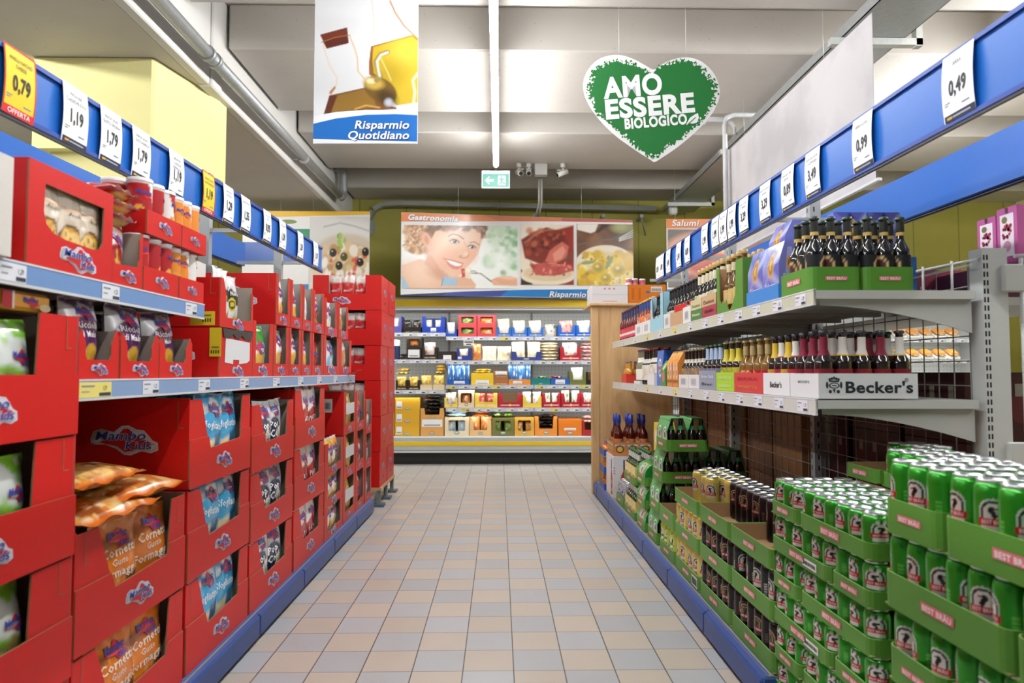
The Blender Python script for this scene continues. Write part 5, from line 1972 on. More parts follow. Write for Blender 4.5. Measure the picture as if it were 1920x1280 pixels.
# end upright, short, double with slots
mb = MB(); mb.box(1.478, 1.556, 2.05, 2.11, 0, 1.431, STEEL_W)
for z in np.arange(.12, 1.40, .026):
    mb.box(1.481, 1.486, 2.0495, 2.05, z, z + .016, INK); mb.box(1.491, 1.496, 2.0495, 2.05, z, z + .016, INK)
part(t, 'end_upright', mb, ['painted_steel'])
for z in (1.33, .79):
    mb = MB(); mb.bbox(1.535, 1.60, 2.035, 2.055, z - .035, z + .05, STEEL_W, 0, .004); part(t, 'hook_clip', mb, ['painted_steel'])
mb = MB()
WIRE = lin('D0D2CF')
mb.tube([(1.595, 2.045, .45), (1.595, 2.045, 1.40)], .006, WIRE, 8)
z = .47
while z < 1.40:
    mb.tube([(1.595, 2.045, z), (2.2, 2.045, z)], .0042, WIRE, 6); z += .064
mb.tube([(1.575, 2.045, 1.405), (2.2, 2.045, 1.45)], .006, WIRE, 8)
part(t, 'wire_end_panel', mb, ['painted_steel'])
# wire back
for a, b_ in ((2.11, 3.13), (3.17, 4.26), (4.30, 5.36), (5.40, 5.93)):
    mb = MB()
    yy = a
    while yy < b_:
        mb.tube([(1.475, yy, .12), (1.475, yy, 1.40)], .0022, lin('8E8C88'), 5, caps=False); yy += .078
    z = .15
    while z < 1.40:
        mb.tube([(1.473, a, z), (1.473, b_, z)], .0022, lin('8E8C88'), 5, caps=False); z += .078
    o = part(t, 'wire_back', mb, ['painted_steel'])
mb = MB(); mb.box(.835, 1.455, 2.147, 5.93, .085, .110, lin('8E908E')); part(t, 'base_deck', mb, ['painted_steel'])
e = [2.147, 2.745, 3.33, 3.9, 4.52, 5.12, 5.72, 5.94]
for a, b_ in zip(e[:-1], e[1:]):
    mb = MB(); mb.bbox(.812, .832, a + .003, b_ - .003, .012, .098, KICK, 0, .006)
    mb.face([(.82, b_ - .003, .097), (.82, a + .003, .097), (.84, a + .003, .113), (.84, b_ - .003, .113)], KICK)
    part(t, 'kick_plate', mb, ['painted_steel'])
mb = MB(); mb.box(.82, 1.45, 2.135, 2.150, .0, .105, KICK); part(t, 'end_plinth', mb, ['painted_steel'])
shelf(t, 1, .955, 2.05, 5.75, 1.300, lin('C6C8B4'))
shelf(t, 1, .955, 2.05, 5.75, .966, lin('C9CAC4'))
# guard rail at the back of the top shelf
mb = MB()
mb.tube([(1.45, 2.06, 1.38), (1.45, 5.3, 1.38)], .004, WIRE, 6); mb.tube([(1.28, 2.06, 1.36), (1.478, 2.06, 1.40)], .004, WIRE, 6)
for x in (1.30, 1.39):
    mb.tube([(x, 2.06, 1.30), (x, 2.06, 1.37 + (x - 1.28) * .2)], .004, WIRE, 6)
part(t, 'guard_rail', mb, ['painted_steel'])
# wooden end panel
t = thing('end_panel', 'tall light wooden end panel closing the far end of the bottle shelves', 'wooden panel', (1.15, 5.95, 0))
mb = MB(); mb.box(.87, 1.50, 5.95, 5.975, 0, 1.63, SKY_W); part(t, 'board', mb, ['beech'])
mb = MB(); mb.bbox(.805, .872, 5.94, 6.00, 0, 1.63, SKY_W, 0, .004); part(t, 'edge_post', mb, ['beech'])
mb = MB(); mb.bbox(.79, 1.52, 5.90, 6.42, 1.63, 1.652, SKY_W, 0, .004); part(t, 'top_board', mb, ['beech'])
mb = MB(); mb.box(1.48, 1.52, 5.975, 6.40, 0, 1.63, SKY_W); part(t, 'side_board', mb, ['beech'])

# ---- shelf-edge tickets
for i, (yy, yel) in enumerate([(1.32, 0), (1.66, 0), (2.10, 1), (1.02, 0)]):
    shelf_ticket(['price label on the upper left rail under the big window box', 'price label on the upper left rail below the crisps pouches', 'price label at the far end of the upper left rail', 'price label at the near end of the upper left rail'][i], 'labels on the left shelf rails', (-.9598, yy, 1.229), LEFT, kind=i)
for i, yy in enumerate([1.58, 1.86, 2.20, 2.55, 2.92, 3.28, 3.62, 3.98, 4.36]):
    shelf_ticket(f'{ORD[i + 1]} price label from the near end of the middle left shelf rail', 'labels on the left shelf rails', (-.9598, yy, .991), LEFT, yellow=(i == 0), kind=i, w=.13 if i == 0 else .085)
t_y = [2.10, 2.28, 2.47, 2.66, 2.88, 3.10, 3.36, 3.66, 4.0, 4.36, 4.76, 5.2]
for i, yy in enumerate(t_y):
    for z, nm in ((1.261, 'upper'), (.927, 'lower')):
        shelf_ticket(f'{ORD[i + 1]} price label from the near end of the {nm} right shelf rail', 'labels on the right shelf rails', (.9548, yy + .075, z), RIGHT, kind=i, yellow=(i in (7, 9)))
# ---- price tags on the bands
LT = [(1.655, '0,79', ('ANELLI NACHO', 'CHEESE'), 1), (1.873, '1,19', ('PATATINE', 'CLASSICHE STICK'), 0), (2.046, '1,79', ('SNACK SALATI', 'GUSTO ORIGINAL'), 0), (2.22, '1,79', ('SNACK SALATI', 'GUSTO PAPRICA'), 0), (2.463, '1,19', ('PATATINE', 'CLASSICHE', 'FORMAGGIO'), 0), (2.736, '1,19', ('SNACK DI MAIS', 'GUSTO BACON'), 1), (2.938, '1,29', ('PATATINE', 'RUSTICHE'), 0), (3.14, '1,35', ('SNACK DI MAIS',), 0), (3.43, '0,95', ('POP CORN', 'SALATI'), 0), (3.675, '1,59', ('SFOGLIATINE',), 0), (4.005, '1,29', ('CORNETTI',), 0), (4.34, '1,19', ('RICCIOLI',), 0)]
for i, (yy, pr, ln, yel) in enumerate(LT):
    price_tag(f'{"yellow offer" if yel else "white"} price tag reading {pr}, {ORD[i + 1]} from near end of left band', 'price tags on the left band', (-1.171, yy - .0, LZ(yy) - .004), LEFT, 0.0, pr, ln, bool(yel))
RT = [(1.687, '0,49', ('BIRRA',)), (2.145, '0,99', ('BIRRA SCURA',)), (2.495, '3,49', ('BIRRA SALVATOR', 'EL HOPFENBIER')), (2.715, '0,89', ('BIRRA BEST BRAU', 'ESTIVA LT')), (2.952, '3,29', ('BIRRA ARTIGIANA', 'BIONDA')), (3.213, '3,29', ('BIRRA ALL ANICE', 'LT PREMIUM')), (3.381, '1,99', ('BIRRA ROSSA',)), (3.515, '1,99', ('BIRRA DOPPIO',)), (3.645, '1,99', ('BIRRA AMBRATA',)), (3.833, '1,99', ('BIRRA WEISS',)), (4.193, '0,89', ('BIRRA CHIARA',)), (4.397, '3,49', ('BIRRA LAGER',)), (4.67, '1,49', ('BIRRA LIGHT',)), (4.86, '1,89', ('APERITIVO',)), (4.98, '0,99', ('BITTER',))]
for i, (yy, pr, ln) in enumerate(RT):
    price_tag(f'white price tag reading {pr}, {ORD[i + 1]} from the near end of right band', 'price tags on the right band', (1.171, yy, RZ(yy) + .006), RIGHT, 0.0, pr, ln, False, w=.118, h=.175)
# ------------------------------------------------------------------ left goods: red display cartons and their bags
def wpos(loc, rz, x, y, z):
    c, s = math.cos(rz), math.sin(rz)
    return (loc[0] + x * c - y * s, loc[1] + x * s + y * c, loc[2] + z)


def crate_front(w, h):
    return [(0, 0), (w, 0), (w, .54 * h), (.82 * w, .54 * h), (.80 * w, .44 * h), (.30 * w, .40 * h), (.27 * w, .54 * h), (0, .54 * h)]


def crate_flaps(w, h):
    return [[(.006, .2 * h), (.30 * w, .2 * h), (.30 * w, .40 * h), (.17 * w, .98 * h), (.006, .98 * h)], [(.80 * w, .2 * h), (w - .006, .2 * h), (w - .006, .98 * h), (.85 * w, .98 * h)]]


TIER = ['bottom', 'middle', 'top', 'topmost']


def crate_column(col, X, y0, w, d, h, z0, tiers, design_, where, bags, bw, bh, seed, pitch=None):
    what = {'cornetti': 'orange cornetti', 'sfogliatine': 'blue sfogliatine', 'popcorn': 'navy popcorn', 'patatine': 'red and white'}[design_]
    pitch = pitch or h + .003
    for k in range(tiers):
        loc = (X, y0, z0 + pitch * k)
        carton('display_carton', f'{TIER[k]} red carton of {what} bags, {where}', 'carton', loc, LEFT, w, d, h, crate_front(w, h), 'red cartons stacked under the left shelf', logo=(w * .52, h * .22, w * .26), sidelogo=.52, flaps=crate_flaps(w, h), key=('crate', round(w, 2), round(h, 3)))
        for i, (bx, by, tl, rl) in enumerate(bags):
            p = wpos(loc, LEFT, bx * w, by, .012)
            side = ['near', 'far', 'rear near', 'rear far'][i]
            bag(design_, f'{side} {what} bag in the {TIER[k]} carton, {where}', f'{what} bags', p, LEFT, bw, bh, .062, seed + (i + k) % 3, tilt=-tl, roll=rl + .03 * ((i + k) % 3 - 1))


TWO = [(.40, .036, .03, .02), (.72, .044, .02, -.03)]
# the nearest column: green bags
wA, hA = .55, .266
for k in range(4):
    loc = (-.953, 1.020, .105 + .269 * k)
    front = [(0, 0), (wA, 0), (wA, .5 * hA), (0, .5 * hA)]
    fl = [[(.006, .3 * hA), (.24 * wA, .3 * hA), (.24 * wA, .99 * hA), (.006, .99 * hA)], [(.74 * wA, .3 * hA), (wA - .006, .3 * hA), (wA - .006, .99 * hA), (.76 * wA, .99 * hA)]]
    carton('display_carton', f'{["lowest", "second lowest", "second from top", "topmost"][k]} red carton of green bags, nearest stack on the left', 'carton', loc, LEFT, wA, .38, hA, front, 'red cartons of green bags', logo=(wA * .50, hA * .26, wA * .28), flaps=fl, key='colA')
    for i, (bx, by) in enumerate(((.40, .036), (.66, .044))):
        bag('verde', f'{["near", "far"][i]} green bag in {["lowest", "second lowest", "second from top", "topmost"][k]} carton of the nearest left stack', 'green snack bags', wpos(loc, LEFT, bx * wA, by, .012), LEFT, .20, .235 - .012 * (k == 2), .06, 40 + (i + k) % 3, tilt=-.05, roll=.05 * (1 - 2 * i), lump=.004)
# flow packs lying on top of the nearest column
for i, yy in enumerate((1.20, 1.365)):
    def fp():
        mb = MB()
        mb.bbox(0, .15, 0, .10, 0, .040, lin('E9A238'), 0, .008)
        mb.rect(.0, .028, .002, .038, FRONT, lin('C02028'), 2); mb.rect(.028, .034, .002, .038, FRONT, lin('EDE6DE'), 2)
        mambo_small(mb, FRONT, .085, .020, .05)
        mb.ell(.128, .010, .018, .008, FRONT, lin('E9D3A0'), 2)
        return mb.mesh('snack_pack', ['film'])
    o = obj('snack_pack', cached('flow', fp), None, (-.985, yy, 1.178), (0, 0, LEFT))
    tag(o, ['yellow snack pack lying on the nearest red stack, near one', 'yellow snack pack lying on the nearest red stack, beside the purple bags'][i], 'snack pack', 'yellow packs lying on the red stack')

# column B: cornetti, two tiers with a heap of bags on top
crate_column('B', -.966, 1.600, .545, .39, .285, .108, 2, 'cornetti', 'second stack from the near end', TWO, .225, .262, 50)
for i, (yy, xx, z, r, des) in enumerate([(1.79, -1.0, .684, .03, 'cornetti_back'), (1.965, -1.0, .705, -.06, 'cornetti_back'), (1.80, -1.0, .765, .06, 'cornetti_back')]):
    me = bag_mesh(des, .36 - .03 * (i == 2), .30, .085, 57 + i, lump=.007)
    o = obj('snack_bag', me, None, (-.945 - .02 * i, yy, z + .012), (PI / 2, 0, LEFT + r))
    o.rotation_euler = (-PI / 2, 0, LEFT + r)
    tag(o, ['lowest orange snack bag lying on the cornetti cartons', 'far orange snack bag lying on the cornetti cartons', 'topmost orange snack bag lying on the cornetti cartons'][i], 'bag of snacks', 'orange bags lying on the cartons')
crate_column('C', -.966, 2.165, .52, .40, .285, .108, 3, 'sfogliatine', 'third stack from the near end', TWO + [(.50, .12, -.02, .1), (.3, .13, .0, -.1)], .225, .282, 60)
crate_column('D', -.966, 2.705, .54, .38, .270, .108, 3, 'popcorn', 'fourth stack from the near end', [(.38, .036, .03, .02), (.70, .044, .02, -.03)], .225, .265, 70)
crate_column('E', -.966, 3.275, .545, .39, .285, .108, 3, 'patatine', 'fifth stack from the near end', TWO + [(.5, .12, 0, .08)], .225, .295, 80)

WIN = lambda w, h, a=.16, b_=.86, c=.24, d_=.90: [round_rect(a * w, b_ * w, c * h, d_ * h, .02, 3)]
SQ = lambda w, h: [(0, 0), (w, 0), (w, h), (0, h)]


def win_column(X, y0, w, d, h, z0, tiers, design_, what, where, seed, bw, bh, open_top=True, band_white=False, u=None):
    for k in range(tiers):
        loc = (X, y0, z0 + (h + .003) * k)
        a = .16
        fr = [(0, 0), (w, 0), (w, h), (.86 * w, h), (.86 * w, .26 * h), (a * w, .22 * h), (a * w, h), (0, h)]

        def dec(mb, w_, h_):
            if band_white:
                mb.prism([[(.16 * w_, .46 * h_), (.86 * w_, .46 * h_), (.86 * w_, .72 * h_), (.16 * w_, .72 * h_)]], lambda u_, v_, q: (u_, q - .0005, v_), .003, lin('D9D9D9'))
        carton('display_carton', f'{TIER[k]} red carton of {what} bags, {where}', 'carton', loc, LEFT, w, d, h, fr, 'red cartons stacked under the left shelf', logo=(w * .5, h * .11, w * .30), sidelogo=.5 if not band_white else None, key=('win', round(w, 2), round(h, 2), band_white), decor=dec if band_white else None)
        for i, (bx, zz) in enumerate(((.40, .012), (.70, .016))):
            bag(design_, f'{["near", "far"][i]} {what} bag in the {TIER[k]} carton, {where}', f'{what} bags', wpos(loc, LEFT, bx * w, .032, zz), LEFT, bw, bh, .05, seed + (i + k) % 3, tilt=-.05, roll=.06 * (1 - 2 * i) + .05 * (k - 1), nu=18, nv=22)


win_column(-.966, 3.835, .44, .36, .178, .108, 3, 'giallo', 'yellow', 'sixth stack from the near end', 90, .19, .185)
win_column(-.966, 4.29, .345, .38, .272, .108, 3, 'pasta_gialla', 'golden pasta', 'seventh stack from the near end', 95, .15, .24, band_white=True)
win_column(-.966, 4.65, .30, .36, .268, .108, 3, 'rosso_lucido', 'glossy red', 'eighth stack from the near end', 100, .13, .22)
win_column(-.962, 4.96, .235, .34, .245, .108, 3, 'azzurro', 'light blue', 'ninth stack by the kick plate end', 105, .10, .19)
# barcode label on the side of the seventh stack
mb = MB(); mb.box(0, .16, -.001, 0, 0, .085, WHITE)
for k in range(14):
    mb.rect(.065 + .006 * k, .065 + .006 * k + (.002, .004)[k % 2], .02, .06, front_at(-.001), INK, 1)
o = obj('barcode_label', mb.mesh('barcode_label', ['paper']), None, (-1.20, 4.2895, .80), (0, 0, 0))
tag(o, 'white barcode label on the side of a red carton near the yellow bags', 'label')

# ---- middle shelf
Z2 = 1.034
pf = lambda w: [(0, 0), (w, 0), (w, .105), (.92 * w, .122), (.80 * w, .085), (.80 * w, .058), (.76 * w, .046), (.20 * w, .046), (.16 * w, .058), (.16 * w, .085), (.06 * w, .118), (0, .100)]
for i, (y0, w) in enumerate(((1.590, .166), (1.765, .195), (1.965, .205))):
    lab = ['nearest', 'middle', 'far'][i]
    loc = (-.968, y0, Z2)
    carton('display_carton', f'{lab} red cut-down carton of purple bags on the middle left shelf', 'carton', loc, LEFT, w, .34, .12, pf(w), 'cartons of purple bags', logo=(w * .5, .024, w * .42), key=('purple', i), backh=.17)
    bag('riccioli', f'front purple bag standing in the {lab} purple-bag carton', 'purple snack bags', wpos(loc, LEFT, w * .50, .05, .012), LEFT, w * .86, .185, .065, 110 + i, tilt=-.05, roll=(-.03, .02, -.12)[i])
    bag('riccioli', f'rear purple bag standing in the {lab} purple-bag carton', 'purple snack bags', wpos(loc, LEFT, w * .56, .13, .012), LEFT, w * .84, .19 if i == 0 else .165, .06, 113 + i, tilt=.04, roll=.08)
# large cartons with silver and black bags
wb, hb = .315, .172
f1 = [(0, 0), (wb, 0), (wb, .84 * hb), (.94 * wb, .86 * hb), (.94 * wb, .24 * hb), (.90 * wb, .21 * hb), (.19 * wb, .21 * hb), (.16 * wb, .25 * hb), (.16 * wb, .72 * hb), (.08 * wb, hb), (0, hb)]
loc = (-.968, 2.38, Z2 + hb + .003)
carton('display_carton', 'upper red carton of silver and black bags on the middle left shelf', 'carton', loc, LEFT, wb, .36, hb, f1, 'big red cartons on the middle shelf', logo=(wb * .52, hb * .10, wb * .34), sidelogo=.55)
for i, bx in enumerate((.38, .70)):
    bag('nero', f'{["near", "far"][i]} silver and black bag in the upper big red carton', 'silver and black bags', wpos(loc, LEFT, bx * wb, .05, .01), LEFT, .125, .215 - .02 * i, .055, 120 + i, tilt=-.04, roll=.05 * (1 - 2 * i))


def dec_closed(mb, w, h):
    mb.poly([(.14 * w, .30 * h), (.38 * w, .27 * h), (.38 * w, .36 * h), (.56 * w, .36 * h), (.56 * w, .27 * h), (.80 * w, .30 * h), (.90 * w, .36 * h), (.90 * w, .76 * h), (.16 * w, .80 * h)], FRONT, lin('DDDDE0'), 2)
    mb.prism([[(.05 * w, 1.0 * h), (.10 * w, .80 * h), (.30 * w, .82 * h), (.36 * w, .90 * h), (.44 * w, .82 * h), (.56 * w, .82 * h), (.62 * w, .9 * h), (.70 * w, .82 * h), (.92 * w, .80 * h), (.98 * w, h)]], lambda u, v, q: (u, -.004 + q, v), .0035, lin('3A3634'))


loc = (-.968, 2.38, Z2)
carton('display_carton', 'lower closed red carton with white panel on the middle left shelf', 'carton', loc, LEFT, wb, .36, hb, SQ(wb, hb), 'big red cartons on the middle shelf', logo=(wb * .54, hb * .12, wb * .34), sidelogo=.55, decor=dec_closed, key='closedlow')
# two tiers of narrow cartons
UF = lambda w, h: [(0, 0), (w, 0), (w, h), (.82 * w, h), (.82 * w, .24 * h), (.14 * w, .24 * h), (.14 * w, h), (0, h)]
LOW = [(2.70, .245, 'bianco_verde', 'white and green'), (2.95, .215, 'bianco_rosso', 'white and red'), (3.17, .19, 'bianco', 'white and orange'), (3.365, .185, 'bianco', 'plain white'), (3.555, .225, 'rosso_lucido', 'red and white'), (3.785, .385, 'azzurro', 'light blue'), (4.175, .32, 'toast', 'toasted bread')]
for i, (y0, w, des, what) in enumerate(LOW):
    loc = (-.968, y0, Z2)
    h = .222
    carton('display_carton', f'lower narrow red carton of {what} bags on the middle left shelf', 'carton', loc, LEFT, w - .006, .33, h, UF(w - .006, h), 'narrow cartons on the middle shelf', inn=GREYIN, logo=(w * .48, h * .11, w * .46), key=('low', round(w, 3)))
    bag(des, f'{what} bag in a lower narrow red carton, middle left shelf', 'bags in the narrow cartons', wpos(loc, LEFT, w * .53, .034, .012), LEFT, min(w * .80, .21), .195, .055, 130 + i, tilt=-.04, roll=.05 * (i % 3 - 1), nu=18, nv=22)
UP = [(2.975, .205, 'bianco_rosso', 'white and red'), (3.185, .19, 'bianco', 'white and gold'), (3.38, .18, 'bianco_latte', 'all white'), (3.565, .225, 'patatine_strip', 'red striped'), (3.80, .30, 'azzurro', 'light blue'), (4.12, .27, 'toast', 'toasted bread')]
for i, (y0, w, des, what) in enumerate(UP):
    loc = (-.968, y0, Z2 + .226)
    h = .222 if i < 4 else .205
    carton('display_carton', f'upper narrow red carton of {what} bags, second tier of middle left shelf', 'carton', loc, LEFT, w - .006, .36, h, UF(w - .006, h), 'narrow cartons on the middle shelf', inn=GREYIN, logo=(w * .48, h * .11, w * .46), sidelogo=.55, key=('up', round(w, 3), i < 4))
    bag(des, f'{what} bag in an upper narrow red carton, middle left shelf', 'bags in the narrow cartons', wpos(loc, LEFT, w * .53, .034, .012), LEFT, min(w * .80, .20), .19, .05, 140 + i, tilt=-.04, roll=.05 * (i % 3 - 1), nu=18, nv=22)
# yellow promo cards by the shelf end
for i, (x, y, z, w, h) in enumerate(((-.962, 2.145, 1.165, .012, .05), (-.985, 2.20, 1.105, .012, .10))):
    mb = MB(); mb.box(-.05 if i == 0 else -.015, .03 if i == 0 else .025, -.001, 0, 0, .045 if i == 0 else .10, lin('DCC42A'))
    for k in range(4):
        mb.rect(-.01 + .008 * k, -.006 + .008 * k, .01, .022, front_at(-.001), INK, 1)
    mb.rect(-.008, .018, .03, .034, front_at(-.001), lin('6E6428'), 1)
    o = obj('promo_card', mb.mesh('promo_card', ['paper']), None, (x, 2.3745 if i else 2.25, z + (.04 if i == 0 else 0)), (0, 0, 0.0))
    tag(o, ['yellow card hanging at the far end of the upper left shelf', 'yellow card with barcode stuck on the big red carton side'][i], 'card')

# ---- upper shelf
Z1 = 1.273
w, h = .305, .214
hole = [(.17 * w, .83 * h), (.16 * w, .55 * h), (.19 * w, .43 * h), (.27 * w, .36 * h), (.40 * w, .33 * h), (.74 * w, .315 * h), (.83 * w, .34 * h), (.87 * w, .42 * h), (.875 * w, .82 * h)]
loc = (-.962, 1.398, Z1)
carton('display_carton', 'large red window carton of ring snacks on the upper left shelf', 'carton', loc, LEFT, w, .33, h, SQ(w, h), None, holes=[hole], logo=(w * .56, h * .165, w * .44), lid=True)
for i, bx in enumerate((.28, .56, .82)):
    bag('anelli', f'{["near", "middle", "far"][i]} beige ring snack bag behind the carton window', 'ring snack bags', wpos(loc, LEFT, bx * w, .034, .01), LEFT, .112, .20, .055, 150 + i, roll=.03 * (1 - i), lump=.003)
w, h = .24, .19
loc = (-.945, 1.09, Z1)
carton('display_carton', 'pale grey carton at the near end of the upper left shelf', 'carton', loc, LEFT, w, .33, h, SQ(w, h), None, out=lin('D6D0CA'), inn=KRAFT, lid=True)
mb = MB(); mb.box(0, .2, 0, .15, 0, .08, lin('E2762A')); o = obj('snack_box', mb.mesh('snack_box', ['cardboard']), None, (-1.16, 1.36, 1.495), (0, 0, LEFT)); tag(o, 'orange snack box lying behind and above the red window carton', 'box')
# crisps pouches
w, h = .148, .12
loc = (-.962, 1.705, Z1)
carton('display_carton', 'red cut-out carton of crisps pouches beside the window carton', 'carton', loc, LEFT, w - .004, .30, .15, [(0, 0), (w - .004, 0), (w - .004, .15), (.86 * w, .13), (.86 * w, .075), (.80 * w, .055), (.10 * w, .05), (.04 * w, .07), (0, .08)], None, logo=(w * .5, .026, w * .52))
for i, (bx, by) in enumerate(((.40, .045), (.62, .10))):
    bag('patatine_strip', f'{["front", "rear"][i]} red and white crisps pouch standing in the cut-out carton', 'crisps pouches', wpos(loc, LEFT, bx * w, by, .012), LEFT, .115, .165, .05, 160 + i, tilt=-.04, roll=.12 * (1 - 2 * i))
for i, (dz, dr) in enumerate(((0, .1), (.038, -.08), (.075, .06))):
    me = bag_mesh('patatine_strip', .135, .15, .055, 163 + i)
    o = obj('snack_bag', me, None, (-1.14, 1.785, Z1 + .205 + dz), (-PI / 2, 0, LEFT + PI + dr))
    o.rotation_euler = (-PI / 2 - .12, 0, LEFT + dr)
    o.location = (-.968, 1.775, Z1 + .180 + dz * .9)
    tag(o, f'{["lowest", "middle", "topmost"][i]} crisps pouch lying on the standing pouches, upper left shelf', 'bag of snacks', 'crisps pouches')
# crisps tubes in two tiers of trays
TB = {(0, 0): ('white', 'red', 'red'), (0, 1): ('orange', 'orange', 'white'), (1, 0): ('red', 'red', 'white'), (1, 1): ('orange', 'orange', 'orange')}
for tier in (0, 1):
    for k in (0, 1):
        w = .205 if k == 0 else .172
        loc = (-.962, 1.855 + .207 * k + (.0 if tier == 0 else .012), Z1 + .158 * tier)
        hh = .066
        carton('display_tray', f'{["lower", "upper"][tier]} {["near", "far"][k]} red tray of crisps tubes on the upper left shelf', 'tray', loc, LEFT, w - .004, .16, hh, SQ(w - .004, hh), 'trays of crisps tubes', logo=(w * .5, hh * .5, w * .38), key=('tt', k))
        sp = (w - .006) / 3
        for row in (0, 1):
            for i in range(3):
                if tier == 0 and row == 1:
                    continue
                p = wpos(loc, LEFT, .003 + sp * (i + .5), .042 + .070 * row, .005)
                kind = TB[tier, k][i]
                crisp_tube(kind, f'{kind} crisps tube, {ORD[i + 1]} in the {["front", "rear"][row]} row of {["lower", "upper"][tier]} {["near", "far"][k]} tube tray', 'crisps tubes', p, LEFT - PI / 2 + .5 * ((i * 7 + row * 3 + k) % 4 - 1.2), R=min(.033, sp / 2 - .0008))
# things on the far side of the left gondola seen over the shelf
mb = MB(); mb.box(0, .3, 0, .2, 0, .09, lin('D9D6D2')); mb.rect(.05, .25, .0, .02, FRONT, lin('B8242A'), 1); o = obj('cardboard_box', mb.mesh('cardboard_box', ['cardboard']), None, (-1.54, 2.7, 1.42), (0, 0, .05)); tag(o, 'white box on the far side of the left shelving, behind the red cartons', 'box')
t = thing('stock_shelf', 'shelf on the hidden side of the left shelving carrying a white box', 'shelf', (-1.7, 2.8, 1.40)); mb = MB(); mb.box(-1.95, -1.51, 1.3, 4.5, 1.39, 1.418, SHELFC); part(t, 'shelf_board', mb, ['painted_steel'])

# ---- pallet of red cartons at the far end
w, d, h = .545, .345, .277
t = thing('pallet', 'small pallet with steel feet under the far stack of red cartons', 'pallet', (-1.2, 5.77, 0))
mb = MB(); mb.box(-1.49, -.925, 5.41, 6.13, .125, .145, SKY_W); part(t, 'deck', mb, ['pallet_wood'])
for x in (-1.46, -1.2, -.945):
    for y in (5.44, 5.76, 6.09):
        mb = MB(); mb.box(x - .015, x + .015, y - .015, y + .015, .02, .125, lin('7E8684')); mb.box(x - .045, x + .045, y - .05, y + .05, 0, .02, lin('5A6A74')); part(t, 'leg', mb, ['painted_steel'])
fr = [(0, 0), (w, 0), (w, h), (.764 * w, h), (.764 * w, .47 * h), (.236 * w, .47 * h), (.236 * w, h), (0, h)]
T6 = ['lowest', 'second lowest', 'third from bottom', 'third from top', 'second from top', 'topmost']
for k in range(6):
    for r in (0, 1):
        loc = (-1.484 + .003 * ((k * 5 + r) % 3), 5.425 + .352 * r, .146 + .280 * k)
        carton('display_carton', f'{T6[k]} red carton in the {["front", "rear"][r]} column on the far pallet', 'carton', loc, 0, w, d, h, fr, 'red cartons on the pallet', sidelogo=.36, logo=(w * .42, h * .28, w * .26) if k in (5, 3) and r == 0 else None, key=('pal', k in (5, 3) and r == 0))
        if r == 0 and k >= 2:
            for i, bx in enumerate((.34, .50, .66)):
                bag('trasparente_rosso', f'{["left", "middle", "right"][i]} clear red bag in the {T6[k]} front pallet carton', 'clear red bags', wpos(loc, 0, bx * w, .045, .05), 0, .11, .21 if k < 5 else .235, .05, 170 + (i + k) % 3, tilt=-.03, roll=.08 * (i - 1), nu=16, nv=20)
# shelf stop at end of mid shelf: folded flap of board
mb = MB(); mb.prism([[(0, 0), (.14, .02), (.10, .06), (-.02, .05)]], lambda u, v, q: (-.965 + .12 * (v / .06) * .6, 4.35 + u, 1.035 + v * .5 + q), .004, RED); o = obj('cardboard_flap', mb.mesh('cardboard_flap', ['cardboard']), None); tag(o, 'loose red cardboard flap sticking out at the middle left shelf end', 'cardboard flap')

# ------------------------------------------------------------------ right goods


def tray(name, label, group, loc, w, d, h, out, prints=None, inn=KRAFT, rz=RIGHT, cat='tray', sides=None, key=None):
    t = thing(name, label, cat, loc, rz, group)

    def mk():
        mb = MB()
        shell(mb, w, d, h, out, inn, hl=sides or h, hr=sides or h, hb=sides or h)
        mb.box(CT, w - CT, 0, CT, CT, h, out, cols={'k': inn, 't': EDGE})
        return mb.mesh(name + '_wall', ['cardboard'])
    obj('tray_wall', cached(('ot', name, round(w, 3), round(d, 3), round(h, 3), out, sides), mk), t)
    if prints:
        for pr in (prints if isinstance(prints, tuple) else (prints,)):
            mb = MB()
            pr(mb, w, d, h)
            obj('tray_print', mb.mesh('tray_print', ['paper']), t)
    return t


def fill_bottles(kinds, what, where, loc, w, d, nx, ny, group, jit=.0, skip=()):
    n = 0
    for j in range(ny):
        for i in range(nx):
            if (i, j) in skip:
                continue
            kind = kinds[(i * 3 + j) % len(kinds)] if isinstance(kinds, tuple) else kinds
            k = BOTTLES[kind]
            x = w * (nx - i - .5) / nx
            y = CT + (d - 2 * CT) * (j + .5) / ny
            p = wpos(loc, RIGHT, x, y, .0045)
            lab = f'{what}, {ORD[i + 1]} from near end, {["aisle", "second", "third", "fourth", "fifth"][j]} row, {where}'
            bottle(kind, lab, group, p, PI + .9 * ((i * 5 + j * 3) % 4 - 1.5) * .5)


def word(s, col, hh=.4, z=.45, bold=.03, wid=.7):
    def f(mb, w, d, h):
        mb.text(s, FRONT, w / 2, h * z - h * hh * .35, h * hh, lin(col), 1, bold=bold, width=w * wid)
    return f


ZS1, ZS2 = 1.3045, .9705
# top shelf, near end: the two green trays with dark bottles
for k in range(2):
    loc = (.970 + .170 * k, 2.338, ZS1)
    can_tray('bottle_tray', ['green BEST BRÄU tray of dark bottles at the shelf corner', 'green BEST BRÄU tray of dark bottles behind the corner tray'][k], 'green trays of dark bottles', loc, RIGHT, .235, .166, .076)
    fill_bottles('bestbrau_dark', 'dark bottle with gold rings', ['corner tray', 'inner tray'][k], loc, .235, .166, 4, 3, 'dark bottles in the green trays', skip=((3, 0), (3, 1)) if k == 1 else ((3, 0),))


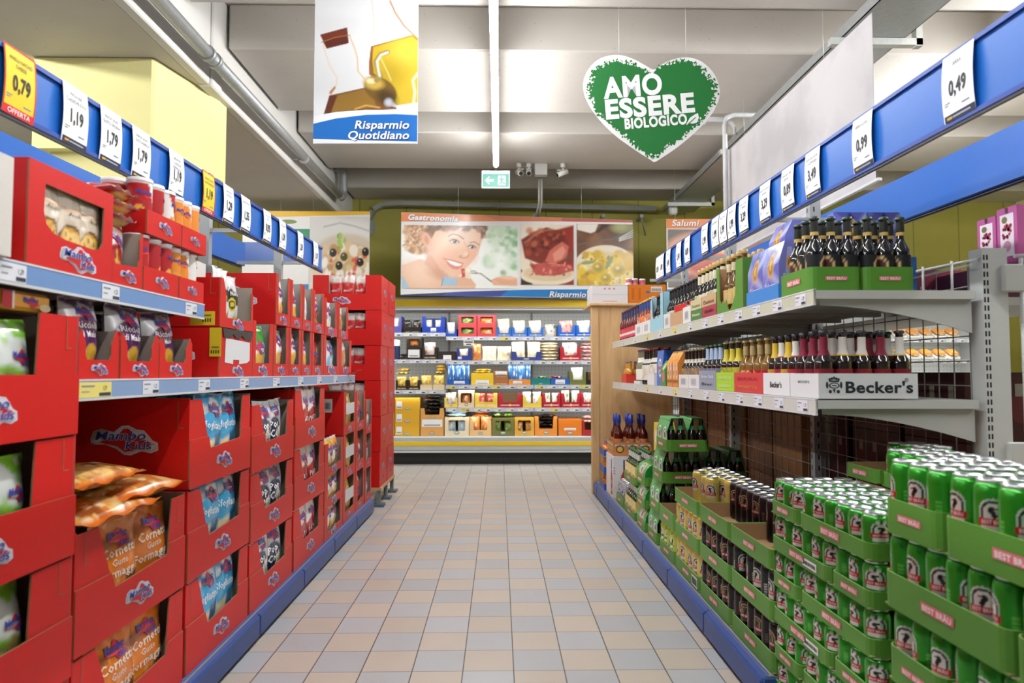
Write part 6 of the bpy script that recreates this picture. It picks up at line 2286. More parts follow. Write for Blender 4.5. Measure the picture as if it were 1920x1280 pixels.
def purple_pack(label, loc, w=.150, d=.125, h=.20, rz=RIGHT):
    t = thing('six_pack', label, 'six-pack', loc, rz, 'purple carrier packs')

    def mk():
        mb = MB()
        prof = [(0, 0), (d, 0), (d, .62 * h), (.72 * d, h), (.28 * d, h), (0, .62 * h)]
        C = lin('5F62B4')

        def fn(U, V):
            return None
        n = len(prof)
        # outer walls as painted grids: violet fading pattern of rays, crest and name
        def wall(p0, p1, nu=26, nv=20):
            def pf_(U, V):
                return np.stack([U * w, p0[0] + (p1[0] - p0[0]) * V, p0[1] + (p1[1] - p0[1]) * V], 1)

            def cf(U, V):
                Z = p0[1] + (p1[1] - p0[1]) * V
                p = Paint(U, Z / h, '5A5EB8')
                p.poly([(.0, .2), (1.0, 1.0), (1.0, .75)], 'A9AEE0', .1); p.poly([(0, .8), (1, .3), (1, .2), (0, .55)], 'C4C8EA', .15, .7); p.ell(.2, .5, .2, .4, '7478C8', 1, 0, .6)
                p.ell(.5, .62, .17, .24, 'D09A2E', .1); p.ell(.5, .62, .12, .17, '8E5E1C', .2); p.ell(.5, .62, .07, .10, 'E0B44A', .3); p.poly([(.36, .85), (.5, 1.0), (.64, .85)], '2A2F7A', .03)
                return p.C
            mb.grid(nu, nv, pf_, cf, smooth=False)
        for a, b_ in ((5, 0), (4, 5)):
            wall(prof[b_], prof[a])
        for a, b_ in ((2, 3), (1, 2)):
            wall(prof[b_], prof[a], 4, 4)
        mb.face([(0, prof[4][0], h), (w, prof[4][0], h), (w, prof[3][0], h), (0, prof[3][0], h)], lin('4E52A8'))
        for x, q in ((0, prof[::-1]), (w, prof)):
            mb.face([(x, a, b_) for a, b_ in q], lin('7A7EC6'))
        fs = side_r(w)
        mb.poly([(.2 * d, .1 * h), (.8 * d, .2 * h), (.6 * d, .9 * h), (.4 * d, .9 * h)], fs, lin('A6AAE0'), 1); mb.ell(d * .5, h * .62, d * .16, h * .12, fs, lin('D09A2E'), 2); mb.ell(d * .5, h * .62, d * .09, h * .07, fs, lin('8E5E1C'), 3)
        mb.text('Salvator', fs, d * .5, h * .34, h * .13, lin('E6E6F2'), 2, bold=.02, width=d * .62)
        mb.text('Salvator', FRONT, w * .5, h * .20, h * .15, lin('E6E6F2'), 2, bold=.02, width=w * .62)
        return mb.mesh('carrier', ['film'])
    obj('carrier_wrap', cached(('pp', w, d, h), mk), t)
    return t


loc = (.970, 2.650, ZS1)
tray('bottle_tray', 'light blue tray holding two purple carrier packs on the top right shelf', None, loc, .305, .088, .055, lin('3A84D0'))
for k in range(2):
    purple_pack(f'purple carrier pack in the light blue tray, {["far", "near"][k]} one at the shelf edge', wpos(loc, RIGHT, .004 + .149 * k, .005, .005), w=.147, d=.078)
carton('cardboard_carton', 'blue carton behind the purple packs carrying more packs', 'carton', (1.062, 2.650, ZS1), RIGHT, .30, .40, .146, SQ(.30, .146), None, out=lin('3A84D0'), inn=KRAFT, lid=True)
purple_pack('purple carrier pack left of the dark bottles, standing higher than the edge pair', (1.066, 2.66, ZS1 + .152), w=.15, d=.11, h=.165)
tray('bottle_tray', 'light blue tray raised behind the dark bottles', None, (1.205, 2.40, ZS1 + .151), .255, .10, .045, lin('3A84D0'), rz=0)
for k in range(2):
    purple_pack(f'purple carrier pack raised behind the dark bottles, {["middle", "innermost"][k]} one', (1.210 + .124 * k, 2.406, ZS1 + .156), w=.120, d=.085, h=.17, rz=0)
# green case with a torn window
w, h = .326, .205
loc = (.970, 3.015, ZS1)
tooth = [(.12 * w, h), (.12 * w, .30 * h)] + [(.12 * w + (.56 * w) * k / 9, (.20 if k % 2 else .27) * h) for k in range(1, 5)] + [(.45 * w, .06 * h), (.52 * w, .04 * h), (.60 * w, .12 * h)] + [(.70 * w, .30 * h), (.72 * w, .26 * h), (.74 * w, .62 * h), (.76 * w, h)]
carton('bottle_case', 'green case with a torn window showing blond beer bottles', 'case', loc, RIGHT, w, .28, h, [(0, 0), (w, 0), (w, h)] + tooth[::-1] + [(0, h)], None, out=TRAY_GREEN, inn=KRAFT)
fill_bottles('blond_tall', 'tall blond beer bottle', 'torn green case', (.976, 3.0, ZS1), .25, .14, 4, 2, 'bottles in the green case')


def wordpair(a, b_, c1, c2, top=None):
    def f(mb, w, d, h):
        if top:
            mb.rect(0, w, h * .52, h, FRONT, lin(top), 1)
        mb.text(a, FRONT, w / 2, h * .62, h * .22, lin(c1), 2, bold=.02, width=w * .72)
        mb.text(b_, FRONT, w / 2, h * .22, h * .20, lin(c2), 2, bold=.02, width=w * .66)
    return f


def barcode(mb, w, d, h):
    mb.rect(w * .25, w * .75, h * .2, h * .75, FRONT, lin('C9C9CC'), 1)
    for k in range(9):
        mb.rect(w * (.28 + .05 * k), w * (.28 + .05 * k) + (.001, .0025)[k % 2], h * .28, h * .68, FRONT, INK, 2)


S1 = [
    ('crimson and brown open carrier reading Double', 3.237, .213, .105, lin('A33A48'), wordpair('Dunnus', '·Double·', '3A2418', '3A1A20', 'C2A27C'), ('gold_foil',), 'gold-foiled bottle', 'crimson carrier', 4, 2),
    ('green open carrier reading Pommus', 3.43, .188, .105, lin('3E7A44'), wordpair('Pommus', 'Pommus', '5E7A3A', 'E6D9A0', 'C9BC94'), ('gold_foil',), 'gold-foiled bottle', 'green Pommus carrier', 3, 2),
    ('white tray with a barcode on the top right shelf', 3.578, .142, .085, lin('E4E2E0'), barcode, ('dark_plain', 'red_label'), 'dark bottle', 'white barcode tray', 3, 2),
    ('brown tray with red-labelled bottles on the top right shelf', 3.844, .262, .075, lin('C09A72'), None, ('red_label',), 'red-labelled dark bottle', 'brown tray', 4, 2),
    ('white and green tray of dark bottles on the top right shelf', 4.005, .155, .085, lin('DAD8D4'), barcode, ('dark_plain',), 'dark bottle', 'white and green tray', 3, 2),
]
for lab, y, w, h, c, pr, kinds, what, where, nx, ny in S1:
    loc = (.970, y, ZS1)
    tray('bottle_tray', lab, None, loc, w, .16, h, c, pr)
    fill_bottles(kinds, what, where, loc, w, .16, nx, ny, 'bottles on the top right shelf')
w, h = .33, .225
loc = (.970, 4.345, ZS1)
carton('bottle_case', 'light blue case with a window, standing on the top right shelf', 'case', loc, RIGHT, w, .26, h, [(0, 0), (w, 0), (w, h), (.80 * w, h), (.80 * w, .42 * h), (.66 * w, .36 * h), (.24 * w, .36 * h), (.16 * w, .46 * h), (.14 * w, .9 * h), (0, .92 * h)], None, out=lin('92C4D6'), inn=lin('A9C9D4'))
fill_bottles('dark_plain', 'dark bottle', 'light blue case', (.980, 4.335, ZS1), .29, .12, 5, 2, 'bottles on the top right shelf')
for k, (y, w) in enumerate(((4.60, .235), (4.845, .235))):
    loc = (.970, y, ZS1)
    tray('bottle_tray', ['white tray of orange-labelled aperitif beside the light blue case', 'white tray of orange-labelled aperitif, further one'][k], 'trays of aperitif', loc, w, .13, .085, lin('E4E2E0'), barcode)
    fill_bottles('spritz', 'orange-labelled bottle', ['near aperitif tray', 'far aperitif tray'][k], loc, w, .13, 3, 2, 'aperitif bottles')
fill_bottles('red_bitter', 'red bitter bottle', 'far end of top right shelf', (.970, 5.56, ZS1 - .004), .70, .13, 7, 2, 'red bitter bottles')

# second shelf


def beckers(mb, w, d, h):
    f = side_r(w)
    mb.rect(0, d, 0, h, f, lin('D6D7DA'), 1)
    mb.text("Becker's", f, d * .61, h * .24, h * .62, lin('1C2A2C'), 2, bold=.028, width=d * .68)
    mb.text('®', f, d * .885, h * .66, h * .22, lin('1C2A2C'), 2)
    c, z = d * .155, h * .52
    for k in range(-2, 3):
        mb.ell(c + k * h * .09, z + h * .30 - abs(k) * h * .03, h * .05, h * .06, f, lin('2A3638'), 2, 8)
    mb.rect(c - h * .2, c + h * .2, z + h * .14, z + h * .20, f, lin('2A3638'), 2)
    mb.ell(c, z, h * .22, h * .12, f, lin('3A4648'), 2, 14); mb.ell(c, z, h * .16, h * .08, f, lin('D6D7DA'), 3, 14); mb.rect(c - h * .1, c + h * .1, z - h * .02, z + h * .02, f, lin('2A3638'), 4)
    for s in (-1, 1):
        mb.ell(c + s * h * .28, z + h * .02, h * .05, h * .14, f, lin('2A3638'), 2, 10); mb.ell(c + s * h * .16, z - h * .24, h * .07, h * .07, f, lin('2A3638'), 2, 10)
    mb.poly([(c - h * .06, z - h * .14), (c + h * .06, z - h * .14), (c, z - h * .32)], f, lin('2A3638'), 2)


def beck_front(mb, w, d, h):
    mb.text("BECKER'S", FRONT, w * .5, h * .6, h * .14, lin('6A7074'), 1, bold=.02, width=w * .4)


loc = (.970, 2.262, ZS2)
tray('bottle_tray', "white tray with the large Becker's name on its end panel", None, loc, .202, .305, .0765, lin('DADBDD'), (beckers, beck_front))
fill_bottles(('neck_burgundy', 'neck_white_gold', 'neck_white_gold'), 'dark bottle with coloured neck', "Becker's corner tray", loc, .202, .305, 3, 5, "bottles in the Becker's trays")


def beck_small(mb, w, d, h):
    mb.text("Becker's", FRONT, w * .5, h * .35, h * .36, lin('1C2A2C'), 1, bold=.03, width=w * .44)


S2 = [
    ("white tray with a small Becker's name on the lower shelf", 2.495, .228, .0775, lin('E0E0E2'), beck_small, ('neck_white', 'neck_yellow'), 'white and yellow necked bottle', "small Becker's tray", 4, 2),
    ('red carrier tray of blond clear bottles on the lower shelf', 2.803, .305, .078, lin('CC3A3E'), wordpair('BIRRA', 'MORETTO', 'B0302E', 'D98A4A'), ('blond_clear',), 'clear bottle of blond beer', 'red carrier', 4, 2),
    ('lime green carrier tray on the lower right shelf', 3.04, .232, .080, lin('A4CC32'), wordpair('AMARCO', 'GINEGRO', 'D6E69A', 'D6E69A'), ('lime_label',), 'lime-labelled dark bottle', 'lime carrier', 3, 2),
    ('blue grey carrier tray on the lower right shelf', 3.30, .255, .088, lin('8C93A6'), wordpair('Strong Gold', 'Bier', 'D9DCE6', '3A3E4C'), ('blue_neck',), 'blue-necked dark bottle', 'blue grey carrier', 4, 2),
    ('white printed tray of dark bottles on the lower right shelf, near one', 3.485, .182, .068, lin('DDDAD8'), barcode, ('white_neck',), 'dark bottle with white neck label', 'near white tray', 3, 2),
    ('white printed tray of dark bottles on the lower right shelf, far one', 3.675, .182, .068, lin('DDDAD8'), barcode, ('white_neck',), 'dark bottle with white neck label', 'far white tray', 3, 2),
    ('small white carrier of dark bottles beside the blue checked pack', 4.46, .19, .075, lin('E2E0DE'), None, ('dark_syrup',), 'syrup bottle', 'small white carrier', 4, 2),
    ('clear plastic tray of pale lemon drinks at the lower right shelf', 4.90, .20, .02, lin('DDDDD8'), None, ('clear_lemon',), 'pale lemon bottle', 'clear tray', 4, 2),
    ('red tray of orange juice bottles at the far end of the lower shelf', 5.40, .20, .06, lin('D23A2C'), None, ('juice_orange',), 'orange juice bottle', 'red juice tray', 3, 2),
]
for lab, y, w, h, c, pr, kinds, what, where, nx, ny in S2:
    loc = (.970, y, ZS2)
    tray('bottle_tray', lab, None, loc, w, .14, h, c, pr)
    fill_bottles(kinds, what, where, loc, w, .14, nx, ny, 'bottles on the lower right shelf')
fill_bottles('dark_syrup', 'dark syrup bottle with red cap', 'beside the clear tray', (.970, 4.70, ZS2 - .004), .23, .13, 3, 2, 'syrup bottles')


def carrier_pack(name, label, loc, w, d, h, c1, paintfn, group, rz=RIGHT, taper=.3, mat='cardboard', ends=None):
    t = thing(name, label, 'six-pack', loc, rz, group)

    def mk():
        mb = MB()
        prof = [(0, 0), (0, .66 * h), (taper * d, h), ((1 - taper) * d, h), (d, .66 * h), (d, 0)]
        for (a, b_) in zip(prof[:-1], prof[1:]):
            def pf_(U, V, a=a, b_=b_):
                return np.stack([U * w, a[0] + (b_[0] - a[0]) * V, a[1] + (b_[1] - a[1]) * V], 1)

            def cf(U, V, a=a, b_=b_):
                Z = (a[1] + (b_[1] - a[1]) * V) / h
                p = Paint(U, Z, c1)
                paintfn(p)
                return p.C
            mb.grid(30, 16, pf_, cf, smooth=False)
        for x, q in ((0, prof), (w, prof[::-1])):
            mb.face([(x, y, z) for y, z in q], lin(ends or c1))
        return mb.mesh('carrier_wrap', [mat])
    obj('carrier_wrap', cached((name, w, d, h, c1), mk), t)
    return t


def orange_p(p):
    p.poly([(0, .7), (.5, .9), (1, .7), (1, 1), (0, 1)], 'E2B060', .1)
    for cx in (.27, .75):
        p.ell(cx, .45, .13, .22, 'E9E2D2', .1); p.ell(cx, .45, .09, .16, '8A4A2A', .2); p.ell(cx, .50, .05, .07, 'EDE6D6', .3)
    p.poly([(0, .12), (1, .12), (1, .18), (0, .18)], '7A4A2E', .02)


def blue_p(p):
    for i in range(-6, 12):
        p.line([(i * .12, 0), (i * .12 + .5, 1)], .012, '7FA4DC', .02); p.line([(i * .12, 0), (i * .12 - .5, 1)], .012, '7FA4DC', .02)
    p.ell(.5, .5, .26, .26, 'E4E6EA', .06); p.ell(.5, .5, .20, .20, '1C3A6E', .08); p.ell(.5, .5, .13, .13, 'D9DCE2', .1); p.poly([(.25, .45), (.75, .45), (.75, .54), (.25, .54)], 'B0303A', .02); p.ell(.7, .12, .08, .09, 'C8242C', .2)


carrier_pack('six_pack', 'orange carrier pack with oval badges on lower right shelf, near one', (.970, 3.81, ZS2), .115, .13, .20, 'D98A3A', orange_p, 'orange carrier packs')
carrier_pack('six_pack', 'orange carrier pack with oval badges on lower right shelf, far one', (.970, 3.935, ZS2), .115, .13, .20, 'D98A3A', orange_p, 'orange carrier packs')
carrier_pack('six_pack', 'blue checked beer pack with round badge on the lower right shelf', (.985, 4.25, ZS2), .16, .16, .215, '2E5AB0', blue_p, None, taper=.05)
carrier_pack('six_pack', 'small green carrier pack between the orange and blue packs', (.965, 4.06, ZS2), .11, .10, .15, '3E8A3E', lambda p: (p.ell(.5, .35, .25, .2, 'D8607A', .1), p.ell(.5, .75, .2, .15, 'CFC8A0', .2)), None)

# ---------------- floor level on the right: cans
CANX = .855


def cans(kind, what, where, loc, w, d, nx, ny, use, H=CAN_H, h0=.0045):
    """use(i, j) -> bool; i counts from the far end, j from the aisle"""
    for j in range(ny):
        for i in range(nx):
            if not use(i, j):
                continue
            p = wpos(loc, RIGHT, w * (i + .5) / nx, .004 + (d - .008) * (j + .5) / ny, h0)
            row = 'aisle row' if j == 0 else f'{ORD[j + 1]} row'
            can(kind, f'{what} can, {ORD[i + 1]} from far end, {row}, {where}', f'{what} cans', p, PI + [0, .7, -.9, 1.5, .3, -2.2, 2.6][(i * 5 + j * 3 + len(where)) % 7], H)


Hs = .1035
W6, W3, D4 = .374, .189, .252
# near stack of tall green cans
NZ = [.064, .223, .382, .541, .700]
lay = ['bottom', 'fourth', 'third', 'second', 'top']
t = thing('pallet', 'low wooden pallet under the nearest stack of green cans', 'pallet', (1.1, 1.2, 0)); mb = MB()
for k in range(6):
    mb.box(.86 + .125 * k, .86 + .125 * k + .10, .75, 1.52, .045, .062, SKY_W)
part(t, 'deck', mb, ['pallet_wood'])
for k in range(3):
    mb = MB(); mb.box(.86 + .31 * k, .96 + .31 * k, .75, 1.52, 0, .045, SKY_W); part(t, 'runner', mb, ['pallet_wood'])
for k in range(5):
    short_first = k in (4, 2, 0)
    z = NZ[k]
    spec = [(1.518, W3, 3), (1.318, W6, 6)] if short_first else [(1.522, W6, 6), (1.140, W3, 3)]
    for q, (yf, w, nx) in enumerate(spec):
        if k < 2 and q == 1:
            continue
        loc = (CANX - .003 * (k % 2), yf, z)
        can_tray('can_tray', f'green BEST BRÄU can tray, {lay[k]} layer, {["far", "near"][q]} part of nearest stack', 'trays of the nearest can stack', loc, RIGHT, w, D4, .076)
        cans('green', 'tall green', f'{lay[k]} {["far", "near"][q]} tray, nearest stack', loc, w, D4, nx, 4, (lambda i, j: True) if k == 4 and q == 0 else (lambda i, j: j < 3) if k == 4 else (lambda i, j: j == 0) if k > 1 else (lambda i, j: False) if k < 1 else (lambda i, j: j == 0 and i < 3))
# second stack of short green cans
SZ = [.063, .173, .283, .393, .502, .612]
lay2 = ['bottom', 'fifth', 'fourth', 'third', 'second', 'top']
t = thing('pallet', 'low wooden pallet under the stack of short green cans', 'pallet', (1.1, 1.85, 0)); mb = MB()
for k in range(6):
    mb.box(.86 + .125 * k, .86 + .125 * k + .10, 1.56, 2.125, .045, .061, SKY_W)
part(t, 'deck', mb, ['pallet_wood'])
for k in range(3):
    mb = MB(); mb.box(.86 + .31 * k, .96 + .31 * k, 1.56, 2.125, 0, .045, SKY_W); part(t, 'runner', mb, ['pallet_wood'])
for k in range(6):
    sf = k % 2 == 1
    spec = [(2.157, W3, 3), (1.958, W6, 6)] if sf else [(2.157, W6, 6), (1.772, W3, 3)]
    for q, (yf, w, nx) in enumerate(spec):
        loc = (CANX, yf, SZ[k])
        can_tray('can_tray', f'green BEST BRÄU can tray, {lay2[k]} layer, {["far", "near"][q]} part of second stack', 'trays of the second can stack', loc, RIGHT, w, D4, .042, barcode=(.60 if (not sf and q == 0 and k in (2, 4)) else None))
        cans('green', 'short green', f'{lay2[k]} {["far", "near"][q]} tray, second stack', loc, w, D4, nx, 4, (lambda i, j: True) if k == 5 else (lambda i, j: j == 0), H=Hs)
carton('cardboard_carton', 'plain brown carton behind the short green cans, carrying the raised trays', 'carton', (1.115, 2.130, .0), RIGHT, .56, .26, .716, SQ(.56, .716), None, out=KRAFT, lid=False, key='plainbase')
for q, (yf, w, nx) in enumerate(((2.195, W3, 3), (1.985, W6, 6))):
    loc = (1.112, yf, .721)
    can_tray('can_tray', f'raised green can tray behind the second stack, {["half empty far", "full near"][q]} one', 'raised can trays', loc, RIGHT, w, D4, .042)
    cans('green', 'short green', f'raised {["far", "near"][q]} tray', loc, w, D4, nx, 4, (lambda i, j: j >= 2) if q == 0 else (lambda i, j: j < 3), H=Hs)
# yellow and black can stacks on the blue base
BZ = [.113, .272, .431]
L3 = ['bottom', 'middle', 'top']
for name, yf, wid, nx, kinds, what in (('near black', 2.530, .385, 6, ('black', 'dark_green', 'black'), ['black', 'dark green', 'black']), ('far black', 2.926, .388, 6, ('black', 'black', 'black'), ['black'] * 3), ('yellow', 3.335, .400, 6, ('yellow', 'yellow', 'yellow'), ['yellow'] * 3)):
    for k in range(3):
        loc = (.850, yf, BZ[k])
        can_tray('can_tray', f'{L3[k]} green can tray of the {name} can stack on the blue base', 'can trays on the blue base', loc, RIGHT, wid, D4, .064, barcode=.74 if (k == 0 and name == 'yellow') else None)
        if k < 2:
            use = lambda i, j: j == 0 and not (k == 1 and name == 'near black' and i == 1)
        elif name == 'yellow':
            use = lambda i, j: j >= 2 or (j == 1 and i in (3, 4)) or (j == 1 and i == 1)
        else:
            use = lambda i, j: j >= 2
        cans(kinds[k], what[k], f'{L3[k]} tray of {name} stack', loc, wid, D4, nx, 4, use)
# two trays beyond the yellow stack
loc = (.850, 3.655, .113)
can_tray('can_tray', 'green tray of lime cans beyond the yellow can stack', 'can trays on the blue base', loc, RIGHT, .312, D4, .064)
cans('lime', 'lime', 'tray beyond the yellow stack', loc, .312, D4, 5, 4, lambda i, j: j == 0)
loc = (.850, 3.655, .272)
can_tray('can_tray', 'empty green cut tray on top of the lime cans', 'can trays on the blue base', loc, RIGHT, .312, D4, .085)

# six-packs of green bottles on trays


def green_pack_paint(p):
    p.mix(np.clip((p.Y - .62) / .1, 0, 1) * .35, '8FC88A')
    for k in range(12):
        p.poly([(k / 12, .90), (k / 12 + .045, .90), (k / 12 + .03, .97)], '1A1E1A', .01)
    for cx in (.26, .74):
        p.ell(cx, .42, .19, .30, 'D8DCD2', .05); p.ell(cx, .42, .155, .25, '1E6A34', .06); p.ell(cx, .42, .12, .19, 'DDE0D6', .08); p.ell(cx + .02, .46, .06, .10, '20241F', .2); p.poly([(cx - .18, .22), (cx + .18, .22), (cx + .18, .32), (cx - .18, .32)], 'C9404A', .02)


def green_six(label, loc, w=.232, d=.104, h=.165):
    t = thing('six_pack', label, 'six-pack', loc, RIGHT, 'green six-packs')

    def mk():
        mb = MB()
        prof = [(0, 0), (0, .60 * h), (.20 * d, h), (.80 * d, h), (d, .60 * h), (d, 0)]
        for (a, b_) in zip(prof[:-1], prof[1:]):
            def pf_(U, V, a=a, b_=b_):
                return np.stack([U * w, a[0] + (b_[0] - a[0]) * V, a[1] + (b_[1] - a[1]) * V], 1)

            def cf(U, V, a=a, b_=b_):
                p = Paint(U, (a[1] + (b_[1] - a[1]) * V) / h, '2A8A3C')
                green_pack_paint(p)
                return p.C
            mb.grid(36, 18, pf_, cf, smooth=False)
            ax, bx = (a[0] - d / 2) * .97 + d / 2, (b_[0] - d / 2) * .97 + d / 2
            mb.face([(w, ax, a[1] * .98), (w, bx, b_[1] * .98), (0, bx, b_[1] * .98), (0, ax, a[1] * .98)][::-1], lin('6E5A42'))
        return mb.mesh('carrier_wrap', ['cardboard'])
    obj('carrier_wrap', cached(('g6', w, d, h), mk), t)
    return t


SIX = [(3.99, .113, 2, 'bottom'), (3.935, .290, 2, 'second'), (3.85, .467, 4, 'third'), (3.75, .644, 2, 'top')]
for yf, z, npk, nm in SIX:
    for tr in range(npk // 2):
        loc = (.858 + .226 * tr, yf, z)
        can_tray('bottle_tray', f'{nm} green BEST BRÄU tray of six-packs{", inner one" if tr else " on the aisle side"}', 'trays of green six-packs', loc, RIGHT, .245, .222, .060)
        for k in range(2):
            o = green_six(f'green six-pack in the {nm} six-pack tray, {["aisle side", "second", "third", "innermost"][tr * 2 + k]}', wpos(loc, RIGHT, .006, .006 + .107 * k, .005))
            for b_ in range(2):
                bottle('six_brown', f'{["outer", "inner"][b_]} brown bottle in the {["aisle side", "second", "third", "innermost"][tr * 2 + k]} pack, {nm} six-pack tray', 'brown bottles in the green six-packs', wpos(loc, RIGHT, .208, .006 + .107 * k + .027 + .050 * b_, .006), PI / 2)
# one upright carton pack behind the six-packs
carrier_pack('six_pack', 'yellow pack with bottle necks behind the top green six-packs', (.90, 3.98, .60), .12, .12, .16, 'D9C24A', lambda p: p.ell(.5, .5, .3, .25, 'E9E2C8', .1), None, taper=.02)
carton('cardboard_carton', 'plain carton under the yellow pack behind the green six-packs', 'carton', (.90, 3.99, .467 + .0), RIGHT, .13, .13, .13, SQ(.13, .13), None, out=TRAY_GREEN, lid=True) if False else None

# round multipacks


def round_pack(label, loc, w=.235, d=.15, h=.125):
    t = thing('can_multipack', label, 'multipack', loc, RIGHT, 'green can multipacks')

    def mk():
        mb = MB()
        pts = [(0, 0), (0, h * .45)] + [(d / 2 - d / 2 * math.cos(PI * k / 10), h * .45 + h * .55 * math.sin(PI * k / 10)) for k in range(1, 10)] + [(d, h * .45), (d, 0)]
        L = [0]
        for a, b_ in zip(pts[:-1], pts[1:]):
            L.append(L[-1] + math.hypot(b_[0] - a[0], b_[1] - a[1]))

        def at_(V):
            s = V * L[-1]
            return np.interp(s, L, [q[0] for q in pts]), np.interp(s, L, [q[1] for q in pts])

        def pf_(U, V):
            a, b_ = at_(V)
            return np.stack([U * w, a, b_], 1)

        def cf(U, V):
            p = Paint(U, V, '2E9A46')
            p.ell(.5, .22, .26, .17, 'D8DCD2', .05); p.ell(.5, .22, .21, .14, '1E6A34', .06); p.ell(.5, .22, .17, .11, 'DDE0D6', .08); p.ell(.52, .24, .07, .06, '20241F', .2); p.poly([(.27, .12), (.73, .12), (.73, .17), (.27, .17)], 'C9404A', .02)
            for k in range(8):
                p.ell(.08 + k * .12, .38, .03, .012, 'E0C27A', .3)
            return p.C
        mb.grid(30, 40, pf_, cf)
        for x, q in ((0, pts), (w, pts[::-1])):
            mb.face([(x, a, b_) for a, b_ in q], lin('24803A'))
        return mb.mesh('multipack_wrap', ['film'])
    obj('multipack_wrap', cached(('rp', w, d, h), mk), t)
    return t


for k in range(3):
    loc = (.855, 4.285, .113 + .133 * k)
    can_tray('can_tray', f'{L3[k]} green tray holding an arched green can multipack', 'trays of multipacks', loc, RIGHT, .245, .162, .050)
    round_pack(f'arched green can multipack in the {L3[k]} multipack tray', wpos(loc, RIGHT, .005, .006, .005))
for k in range(1):
    loc = (.862, 4.02, .113)
# bottles with yellow wraps


def yellow_wrap(label, loc, w, d):
    t = thing('six_pack', label, 'six-pack', loc, RIGHT, 'yellow wrapped bottle packs')

    def mk():
        mb = MB()
        for fn, L in ((lambda U, V: np.stack([U * w, 0 * U, .02 + V * .095], 1), w), (lambda U, V: np.stack([0 * U + w, U * d, .02 + V * .095], 1), d)):
            def cf(U, V, L=L):
                p = Paint(U * L / .12, V, 'DDC96A')
                for cx in (.5, 1.5, 2.5):
                    p.ell(cx, .5, .30, .38, 'EDE8D4', .06); p.ell(cx, .5, .22, .3, 'C9A83A', .1); p.ell(cx, .55, .12, .16, 'EFEAD8', .2); p.poly([(cx - .3, .25), (cx + .3, .25), (cx + .3, .36), (cx - .3, .36)], 'C23A40', .03)
                return p.C
            mb.grid(36, 12, fn, cf, smooth=False)
        return mb.mesh('wrap', ['cardboard'])
    obj('carrier_wrap', cached(('yw', w, d), mk), t)
    return t


for k, (z, nm) in enumerate(((.113, 'lower'), (.333, 'upper'))):
    loc = (.858 + .0 * k, 4.725, z)
    can_tray('bottle_tray', f'{nm} green tray of yellow-wrapped green bottles', 'trays of yellow-wrapped bottles', loc, RIGHT, .375, .17, .048)
    yellow_wrap(f'yellow bottle wrap in the {nm} green bottle tray', wpos(loc, RIGHT, .006, .008, .0), .360, .15)
    fill_bottles('best_green', 'green bottle with white neck', f'{nm} yellow-wrapped tray', (.862, 4.715, z + .0005), .355, .14, 6, 2, 'green bottles in yellow wraps')
loc = (.858, 5.05, .113)
can_tray('can_tray', 'green tray of silver cans beyond the yellow-wrapped bottles', 'can trays on the blue base', loc, RIGHT, .305, .17, .064)
cans('silver', 'silver', 'tray beside the white case', loc, .305, .17, 5, 2, lambda i, j: True)
# white case with printed bottle, rose bottles on top
w, d, h = .33, .30, .305
loc = (.850, 5.44, .113)


def case_print(mb, w, d, h):
    for fn, L, c in ((side_r(w), d, .30), (FRONT, w, .78)):
        cu = L * c
        mb.poly([(cu - .038, .02), (cu + .038, .02), (cu + .040, .12), (cu + .030, .17), (cu + .015, .20), (cu + .014, .285), (cu - .014, .285), (cu - .015, .20), (cu - .030, .17), (cu - .040, .12)], fn, lin('B0482E'), 1)
        mb.rect(cu - .014, cu + .014, .215, .285, fn, lin('24399A'), 2)
        mb.ell(cu, .085, .034, .045, fn, lin('E2A070'), 2); mb.ell(cu, .085, .020, .022, fn, lin('6A3A7A'), 3)
        for k in range(3):
            mb.rect(cu - .095 * (1 if L == w else .8), cu - .088, .22 - .02 * k, .23 - .02 * k, fn, lin('8A9AC0'), 1)


o = tray('bottle_case', 'white printed case with a rosé bottle picture beside the wooden panel', None, loc, w, d, h, lin('E2E0E0'), case_print, cat='case')
o2 = MB(); o2.box(0, w, 0, d, h, h + CT, lin('E2E0E0')); obj('case_lid', o2.mesh('case_lid', ['cardboard']), o)
loc = (.858, 5.43, .113 + h + .006)


def rose_print(mb, w, d, h):
    for fn, L in ((FRONT, w), (side_r(w), d)):
        n = 3
        for k in range(n):
            cu = L * (k + .5) / n
            mb.poly([(cu - L / n * .46, h * .04), (cu + L / n * .46, h * .04), (cu + L / n * .46, h * .8), (cu + L / n * .3, h), (cu - L / n * .3, h), (cu - L / n * .46, h * .8)], fn, lin('D08A54'), 1)
            mb.ell(cu, h * .5, L / n * .32, h * .3, fn, lin('6A4438'), 2); mb.ell(cu, h * .5, L / n * .22, h * .2, fn, lin('E3BE4A'), 3); mb.rect(cu - L / n * .4, cu + L / n * .4, h * .72, h * .84, fn, lin('DADADA'), 2)


tray('bottle_tray', 'low printed carrier of rosé bottles on top of the white case', None, loc, .29, .29, .10, lin('C98A5A'), rose_print)
fill_bottles('rose', 'blue-necked rosé bottle', 'carrier on white case', loc, .29, .29, 2, 3, 'rosé bottles')
# juice packs by the panel
for k in range(3):
    loc = (.838, 5.73, .113 + .135 * k)
    tray('juice_tray', f'{L3[k]} blue tray of small orange juice bottles by the wooden panel', 'trays of juice', loc, .26, .16, .05, lin('2A55A8'))
    fill_bottles('juice_small', 'small orange juice bottle', f'{L3[k]} blue juice tray', loc, .26, .16, 4, 2, 'small juice bottles')

# ---- boxes on top of the wooden panel
def wbox(label, loc, w, d, h, col, prints=None, name='cardboard_box', rz=0, mat='cardboard'):
    mb = MB()
    mb.box(0, w, 0, d, 0, h, col)
    if prints:
        prints(mb, w, d, h)
    o = obj(name, mb.mesh(name, [mat]), None, loc, (0, 0, rz))
    return tag(o, label, 'box')


